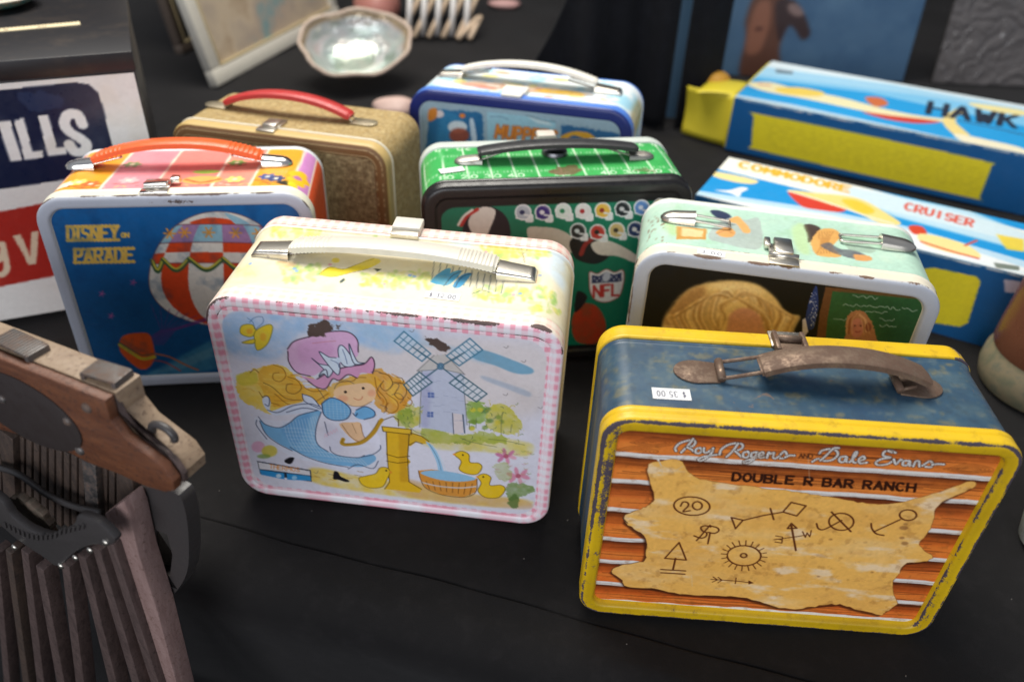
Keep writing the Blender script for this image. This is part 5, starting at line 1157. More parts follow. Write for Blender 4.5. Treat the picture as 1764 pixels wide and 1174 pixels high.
# ================================================================== 6. pale green box with the handle missing
def portrait_box():
    K = LunchBox('pale green lunch box without a grip, blonde hair and chalkboard on front', 18.41, 47.98, -9.72, 20.51, 9.11, 16.41, 2.2, (-.24, .54),
        dict(FTL=(1100, 432), FTR=(1637, 495), BTL=(1112, 330), BTR=(1585, 397)), .1)
    d, h, w, r = K.d, K.h, K.w, K.root
    m = tin('rust-specked white tin', .33, (.10, .06, .04), .14)
    cv = K.canvas(.75, .06, (22, 22, 22)); cv.crop(K.HF, 2.99, 1070, 320)
    cv.poly([(215, 720), (260, 640), (330, 560), (420, 520), (560, 503), (680, 515), (760, 560), (820, 630), (840, 700), (850, 900), (200, 900)], (216, 182, 112), 1, True, soft=.12)
    cv.poly([(215, 720), (260, 640), (330, 560), (420, 530), (430, 600), (380, 680), (300, 740)], (156, 114, 66), .8, True, soft=.35)
    rs = np.random.RandomState(6)
    for k in range(26):                                              # broad waved locks swept from the parting
        u = (k+.5)/26; sx = -1 if u < .5 else 1; f = abs(u-.5)*2; x = 575+sx*(60+250*f); top = 520+40*(1-f)*0+120*f**1.6
        cc = [(226, 192, 122), (188, 144, 80), (240, 212, 150), (164, 120, 64), (214, 176, 106)][k % 5]
        cv.line([(580, 600), (575+sx*(30+90*f), 555+30*f), (x, top+60), (x+sx*26, 690), (x-sx*6, 770), (x+sx*30, 880)], .42, cc, .75)
    for k in range(110):
        u = rs.rand(); sx = -1 if u < .5 else 1; f = abs(u-.5)*2; x = 575+sx*(60+250*f); top = 520+120*f**1.6
        cv.line([(580, 600+rs.randn()*6), (575+sx*(30+90*f), 555+30*f), (x, top+60), (x+sx*26, 690), (x-sx*6, 770), (x+sx*30, 880)], .04+.05*rs.rand(), [(250, 228, 172), (150, 108, 56), (206, 166, 98), (120, 84, 44)][rs.randint(4)], .55)
    cv.poly([(440, 530), (560, 508), (680, 525), (740, 570), (640, 560), (520, 550)], (240, 214, 156), .5, True, soft=.3)
    cv.poly([(545, 720), (565, 668), (622, 640), (690, 662), (725, 720), (740, 900), (530, 900)], (196, 140, 106), 1, True, soft=.12)
    for q in range(26):
        sx = 1 if q % 2 else -1; x = 590+sx*rs.rand()*40; cv.line([(590+rs.randn()*10, 590), (590+sx*(60+rs.rand()*50), 620+rs.rand()*20), (632+sx*(95+rs.rand()*40), 690), (632+sx*(110+rs.rand()*60), 800)], .08+.08*rs.rand(), [(236, 208, 146), (190, 146, 82), (130, 92, 48), (214, 176, 106)][rs.randint(4)], .55)
    for q in range(40):
        an = rs.rand()*3.14; cv.line([(535+290*math.cos(an), 760-240*math.sin(an)), (535+325*math.cos(an+.06), 760-262*math.sin(an+.06)), (535+330*math.cos(an+.16), 770-258*math.sin(an+.16))], .04, (206, 172, 108), .5)
    for k in range(3): cv.a[..., k] = np.clip(blur(cv.a[..., k], .06*cv.k)*1.12, 0, 1)
    cv.poly([(945, 740), (955, 640), (985, 550), (1005, 530), (1012, 640), (990, 740)], (44, 62, 116), 1, True)
    for k in range(60): cv.ell((960+rs.rand()*45, 560+rs.rand()*170), 2.6, 2.6, (206, 210, 226), .9)
    cv.poly([(930, 700), (945, 690), (960, 760), (930, 800)], (214, 206, 210)); cv.poly([(1012, 640), (1025, 640), (1000, 760), (985, 760)], (20, 18, 18))
    cv.poly([(1050, 530), (1600, 575), (1620, 900), (990, 900), (1020, 660)], (112, 74, 44)); cv.poly([(1085, 552), (1575, 592), (1590, 900), (1040, 900), (1060, 690)], (52, 96, 54)); cv.poly([(1085, 552), (1575, 592), (1590, 900), (1400, 900), (1300, 650)], (40, 80, 46), .6, soft=.6)
    for L, n in ((((1190, 578), (1320, 586)), 9), (((1140, 620), (1440, 640)), 22), (((1180, 655), (1370, 662)), 14), (((1330, 690), (1410, 700)), 6), (((1330, 725), (1420, 735)), 7), (((1450, 640), (1530, 650)), 6), (((1090, 690), (1160, 695)), 5)):
        p, q = np.array(L, float); pts = [p+(q-p)*k/n+(0, (rs.rand()-.5)*16) for k in range(n+1)]; cv.line(pts, .05, (190, 206, 190), .8)
    cv.poly([(1152, 770), (1160, 690), (1195, 655), (1245, 655), (1278, 690), (1305, 760), (1320, 900), (1145, 900)], (186, 128, 84), 1, True, rag=.06); cv.poly([(1183, 770), (1185, 710), (1215, 690), (1240, 705), (1245, 760), (1215, 790)], (202, 130, 104), 1, True); cv.line([(1170, 770), (1180, 690), (1220, 668)], .1, (150, 90, 50)); cv.line([(1260, 760), (1255, 700), (1225, 672)], .12, (226, 172, 120)); cv.ell((1272, 735), 16, 24, (150, 88, 60)); cv.ell((1202, 728), 6, 4, (96, 56, 46)); cv.ell((1232, 728), 6, 4, (96, 56, 46)); cv.line([(1205, 758), (1217, 762), (1230, 757)], .06, (150, 60, 60)); [cv.line([(1215+q*3, 665), (1165+q*24, 700), (1158+q*30, 770)], .07, (226, 176, 120), .5) for q in (0, 1, 3, 4)]
    cv.grain(.08, .05); K.panel(cv, .84, .30, .06, tin('portrait picture tin', .4, spec=.2))
    def coll(S, I, Y, X, Z):
        Cc = np.zeros(S.shape+(4,)); face = np.clip((.3-Y)/.2, 0, 1)[..., None]; Cc[..., :3] = lin(s255(236, 228, 206))*(1-face)+lin(s255(180, 187, 200))*face  # face of the white rim coloured as shaded, upper side as lit
        top = np.clip((Z-h+3.2)/1.5, 0, 1); side = np.clip((np.abs(X)-w/2+1.2)/.6, 0, 1)
        Cc[..., 3] = np.exp(-((Y-.2)/.16)**2)*(I < .45)*wearmap(S, 51, .28, .6, 1.)+(Y > .3)*(.14*side*wearmap(S, 53, 1, 1.2, .8))+.2*np.exp(-((Y-1.2)/.12)**2)*wearmap(S, 54, .4, 1.6, .8)+.05; return Cc
    K.shell('lid', front_lid(1.3, 1.1, .31), coll, m, dense=.12)
    tc = Canvas(-14, 14, 0, d, .09, (186, 220, 200)); tc.crop(K.HT, 2.99, 1070, 320)
    tc.blotch((206, 232, 208), .7, 2.5, 5, .5, 4); tc.blotch((160, 206, 160), .4, 1.5, 15, .56, 5)
    tc.poly([(315, 205), (490, 225), (488, 280), (315, 278)], (206, 150, 70)); tc.poly([(345, 215), (470, 232), (465, 268), (345, 262)], (226, 206, 150))
    tc.poly([(500, 130), (560, 130), (620, 160), (600, 200), (560, 180)], (50, 60, 90), 1, True); tc.poly([(520, 220), (600, 170), (650, 170), (700, 180), (770, 180), (780, 330), (560, 295), (500, 270)], (176, 186, 180), .8, True)
    tc.poly([(600, 185), (650, 160), (690, 190), (730, 240), (690, 245), (650, 200)], (232, 176, 106), 1, True); tc.poly([(540, 240), (600, 215), (645, 240), (630, 268), (570, 265)], (226, 166, 96), 1, True); tc.line([(600, 200), (640, 205)], .08, (60, 60, 80)); tc.line([(545, 250), (590, 235), (640, 250)], .06, (150, 90, 50))
    tc.poly([(1000, 210), (1060, 215), (1080, 240), (1030, 300), (1020, 260)], (76, 62, 54), 1, True); tc.poly([(1040, 290), (1080, 235), (1150, 235), (1180, 270), (1150, 320), (1190, 370), (1080, 365), (1045, 320)], (226, 172, 96), 1, True)
    for k in range(7): tc.line([(1060+k*14, 245), (1090+k*6, 300), (1075+k*16, 355)], .05, (170, 110, 50), .8)
    tc.poly([(1090, 315), (1130, 300), (1180, 330), (1260, 340), (1330, 380), (1270, 385), (1150, 350)], (96, 96, 104), .9, True, wash=.3); tc.poly([(1200, 290), (1330, 320), (1340, 350), (1240, 340)], (150, 170, 150), .7, True, wash=.4); tc.poly([(1250, 360), (1320, 365), (1335, 388), (1270, 388)], (222, 160, 96), 1, True)
    tc.poly([(240, 170), (300, 190), (320, 260), (270, 240)], (170, 210, 130), .6, True, soft=.3); tc.poly([(940, 230), (1000, 210), (1040, 350), (980, 340)], (196, 222, 150), .6, True, soft=.3)
    tc.grain(.05)
    for k in range(26):
        x, y = 120+rs.rand()*130, 110+rs.rand()*170; tc.ell((x, y), 3+rs.rand()*5, 3+rs.rand()*3, (130, 84, 60), .8)
    def colb(S, I, Y, X, Z):
        Cc = tc.get(np.clip(S, -13.9, 13.9), Y); rim = ((Y < 1.5) | (Y > d-.72))[..., None]; Cc[..., :3] = np.where(rim, lin(s255(230, 232, 222)), Cc[..., :3])
        Cc[..., 3] = .3*np.exp(-((Y-1.42)/.1)**2)*wearmap(S, 55, .5, 1.8, .7)+.18*np.exp(-((Y-d+.2)/.2)**2)*wearmap(S, 56, .7, 1.4, .8)+.06*(np.abs(S) > 8); return Cc
    K.shell('body', body_band(d, 1.3), colb, m, cap='last', dense=.11)
    T = lambda x, y: K.T(2.99, 1070, 320, x, y)
    a, b = T(310, 172), T(1440, 325); y0 = (a[1]+b[1])/2
    bullet(r, M_NICKEL, (a[0]+.1, y0), -1, 2.5, 1.5, .75, h); bullet(r, M_NICKEL, (b[0]+.1, y0), 1, 2.5, 1.5, .75, h)
    for sx, q in ((-1, a), (1, b)):
        x0 = q[0]-sx*1.0; wire(r, [(x0, y0-.5, h+.32), (x0-sx*1.2, y0-.5, h+.24), (x0-sx*2.7, y0-.5, h+.14), (x0-sx*2.85, y0-.3, h+.13), (x0-sx*2.85, y0+.3, h+.13), (x0-sx*2.7, y0+.5, h+.14), (x0-sx*1.2, y0+.5, h+.24), (x0, y0+.5, h+.32)], M_NICKEL, .1)
    c = T(890, 320)
    lt = box('latch', (c[0]-.95, 1.35, h), (c[0]+.75, 3.0, h+.2), M_NICKEL, r, .06); box('latch_lever', (c[0]-.65, 1.2, h+.18), (c[0]+.65, 3.3, h+.62), M_NICKEL, lt, .16); box('latch_hook', (c[0]-1., .2, h+.0), (c[0]+1., 1.4, h+.16), M_NICKEL, lt, .05); tube('latch_roll', [(c[0]-1., 1.3, h+.2), (c[0]+1., 1.3, h+.2)], .22, M_NICKEL, lt, 12, smooth=False)
    box('latch_pin', (c[0]-1.25, 2.3, h+.02), (c[0]-.8, 3.4, h+.5), M_NICKEL, lt, .12)
    c = T(520, 365); sticker(r, (c[0], .72), -4, 1.9, .75, '3.00', h)
portrait_box()

# ================================================================== 7. blue box at the back
def cartoon_box():
    K = LunchBox('blue and white lunch box with cream handle at the back', -.18, 75.47, -13.37, 22.05, 9.13, 17.65, 2.4, (-.45, -.6),
        dict(FTL=(699, 150), FTR=(1093, 188), BTL=(755, 108), BTR=(1116, 144)), .14)
    d, h, w, r = K.d, K.h, K.w, K.root
    m = tin('blue enamelled tin', .3, (.12, .10, .10), .08)
    cv = K.canvas(.85, .1, (150, 176, 190)); cv.crop(K.HF, 3.15, 700, 0)
    cv.poly([(115, 590), (400, 610), (420, 1200), (60, 1200)], (30, 104, 152), 1, rag=.1); cv.poly([(170, 640), (230, 610), (300, 680), (260, 900), (150, 900)], (50, 130, 176), .8, True, soft=.3)
    cv.ell((265, 690), 52, 34, (206, 220, 226)); cv.ell((275, 735), 55, 40, (150, 70, 50), .9, soft=.1); cv.ell((165, 620), 26, 20, (220, 210, 210)); cv.ell((290, 628), 16, 12, (226, 130, 50)); cv.poly([(110, 600), (150, 590), (150, 640), (110, 660)], (206, 130, 50), 1, True); cv.poly([(330, 660), (350, 650), (370, 760), (350, 800)], (206, 220, 230), .9, True)
    cv.poly([(425, 605), (640, 625), (790, 650), (800, 660), (800, 1200), (430, 1200)], (150, 196, 212)); cv.poly([(640, 625), (760, 655), (790, 680), (700, 665)], (196, 220, 226)); cv.line([(640, 622), (740, 650), (800, 655)], .1, (90, 120, 136)); cv.line([(440, 632), (490, 630), (540, 645)], .08, (90, 120, 150), .8)
    cv.text('MUPPETS', (470, 745), (800, 775), (10, -66), .34, (150, 70, 24), .5); cv.text('MUPPETS', (470, 745), (800, 775), (10, -66), .22, (226, 140, 44), .5)
    cv.poly([(830, 670), (1180, 720), (1190, 1200), (830, 1200)], (26, 96, 146), 1, rag=.1); cv.poly([(830, 735), (900, 708), (980, 715), (1020, 745), (1000, 760), (900, 730), (850, 760)], (226, 166, 40), 1, True)
    cv.grain(.05); K.panel(cv, .93, .28, .1, m)
    def coll(S, I, Y, X, Z):
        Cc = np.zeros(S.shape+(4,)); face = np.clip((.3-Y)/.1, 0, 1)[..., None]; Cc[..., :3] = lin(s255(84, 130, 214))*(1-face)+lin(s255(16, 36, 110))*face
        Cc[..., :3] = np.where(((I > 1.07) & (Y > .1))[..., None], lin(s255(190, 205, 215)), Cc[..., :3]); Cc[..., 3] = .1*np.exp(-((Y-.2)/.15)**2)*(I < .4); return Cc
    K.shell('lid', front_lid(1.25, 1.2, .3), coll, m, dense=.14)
    tc = Canvas(-16, 16, 0, d, .14, (232, 240, 240)); rs = np.random.RandomState(12)
    tc.blotch((150, 208, 230), .8, 2.5, 6, .52, 6)
    for k in range(26): tc.ell((rs.rand()*19-9.5, 1.8+rs.rand()*6.5), .4+rs.rand()*.5, .3+rs.rand()*.4, [(246, 236, 150), (240, 226, 120), (226, 170, 140), (250, 240, 200), (170, 210, 235)][rs.randint(5)], .8, soft=.15)
    tc.poly([(-7, 3.2), (-2, 2.6), (6, 3.2), (5, 4.4), (-5, 4.2)], (190, 130, 90), .75, True, soft=.2, wash=.5); tc.poly([(1, 3), (5.5, 3), (5, 4.2), (2, 4)], (214, 166, 40), .8, True, soft=.2, wash=.4); tc.poly([(-6.5, 2.6), (-3, 2.2), (-3, 3), (-6, 3.3)], (226, 120, 96), .8, True, soft=.2, wash=.4)
    tc.poly([(11, 1.5), (13, 1.5), (13, 7), (11, 7)], (196, 170, 90), .6, True, soft=.5)
    def colb(S, I, Y, X, Z):
        Cc = tc.get(np.clip(S, -15.9, 15.9), Y); Cc[..., :3] = np.where((Y > d-.7)[..., None], lin(s255(70, 116, 196)), Cc[..., :3]); Cc[..., :3] = np.where((Y < 1.5)[..., None], lin(s255(226, 236, 240)), Cc[..., :3]); return Cc
    K.shell('body', body_band(d, 1.25), colb, m, cap='last', dense=.16)
    T = lambda x, y: K.T(3.15, 700, 0, x, y)
    a, b = T(262, 408), T(1110, 500); y0 = (a[1]+b[1])/2
    bullet(r, M_NICKEL, (a[0], y0), -1, 2.6, 1.6, .6, h, 0, 'square'); bullet(r, M_NICKEL, (b[0], y0), 1, 2.6, 1.6, .6, h, 0, 'square')
    WP = plastic('ivory plastic', (.82, .79, .70), .42)
    handle(r, WP, ((a[0]+b[0])/2, y0+.2), abs(b[0]-a[0])-2.4, h+.75, 1.0, 1.8, .45, 8, ribs=8)
    for sx, q in ((-1, a), (1, b)):
        for oy in (-.5, .5): wire(r, [(q[0]-sx*.9, y0+oy, h+.3), (q[0]-sx*1.6, y0+oy, h+.45), (q[0]-sx*4.0, y0+oy, h+.9)], M_WIRE, .1)
    c = T(615, 495); lt = box('latch', (c[0]-1.2, 1.2, h), (c[0]+1.2, 2.9, h+.4), WP, r, .15); box('latch_hook', (c[0]-1.0, .3, h+.02), (c[0]+1.0, 1.4, h+.3), WP, lt, .1)
cartoon_box()

# ================================================================== cartons
def carton(label, o, ex, ey, L, Wd, H, top_px, front_px, paint_top, paint_front, step, base_t, base_f, name='toy_carton'):
    """o = near-left bottom corner, ex along the long side, ey towards the back"""
    yaw = math.atan2(ex[1], ex[0]); root = thing(name, label, 'toy box', (o[0], o[1], 0), yaw, 'blue toy cartons on the right')
    card = N('bare carton'); mc = card.set(Base_Color=card.mix(card.noise(80), (.06, .20, .36), (.08, .24, .42)), Roughness=.5)
    box('box_body', (0, 0, 0), (L, Wd, H-.0), mc, root, .12)
    ct, sn = math.cos(yaw), math.sin(yaw)
    wp = lambda x, y, z: np.array([o[0]+ct*x-sn*y, o[1]+sn*x+ct*y, z])
    HT = homog([project(wp(x, y, H)) for x, y in ((0, 0), (L, 0), (L, Wd), (0, Wd))], [(0, 0), (L, 0), (L, Wd), (0, Wd)])
    HF = homog([project(wp(x, 0, z)) for x, z in ((0, 0), (L, 0), (L, H), (0, H))], [(0, 0), (L, 0), (L, H), (0, H)])
    for nm, Hm, x1, y1, paint, f, base in (('top_print', HT, L, Wd, paint_top, lambda X, Y: (X, Y, X*0+H+.02), base_t), ('front_print', HF, L, H, paint_front, lambda X, Y: (X, X*0-.02, Y), base_f)):
        cv = Canvas(0, x1, 0, y1, step, base); cv.Hm = Hm; paint(cv); cv.f = lambda p: np.atleast_2d(np.asarray(p, float)); ye = 0.12 if nm == 'top_print' else y1-.12
        for k in range(int(x1*1.6)): xx = random.random()*x1; cv.line([(xx, ye), (xx+.3+random.random()*1.2, ye+random.uniform(-.05, .05))], .1+.12*random.random(), (236, 232, 222), .75, False)
        e = .06; X, Y = np.meshgrid(np.linspace(e, x1-e, int(x1/step)), np.linspace(e, y1-e, int(y1/step)))
        qmesh(nm, np.stack(f(X, Y), -1).reshape(-1, 3), gridq(*X.shape), M_CARD, root, cv.get(X, Y).reshape(-1, 4))
    return root
u_ = np.array([.884, -.467]); v_ = np.array([.467, .884])
BLU, DBL, YEL = (24, 148, 214), (20, 92, 150), (244, 224, 44)
def near_top(cv):
    cv.crop(cv.Hm, 2.258, 1140, 80)
    cv.poly([(230, 400), (1500, 740), (1500, 790), (1400, 765), (190, 470), (170, 465)], (238, 238, 226)); cv.poly([(600, 520), (1200, 640), (1500, 760), (1500, 820), (900, 660)], (206, 228, 236), .9, soft=.5)
    cv.poly([(130, 560), (600, 630), (950, 700), (1500, 860), (1500, 900), (130, 600)], (206, 226, 238), .9, soft=.15); cv.poly([(130, 578), (620, 650), (980, 720), (1500, 890), (1500, 930), (130, 620)], (236, 240, 238), .9, soft=.1)
    for k, c in enumerate('COMMODORE'): cv.text(c, (300+k*49, 470+k*11.3), (335+k*49, 478+k*11.3), (8, -22), .42, (240, 178, 40))
    for k, c in enumerate('CRUISER'): cv.text(c, (945+k*39, 634+k*10), (972+k*39, 641+k*10), (8, -26), .3, (214, 84, 62))
    cv.poly([(160, 485), (230, 490), (330, 510), (375, 525), (340, 535), (240, 518)], (240, 220, 150), 1, True)
    cv.poly([(205, 560), (260, 560), (310, 548), (335, 555), (310, 568), (300, 585), (265, 572)], (240, 240, 236), 1, True)
    cv.poly([(490, 565), (560, 570), (660, 595), (720, 620), (700, 645), (600, 635), (540, 620)], (214, 62, 40), 1, True); cv.poly([(490, 560), (600, 570), (760, 590), (860, 640), (930, 690), (860, 690), (760, 650), (640, 610)], (240, 216, 130), 1, True); cv.poly([(700, 600), (760, 600), (830, 640), (780, 650)], (236, 200, 60), 1, True); cv.line([(490, 562), (640, 605), (780, 655), (900, 690)], .25, (240, 236, 220))
    cv.poly([(960, 700), (1010, 700), (1030, 730), (980, 730)], (214, 70, 40), 1, True); cv.poly([(1000, 730), (1100, 745), (1200, 780), (1240, 820), (1150, 810), (1020, 770)], (240, 222, 150), 1, True); cv.line([(1010, 760), (1120, 795), (1230, 825)], .3, (214, 66, 44)); cv.line([(1180, 775), (1225, 755)], .25, (206, 80, 50))
    cv.poly([(1290, 840), (1390, 855), (1390, 872), (1300, 862)], (120, 130, 120)); cv.poly([(1300, 730), (1409, 750), (1409, 800), (1340, 790)], (236, 206, 60), .9, soft=.1); cv.grain(.03)
def near_front(cv):
    cv.crop(cv.Hm, 2.258, 1140, 80)
    cv.poly([(1060, 860), (1225, 895), (1240, 915), (1190, 1075), (1160, 1090), (900, 1050), (700, 900)], YEL, 1); cv.poly([(1330, 905), (1400, 915), (1395, 960), (1335, 955)], (206, 196, 210)); cv.grain(.04)
p0 = onz(1198, 335, 8)[:2]
carton('blue carton with boats and yellow lettering, beside the pale green lunch box', p0, u_, v_, 42, 11.5, 8, None, None, near_top, near_front, .11, BLU, DBL)
def far_top(cv):
    cv.crop(cv.Hm, 2.258, 1140, 80)
    cv.poly([(345, 40), (1500, 220), (1500, 270), (1000, 190), (320, 105)], (222, 236, 240), 1); cv.poly([(330, 70), (900, 150), (1500, 260), (1500, 330), (800, 180), (320, 120)], (150, 206, 236), .8, soft=.5)
    cv.poly([(270, 185), (500, 225), (900, 310), (1500, 440), (1500, 470), (260, 230)], (206, 220, 226), .9, soft=.2)
    cv.poly([(330, 145), (420, 140), (520, 165), (700, 200), (850, 240), (1000, 270), (1150, 290), (1000, 290), (800, 255), (560, 205), (400, 175)], (238, 228, 180), 1, True); cv.poly([(440, 165), (530, 160), (630, 180), (600, 195), (480, 185)], (238, 206, 90), 1, True); cv.line([(380, 148), (420, 152)], .5, (216, 120, 110))
    cv.poly([(790, 200), (850, 200), (880, 225), (830, 235)], (206, 110, 60), 1, True); cv.poly([(780, 255), (900, 270), (1080, 292), (1000, 300), (880, 285)], (206, 66, 50), 1, True)
    cv.poly([(1090, 290), (1150, 240), (1180, 250), (1140, 290), (1200, 350), (1160, 360)], (238, 216, 140), 1, True); cv.poly([(1140, 340), (1250, 360), (1409, 400), (1409, 440), (1250, 400), (1160, 365)], (240, 232, 200), 1, True); cv.poly([(1200, 220), (1409, 250), (1409, 270), (1250, 245)], (240, 226, 160), 1, True)
    for k, c in enumerate('HAWK'): cv.text(c, (1035+k*92, 262+k*15), (1098+k*92, 272+k*15), (12, -46), .8, (36, 44, 60))
    cv.line([(1150, 288), (1280, 315), (1409, 345)], .3, (60, 60, 70)); cv.poly([(440, 88), (510, 98), (510, 110), (445, 104)], (110, 126, 136)); cv.poly([(1230, 410), (1409, 440), (1409, 470)], (90, 150, 60), .8, soft=.2); cv.grain(.03)
def far_front(cv):
    cv.crop(cv.Hm, 2.258, 1140, 80)
    cv.poly(crom([(372, 262), (800, 345), (1270, 450), (1282, 465), (1235, 585), (1220, 592), (800, 500), (360, 400), (350, 385), (358, 275)], True, 3), YEL, 1)
    for k in range(7):
        a, b = np.array([400, 300+k*14.]), np.array([1240, 478+k*14.]); 
        for q in range(26): 
            t = (q+.8*random.random())/26; p = a+(b-a)*t; cv.line([p, p+(b-a)*(.012+.025*random.random())], .1, (186, 166, 40), .45, False)
    cv.grain(.04)
p1 = onz(1248, 257)[:2]
fr = carton('blue carton with yellow text panel and open yellow end flap, farthest back', p1, u_, v_, 38.5, 19.5, 7.4, None, None, far_top, far_front, .13, (40, 158, 220), DBL)
# open yellow flap at its left end, bent outwards
yc = N('yellow carton'); M_YC = yc.set(Base_Color=yc.mix(yc.noise(40, 4), (.72, .58, .03), (.82, .68, .05)), Roughness=.45)
n = 14; V = []
for k in range(n):
    t = k/(n-1)
    for z in np.linspace(.15, 7.3, 10):
        V.append((-.05-7.2*t, 1.0+1.2*t**1.6+.5*math.sin(z*.5)*t, z*(1-.04*t)-.0*t))
fl = mesh('end_flap', V, gridq(n, 10).tolist(), M_YC, fr); sd = fl.modifiers.new('card', 'SOLIDIFY'); sd.thickness = .0012
V = [(-.05-5.4*t, y-1.2*t, 7.3+.35*math.sin(t*2.6)-.5*t) for t in np.linspace(0, 1, 10) for y in np.linspace(1.2, 7.5, 7)]
f2 = mesh('end_flap', V, gridq(10, 7).tolist(), M_YC, fr); sd = f2.modifiers.new('card', 'SOLIDIFY'); sd.thickness = .0012
box('end_panel', (-.35, .3, .2), (-.03, 19.2, 7.2), M_YC, fr, .03)

# ================================================================== white dispenser tin with big lettering, far left
def dispenser():
    H = 23.2
    a = onz(0, 105, H); b = onz(225, 88, H); dv = (b-a)[:2]; dv /= np.linalg.norm(dv); yaw = math.atan2(dv[1], dv[0])
    L, D = 30., 20.
    o = b[:2]-dv*L; root = thing('storage_tin', 'tall white storage tin with navy and red printed bands', 'storage tin', (o[0], o[1], 0), yaw)
    n = N('dark worn top'); md = n.set(Base_Color=n.mix(n.rng(n.noise(30, 6, .7), .5, .75, 0, 1), (.012, .011, .013), (.04, .03, .024)), Roughness=.4)
    bd = box('tin_body', (0, .0, 0), (L, D, H-1.2), md, root, .15)
    box('tin_lid', (-.1, -.1, H-1.6), (L+.1, D+.1, H), md, root, .12)
    ct, sn = math.cos(yaw), math.sin(yaw); wp = lambda x, z: np.array([o[0]+ct*x, o[1]+sn*x, z])
    Hm = homog([project(wp(x, z)) for x, z in ((L-16, 0), (L, 0), (L, H), (L-16, H))], [(L-16, 0), (L, 0), (L, H), (L-16, H)])
    cv = Canvas(0, L, 0, H, .11, (232, 230, 224)); cv.crop(Hm, 2.097, 0, 0)
    cv.poly([(-400, 395), (-200, 368), (0, 326), (270, 297), (320, 305), (355, 335), (375, 390), (412, 560), (405, 620), (200, 655), (0, 685), (-400, 745)], (16, 26, 58))
    cv.poly([(60, 345), (180, 335), (240, 380), (120, 400)], (50, 66, 100), .5, True, rag=.2)
    W = (240, 238, 232)
    cv.poly([(52, 433), (86, 427), (117, 547), (152, 543), (156, 569), (88, 578)], W); cv.poly([(139, 420), (173, 415), (204, 533), (238, 529), (242, 556), (174, 565)], W); cv.poly([(-8, 440), (35, 433), (80, 578), (40, 584)], W); cv.poly([(-200, 470), (-20, 440), (-15, 465), (-10, 520), (-30, 590), (-200, 615)], W)
    S_ = crom([(298, 450), (280, 415), (245, 415), (232, 445), (250, 475), (290, 500), (312, 520), (305, 545), (270, 548), (250, 520)], False, 8); cv.line(S_, .8, W, 1, False)
    cv.poly([(-400, 830), (0, 765), (150, 735), (420, 690), (440, 950), (200, 995), (0, 1035), (-400, 1110)], (172, 42, 32))
    cv.poly([(45, 850), (75, 845), (110, 925), (112, 838), (140, 834), (130, 952), (105, 956)], (228, 206, 176)); cv.line(crom([(-20, 880), (10, 890), (5, 930), (-20, 940), (-40, 910)], True), .5, (228, 206, 176), 1, False); cv.line([(10, 880), (25, 960), (10, 990), (-30, 985)], .5, (228, 206, 176))
    cv.blotch((206, 190, 160), .2, 3, 3, .55, 4); cv.grain(.03)
    e = .15; X, Z = np.meshgrid(np.linspace(e, L-e, 260), np.linspace(e, H-1.75, 200))
    qmesh('front_print', np.stack([X, X*0-.03, Z], -1).reshape(-1, 3), gridq(*X.shape), tin('white printed tin', .3, (.08, .06, .05), .03), root, cv.get(X, Z).reshape(-1, 4))
    # paper rule and an ornament lying on top
    def top(x, y): q = onz(x, y, H); q = q[:2]-o; return np.array([q[0]*ct+q[1]*sn, -q[0]*sn+q[1]*ct])
    A, B = onz(0, 50, H+.05), onz(137, 38, H+.05); e1 = (B-A)/np.linalg.norm(B-A); e2 = np.array([-e1[1], e1[0], 0])
    cv = Canvas(0, 12, 0, 1, .06, (226, 210, 170)); 
    for k in range(40): cv.line([(.3*k, 1), (.3*k, .72 if k % 5 else .5)], .04, (60, 50, 40), 1, False)
    for k, c in ((8.5, '20'), (5.5, '14'), (2.5, '10')): cv.text(c, (k, .15), (k+.8, .15), (0, .35), .06, (60, 50, 40))
    X, Y = np.meshgrid(np.linspace(0, 12, 200), np.linspace(0, 1, 18)); st = B-e1*12
    rule = qmesh('paper_rule', (st-e2*.9+X[..., None]*e1+Y[..., None]*e2+[0, 0, .02]).reshape(-1, 3), gridq(*X.shape), M_PAPER, None, cv.get(X, Y).reshape(-1, 4)); sd = rule.modifiers.new('paper', 'SOLIDIFY'); sd.thickness = .0008
    tag(rule, 'narrow cream paper rule lying on the dark tin top', 'ruler')
    c = onz(5, 12, H); t = thing('painted_dish', 'small painted dish edge on top of the storage tin', 'dish', (c[0]-.6, c[1], H+.02))
    nd = N('painted dish'); mdsh = nd.set(Base_Color=nd.mix(nd.rng(nd.noise(70, 3), .45, .6, 0, 1), (.55, .38, .22), (.06, .30, .28)), Roughness=.3)
    lathe('dish_body', [(.01, 0), (1.8, 0), (3.2, .5), (3.8, 1.0), (3.7, 1.15), (3.0, .7), (1.7, .25), (.01, .2)], mdsh, t, 36); lathe('dish_rim', [(3.6, 1.0), (3.85, 1.0), (3.9, 1.12), (3.75, 1.22), (3.6, 1.15)], plastic('dish rim', (.62, .54, .42), .35), t, 36)
dispenser()

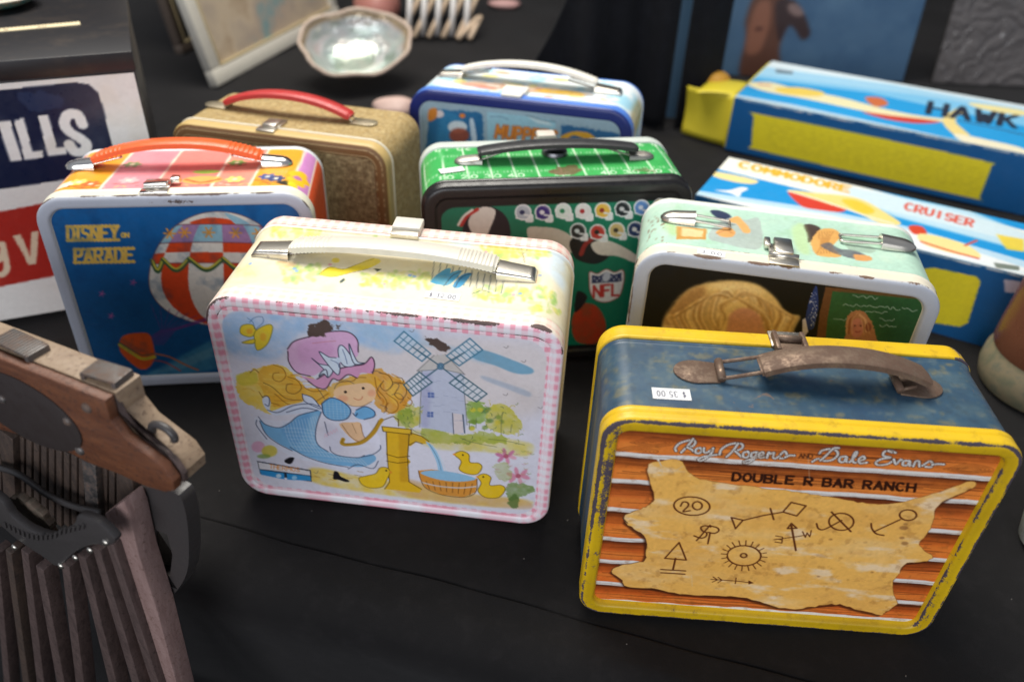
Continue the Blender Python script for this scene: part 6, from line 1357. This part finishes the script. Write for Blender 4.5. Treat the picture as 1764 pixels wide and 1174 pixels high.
# ================================================================== old wooden press with splayed slats, front left
def press():
    Z0 = 19.5
    A, B = onz(0, 618, Z0), onz(180, 690, Z0)                 # front top edge of the beam
    ea = (B-A)/np.linalg.norm(B-A); nrm = np.array([ea[1], -ea[0], 0]); eb = np.array([0, 0, 1.])
    O = B
    def pl(x, y, off=0.):                                       # pixel -> (a, b) on the beam's front plane moved forward by off
        d = ray(x, y); o2 = O+nrm*off; c = np.array([0, 0, CAM_H]); t = ((o2-c)@nrm)/(d@nrm); q = c+d*t-o2; return (q@ea, q@eb)
    FL = -14.0
    base = O+np.array([0, 0, 0]); root = thing('wooden_press', 'old reddish wooden press with oval plate and splayed slats', 'press', (0, 0, 0))
    def wood(name, c0, c1, c2, st):
        n = N(name); g = n.noise(40, 6, .7, stretch=st, dist=.6); f = n.noise(380, 5, .75)
        c = n.mix(n.rng(g, .35, .65, 0, 1), c0, c1); c = n.mix(n.rng(f, .56, .64, 0, .8), c, c2); n.bump(n.math('ADD', g, f), .5, .0008)
        return n.set(Base_Color=c, Roughness=n.rng(f, .3, .7, .35, .6))
    wo = wood('crazed orange varnish', (.10, .034, .016), (.18, .066, .028), (.026, .012, .008), (1, 1, 5)); wb = wood('pale worn wood', (.28, .19, .12), (.36, .26, .17), (.11, .065, .04), (2, 2, 8))
    ws = wood('dusky slat wood', (.06, .04, .036), (.115, .078, .07), (.026, .018, .015), (6, 6, 1)); wf = wood('dark frame wood', (.05, .036, .03), (.09, .06, .045), (.02, .015, .012), (8, 8, 1))
    iron = plastic('dark cast iron', (.048, .043, .042), .42, 350); steel = metal('grey file steel', (.17, .16, .155), .55, .4)
    fr = (O, ea, eb, nrm)
    th = 2.2
    nose = [pl(*p) for p in ((180, 690), (190, 725), (215, 755), (250, 782), (280, 805), (298, 830), (300, 845), (285, 848), (250, 838), (200, 815), (150, 797), (110, 775), (60, 757), (0, 740))]
    lft = (nose[-1][0]-14, nose[-1][1])
    prof = [(nose[0][0], 0.0)]+nose[1:]+[(lft[0], nose[-1][1]), (lft[0], 0.)]
    beam = extrude('beam', prof, th-.62, (O-nrm*.62, ea, eb, nrm), wb, root, .12)
    face = extrude('face_board', prof, .55, (O, ea, eb, nrm), wo, beam, .1)
    ins = [(p[0]*1.0+.12, p[1]-.12 if i in (0,) else p[1]+.1) for i, p in enumerate(prof)]
    extrude('bead_strip', [(prof[0][0]-.1, -.15)]+[(p[0]+.1, p[1]+.05) for p in nose[1:7]]+[(p[0]-.25, p[1]+.2) for p in nose[6:0:-1]]+[(prof[0][0]-.5, -.25)], .3, (O-nrm*.58, ea, eb, nrm), ws, beam, .05)
    c = pl(40, 705); t = np.linspace(0, 6.283, 32, endpoint=False); e = pl(132, 728); rx = math.hypot(e[0]-c[0], e[1]-c[1])
    ov = extrude('oval_plate', [(c[0]+rx*math.cos(k), c[1]+rx*.55*math.sin(k)) for k in t], .12, (O+nrm*.1, ea, eb, nrm), plastic('dark oval plate', (.035, .026, .024), .5, 600), root, .04)
    def knob(p, rr, mat, par, off):
        a, b = pl(*p, off=off); ctr = O+nrm*off+ea*a+eb*b; V = []
        for th_, k in ((0, 1.), (.35, .94), (.7, .76), (1.1, .45), (1.4, .17)):
            for q in np.linspace(0, 6.283, 12, endpoint=False): V.append(ctr+nrm*rr*.6*math.sin(th_)+(ea*math.cos(q)+eb*math.sin(q))*rr*math.cos(th_))
        return mesh('rivet', V, gridq(5, 12, True).tolist()+[list(range(48, 60))], mat, par)
    for p in ((4, 687), (116, 725)): knob(p, .26, steel, ov, .1)
    for p in ((150, 702), (138, 775)): knob(p, .3, steel, root, .0)
    # file-cut steel clips on top of the beam and a hook at the nose
    for p, q, s_ in (((0, 567), (62, 596), 1.4), ((150, 622), (210, 640), 1.5)):
        a = onz(*p, Z0+.6); b = onz(*q, Z0+.6); dv = (b-a)/np.linalg.norm(b-a); ctr = (a+b)/2; L = np.linalg.norm(b-a)/2
        m4 = Matrix(((dv[0], -dv[1], 0, ctr[0]), (dv[1], dv[0], 0, ctr[1]), (0, 0, 1, Z0), (0, 0, 0, 1)))
        cl = box('steel_clip', (-L, -.62, .24), (L, .62, .34), steel, root, .08, m4); box('clip_leg', (L-.25, -.62, -1.6), (L+.02, .62, .3), steel, cl, .06, m4); box('clip_leg', (-L-.02, -.62, -.2), (-L+.25, .62, .3), steel, cl, .06, m4)
        for k in range(12): 
            x = -L+.15+k*(2*L-.3)/11; box('file_tooth', (x-.03, -.58, .33), (x+.03, .58, .37), steel, cl, 0, m4)
    a, b = pl(252, 775); ctr = O+ea*a+eb*(b+.15)-nrm*1.1
    tube('hook', [ctr+ea*.7*math.cos(k)+eb*.5*math.sin(k)*1. for k in np.linspace(-.3, 3.4, 9)], .2, iron, root, 10)
    # dark ribbed back frame under the beam
    def bar(name, px0, px1, w, dep, off, mat, par=None, w1=None, ext=0.):
        p, q = np.array(pl(*px0, off=off)), np.array(pl(*px1, off=off))
        if ext: q = p+(q-p)*(1+ext)
        dv = (q-p)/np.linalg.norm(q-p); nn = np.array([-dv[1], dv[0]]); w1 = w1 or w
        return extrude(name, [p+nn*w/2, p-nn*w/2, q-nn*w1/2, q+nn*w1/2], dep, (O+nrm*off, ea, eb, nrm), mat, par or root, .07)
    for x in range(-16, 222, 13): bar('back_rib', (x, 740+x*.35), (x, 905), .42, .4, -1.75, wf)
    extrude('back_board', [(lft[0], -4), (pl(225, 860, off=-2.2)[0], -4), (pl(225, 860, off=-2.2)[0], -15), (lft[0], -15)], .4, (O-nrm*2.2, ea, eb, nrm), wf, root, .04)
    for x in (10, 152, 215): bar('upright', (x, 745+x*.33), (x+8, 900), 1.0, .6, -1.3, steel if x == 152 else wf)
    tube('tie_rod', [O+nrm*-.8+ea*a+eb*b for a, b in [pl(*p, off=-.8) for p in ((-20, 800), (30, 815), (80, 850), (130, 872), (175, 882))]], .2, iron, root, 10)
    # D-shaped iron grip at the right
    G = lambda L, off: [pl(*p, off=off) for p in L]
    outer = crom(G([(240, 840), (300, 848), (318, 875), (325, 930), (322, 985), (300, 1022), (275, 1038), (262, 1000), (250, 930), (238, 870)], -1.2), True, 4); hole = G([(250, 905), (288, 920), (297, 955), (293, 992), (254, 990)], -1.2)
    extrude('iron_grip', outer, .9, (O-nrm*1.2, ea, eb, nrm), iron, root, .12, [hole])
    # toothed arc and gear
    arc = crom(G([(0, 862), (20, 890), (50, 912), (85, 923), (110, 915), (128, 900), (134, 888), (165, 898), (190, 920), (198, 932), (186, 940), (160, 938), (130, 950), (100, 975), (75, 960), (30, 930), (0, 905), (-40, 880), (-40, 840)], 1.6), True, 3)
    ap = extrude('toothed_arc', arc, .5, (O+nrm*1.6, ea, eb, nrm), iron, root, .1)
    for k in range(18):
        p = np.array([8+k*8.0, 899+22*math.sin(min(1, k/12)*2.4)-max(0, k-11)*2.]); a, b = pl(*p, off=1.66); a2, b2 = pl(p[0]+3-k*.3, p[1]+11, off=1.66)
        dv = np.array([a2-a, b2-b]); dv /= np.linalg.norm(dv); nn = np.array([-dv[1], dv[0]])*.07; q = np.array([a, b]); e = q+dv*.5
        extrude('arc_tooth', [q+nn, q-nn, e-nn, e+nn], .12, (O+nrm*1.7, ea, eb, nrm), iron, ap, 0)
    c = pl(52, 893, off=.6); gr = 1.55
    gp = []
    for k in range(44):
        a = k/44*6.283; rr = gr*(1.06 if (k % 4) < 2 else .94); gp.append((c[0]+rr*math.cos(a), c[1]+rr*math.sin(a)))
    extrude('gear', gp, .45, (O+nrm*.6, ea, eb, nrm), metal('gear brass', (.25, .21, .16), .5, .4), root, .04)
    # slats
    for p, q, w0, w1, off, mt in (((68, 978), (105, 1180), .95, 1.05, 1.1, ws), ((112, 972), (138, 1180), .95, 1.05, 1.0, ws), ((140, 958), (195, 1180), .95, 1.0, .9, ws), ((165, 945), (235, 1180), .95, 1.0, .8, ws), ((42, 950), (70, 1180), .9, 1.0, .9, ws), ((14, 950), (45, 1180), .8, .9, .7, wf), ((-8, 950), (12, 1180), .8, .9, .6, ws), ((188, 935), (268, 1180), .95, 1.0, .7, ws)):
        bar('slat', p, q, w0*.66, 1.0, off, mt, None, w1, .9)
    pnl = G([(180, 885), (212, 862), (222, 885), (240, 960), (270, 1050), (305, 1180)], .2)+G([(262, 1180), (230, 1060), (205, 970), (190, 920)], .2)
    lo = np.array(pnl); k5, k6 = lo[5], lo[6]; d5, d6 = lo[5]-lo[4], lo[6]-lo[7]
    pn = [*lo[:6], k5+d5*2.2, k6+d6*2.2, *lo[6:]]
    extrude('side_board', pn, 1.3, (O+nrm*.2, ea, eb, nrm), wood('pinkish worn board', (.24, .15, .135), (.33, .22, .20), (.14, .08, .06), (6, 6, 1)), root, .1)
    for p in ((105, 974), (130, 960), (155, 947), (182, 934), (25, 942)): knob(p, .21, M_NICKEL, ap, 1.62)
    # plinth it stands on, in front of the table
    zb = min((O+eb*b)[2] for a, b in pn)
    base = np.array([O[0]-4, O[1], zb]); root.location = Vector(base)*CM
    for ch in root.children: ch.matrix_parent_inverse = Matrix.Translation(-Vector(base)*CM)
    pc = O+ea*-4
    bench = box('low_bench', (pc[0]-16, pc[1]-14, -70), (pc[0]+10, pc[1]+3.5, zb+.05), M_CLOTH, None, .3); bench['kind'] = 'structure'
press()

# ================================================================== background things
# abalone shell
def shell():
    c = (onz(520, 150)+onz(695, 118))/2; root = thing('abalone_shell', 'pearly abalone shell lying open on the black cloth', 'shell', (c[0]+.5, c[1]-1, 2.9), math.radians(20)); root.rotation_euler = (math.radians(33), 0, math.radians(20))
    nu, nv = 72, 22; V = []; Cc = []; rs = np.random.RandomState(3)
    nz = fbm(nv, nu, 5, 7, 5, 4); nw = fbm(nv, nu, 8, 10, 25, 4)
    for i in range(nv):
        t = i/(nv-1)
        for j in range(nu):
            a = 2*math.pi*j/nu; rx = 8.4*(1+.05*math.sin(3*a+.5)+.02*math.sin(11*a)); ry = 7.2*(1+.05*math.cos(2*a)+.02*math.sin(9*a+1))
            k = t**.8; z = 4.2*(t**2.2)+.5+.25*math.sin(6*a)*t**6+(nz[i, j]-.5)*.5*t+.9*math.sin(a+2.4)*t
            V.append((rx*k*math.cos(a), ry*k*math.sin(a), z)); n1, n2 = nz[i, j], nw[i, j]
            col = np.array([.80, .82, .80])+np.array([.06, .0, .02])*(n1-.5)*2.4+np.array([-.08, .04, .05])*(n2-.5)*2.2-.35*max(0, n2-.58)*4*np.array([.7, .8, 1])
            if t > .88: col = np.array([.72, .64, .52])
            if t < .3: col = col*.5+np.array([.36, .42, .34])*.5
            Cc.append((*lin(np.clip(col, 0, 1)), 0))
    n = N('mother of pearl'); at = n.add('ShaderNodeAttribute', attribute_name='Col'); n.bump(n.noise(38, 4, .6), .9, .006)
    mp = n.set(Base_Color=at.outputs['Color'], Metallic=.55, Roughness=.2, Coat_Weight=.5)
    qmesh('shell_inside', np.array(V), gridq(nv, nu, True), mp, root, np.array(Cc))
    V2 = np.array(V).reshape(nv, nu, 3)*[1.03, 1.03, 1]; V2[..., 2] -= .45+.2*(1-np.linspace(0, 1, nv))[:, None]; V2[..., 2] = np.maximum(V2[..., 2], .02)
    n = N('rough shell crust'); mc = n.set(Base_Color=n.mix(n.noise(60, 6, .7), (.36, .24, .18), (.66, .56, .46)), Roughness=.8); n.bump(n.noise(90, 5), .6, .002)
    qmesh('shell_outside', V2.reshape(-1, 3), gridq(nv, nu, True), mc, root)
    lip = [((V2[-1, j]+np.array(V).reshape(nv, nu, 3)[-1, j])/2) for j in range(0, nu, 2)]; tube('shell_lip', lip, .32, mc, root, 8, True, False)
shell()
# leaning white picture frame
def frame(label, bl, br, height, lean, bw, mf, mpic, th=1.6, name='framed_picture'):
    bl, br = np.array(bl, float), np.array(br, float); d = br-bl; L = np.linalg.norm(d); yaw = math.atan2(d[1], d[0])
    root = thing(name, label, 'picture', (bl[0], bl[1], 0), yaw); lm = Matrix.Rotation(math.radians(-lean), 4, 'X')
    for lo, hi in (((0, 0, 0), (L, th, bw)), ((0, 0, height-bw), (L, th, height)), ((0, 0, bw), (bw, th, height-bw)), ((L-bw, 0, bw), (L, th, height-bw))): box('frame_rail', lo, hi, mf, root, .25, lm)
    for lo, hi in (((bw-.05, -.05, bw-.05), (L-bw+.05, .35, bw+.35)), ((bw-.05, -.05, bw+.3), (bw+.35, .35, height-bw))): box('frame_slip', lo, hi, M_GOLD, root, .1, lm)
    box('picture', (bw-.2, .45, bw-.2), (L-bw+.2, th-.3, height-bw+.2), mpic, root, 0, lm)
    return root
M_GOLD = plastic('gilt slip', (.62, .50, .28), .4)
n = N('faded watercolour'); v = n.noise(9, 4, .6); M_PIC = n.set(Base_Color=n.ramp(v, [(.3, (.34, .24, .15)), (.45, (.52, .42, .30)), (.6, (.40, .33, .26)), (.75, (.10, .30, .33))]), Roughness=.25)
A, B = onz(376, 150), onz(566, 45)
frame('white framed faded picture leaning behind the tweed lunch box', A[:2], B[:2]+(B-A)[:2]*.15, 34, 14, 2.6, plastic('white frame paint', (.74, .70, .60), .45), M_PIC)
n = N('dark print'); M_DPIC = n.set(Base_Color=n.mix(n.noise(12), (.02, .02, .02), (.06, .05, .045)), Roughness=.4)
A2, B2 = onz(318, 120), onz(420, 60)
frame('dark wooden frame standing behind the white picture frame', A2[:2]+[-3, 8], B2[:2]+[0, 14], 36, 10, 1.6, plastic('dark frame wood paint', (.12, .09, .07), .5), M_DPIC, name='framed_print')
# folding wooden rack of crossed sticks with a bright woven mat
def rack():
    c = onz(752, 70); root = thing('stick_rack', 'small rack of crossed pale wooden sticks', 'rack', (c[0], c[1], 0), .1)
    n = N('pale stick wood'); mw = n.set(Base_Color=n.mix(n.noise(50, 4), (.55, .40, .27), (.70, .55, .40)), Roughness=.6); mwh = plastic('whitewashed stick', (.66, .64, .62), .6)
    for k in range(5):
        x = -5.5+k*2.7
        tube('stick', [(x-1.4, 0, .55), (x+2.6, 6.5, 6.5)], .5, mw, root, 10, smooth=False); tube('upright_stick', [(x+.2, 1.2, .5), (x+.9, 4.5, 8.5)], .55, mwh, root, 10, smooth=False)
    for k in range(2): tube('cross_stick', [(4.0+k*2.2, -.6, .5), (7.8+k*.6, 2.8+k, 3.4)], .5, mw, root, 10, smooth=False)
    c2 = onz(735, 12, 4); n = N('bright woven mat'); mm = n.set(Base_Color=n.ramp(n.noise(40, 2, .5, stretch=(1, 6, 1)), [(.35, (.05, .30, .28)), (.5, (.55, .08, .12)), (.6, (.10, .25, .45)), (.7, (.6, .5, .4))], 'CONSTANT'), Roughness=.8)
    V = [(c2[0]-8+16*i/20, c2[1]+1+8*j/8, 8.6+1.6*math.sin(i*.5)*.3+.5*math.sin(j)) for j in range(9) for i in range(21)]
    mat = mesh('woven_mat', V, gridq(9, 21).tolist(), mm); sd = mat.modifiers.new('thickness', 'SOLIDIFY'); sd.thickness = .006; tag(mat, 'bright multicoloured woven mat lying over the stick rack', 'mat')
rack()
def pebble(label, px, z, sx, sy, sz, col, name, cat):
    c = onz(*px, z); bm = bmesh.new(); bmesh.ops.create_icosphere(bm, subdivisions=4, radius=1)
    rs = random.Random(px[0])
    for v in bm.verts:
        q = v.co; k = 1+.08*math.sin(3*q.x+px[0])+.06*math.sin(4*q.y+2*q.z); v.co = Vector((q.x*sx*k, q.y*sy*k, max(-1, q.z)*sz*k))
    o = bmobj(name, bm, plastic(name+' surface', col, .5), None); o.location = Vector((c[0], c[1], sz*.96))*CM; return tag(o, label, cat)
pebble('pinkish round shell between the tweed and blue lunch boxes', (678, 186), 1.5, 3.0, 2.2, 1.6, (.60, .42, .36), 'pink_shell', 'shell')
pebble('small pink shell far back on the dark cloth', (868, 8), .8, 3.6, 1.6, .9, (.52, .30, .28), 'small_shell', 'shell')
pebble('pink and orange painted pot behind the pearly shell', (648, 14), 4., 4.6, 4, 4.2, (.42, .17, .14), 'painted_pot', 'pot')
# hanging dark drapes, sleeves and posters behind
def drape(label, x0, x1, y, z1, seed, mat, amp=1.2, skew=0., slope=lambda u: 1.):
    rs = np.random.RandomState(seed); nx, nz = 70, 24; V = []
    for j in range(nz):
        t = j/(nz-1)
        for i in range(nx):
            u = i/(nx-1); V.append((x0+(x1-x0)*u+skew*(1-t)*1., y+amp*math.sin(u*(x1-x0)*.55+seed)+amp*.5*math.sin(u*(x1-x0)*1.3+t*1.2), .0+z1*t*slope(u)))
    o = mesh('black_drape', V, gridq(nz, nx).tolist(), mat); sd = o.modifiers.new('cloth', 'SOLIDIFY'); sd.thickness = .003
    return tag(o, label, 'drape', 'dark drapes behind the boxes')
M_DRAPE = cloth('dark drape cloth', (.004, .0043, .006), .03)
q0, q1 = ony(800, 100, 117), ony(1160, 100, 117)
drape('dark folded drape hanging right behind the blue lunch box', q0[0], q1[0], 117, 42, 1, M_DRAPE, 1.0, 0., lambda u: .02+.98*min(1, max(0, u/.72))**2.2)
q0, q1 = ony(1180, 100, 117), ony(1250, 100, 117)
drape('narrow dark drape between pale gap and blue picture', q0[0], q1[0], 117, 42, 5, M_DRAPE, .6, 0)
def board(name, label, px0, px1, Y, z1, mat, cat, th=.5, lean=4, skew=0):
    a, b = ony(*px0, Y), ony(*px1, Y); root = thing(name, label, cat, (a[0], Y, 0), 0)
    lm = Matrix.Rotation(math.radians(-lean), 4, 'X') @ Matrix(((1, 0, skew, 0), (0, 1, 0, 0), (0, 0, 1, 0), (0, 0, 0, 1)))
    box('backing', (0, .05, 0), (b[0]-a[0], th, z1), M_DPIC, root, .04, lm); box('picture', (.05, 0, .05), (b[0]-a[0]-.05, .045, z1-.05), mat, root, 0, lm)
    return root, lm, b[0]-a[0]
n = N('slate blue picture'); M_SB = n.set(Base_Color=n.mix(n.noise(7, 4), (.065, .15, .25), (.10, .21, .33)), Roughness=.5)
board('blue_card', 'pale blue card showing between the two dark drapes', (1140, 60), (1200, 60), 121, 40, M_SB, 'card', lean=2)
rt, lm, wd_ = board('picture_sleeve', 'blue picture sleeve with blurred brown figure behind the carton', (1215, 60), (1580, 60), 143, 42, M_SB, 'sleeve', lean=3)
cv = Canvas(0, wd_, 0, 30, .25, (72, 104, 134)); cv.blotch((60, 92, 124), .7, 6, 3, .45, 4); cv.blotch((92, 124, 150), .5, 9, 8, .5, 4)
cv.poly([(7.2, 0), (7, 6), (6.4, 9), (7, 12.5), (9, 14.5), (12, 13.6), (13.4, 10), (13, 5), (13.6, 0)], (96, 62, 48), 1, True, soft=.5)
cv.poly([(7.4, 4), (7.2, 9), (8, 12), (10, 12), (10.6, 8), (9.6, 4)], (146, 96, 74), .9, True, soft=.6); cv.poly([(8.4, 7.4), (9.6, 7.6), (9.4, 8.2), (8.2, 8)], (70, 40, 34), .8, soft=.3)
cv.poly([(11, 12), (13.5, 12.6), (16, 10.4), (17.6, 7.4), (16.4, 6.4), (14, 8.6), (12.6, 6)], (58, 42, 42), 1, True, soft=.4); cv.ell((14.4, 11), 1.6, .8, (150, 126, 120), .8, -30, soft=.4)
cv.poly([(6, 14), (6.6, 18), (9, 21), (13, 20.6), (14.6, 17), (13.6, 13.6), (10, 15)], (128, 126, 112), 1, True, soft=.6, wash=.4); cv.poly([(5.6, 17), (7, 16.6), (7.4, 20), (6, 20)], (196, 200, 206), .9, True, soft=.4)
X, Z = np.meshgrid(np.linspace(.1, wd_-.1, 110), np.linspace(.1, 29, 110)); PV = np.stack([X, X*0-.03, Z], -1).reshape(-1, 3); PV = np.array([lm @ Vector(p) for p in PV])
qmesh('printed_figure', PV, gridq(*X.shape), M_CARD, rt, cv.get(X, Z).reshape(-1, 4))
n = N('glossy grey sleeve'); n.bump(n.noise(22, 3, .5, dist=2), .8, .01); M_GS = n.set(Base_Color=n.mix(n.noise(10, 4), (.10, .092, .092), (.17, .155, .15)), Roughness=.12)
board('plastic_sleeve', 'grey picture in crinkled clear plastic at the far right', (1632, 60), (1815, 60), 143, 44, M_GS, 'sleeve', lean=5)
# painted doll's head peeping out behind the yellow flap
def doll():
    c = onz(1240, 190, 4); root = thing('painted_doll', 'orange haired doll behind the open yellow flap', 'doll', (c[0], c[1]+4, 0))
    sk = plastic('doll skin', (.62, .40, .28), .5); hr = plastic('doll hair', (.60, .30, .03), .6)
    lathe('doll_body', [(.01, 0), (2.2, 0), (2.4, 1), (1.8, 3.4), (.9, 4.6), (.01, 4.8)], sk, root, 24)
    for nm, r_, z, mt in (('head', 1.8, 5.9, sk), ('hair', 1.95, 6.3, hr)):
        lathe(nm, [(max(.01, r_*math.sin(k)), z-r_*math.cos(k)) for k in np.linspace(0 if nm == 'head' else 1.25, math.pi, 12)], mt, root, 24)
doll()
# crock at the right edge, and a white cup beyond the ranch box
def crock():
    c = ony(1790, 640, 57); root = thing('stoneware_crock', 'brown glazed crock with pale green base at right edge', 'crock', (c[0]+1.2, 57.5, 0))
    n = N('brown glaze'); g = n.noise(30, 5, .6); mbz = n.set(Base_Color=n.mix(g, (.13, .045, .022), (.22, .085, .045)), Roughness=n.rng(g, .3, .7, .2, .4))
    n = N('pale green glaze'); g = n.noise(40, 5, .6); mgz = n.set(Base_Color=n.ramp(g, [(.35, (.13, .15, .10)), (.55, (.26, .21, .13)), (.7, (.11, .14, .11))]), Roughness=.4)
    lathe('crock_base', [(.01, 0), (5.0, 0), (5.25, .3), (5.45, 1.4), (5.35, 2.6), (5.1, 3.2), (5.0, 3.6), (5.0, 4)], mgz, root, 48); lathe('crock_body', [(4.95, 3.4), (5.1, 3.8), (5.0, 6), (4.8, 9), (4.6, 12), (4.7, 12.6), (4.5, 13), (4.2, 12.6), (4.2, 5)], mbz, root, 48)
    c = onz(1757, 960); t = thing('white_cup', 'white cup edge at the right border beside the ranch box', 'cup', (c[0]+2.9, c[1]+1.2, 0)); mw = plastic('white glaze', (.70, .70, .62), .25)
    lathe('cup_body', [(.01, 0), (2.0, 0), (2.3, .3), (2.9, 4.4), (2.95, 4.7), (2.75, 4.7), (2.2, .8), (.01, .6)], mw, t, 40)
crock()
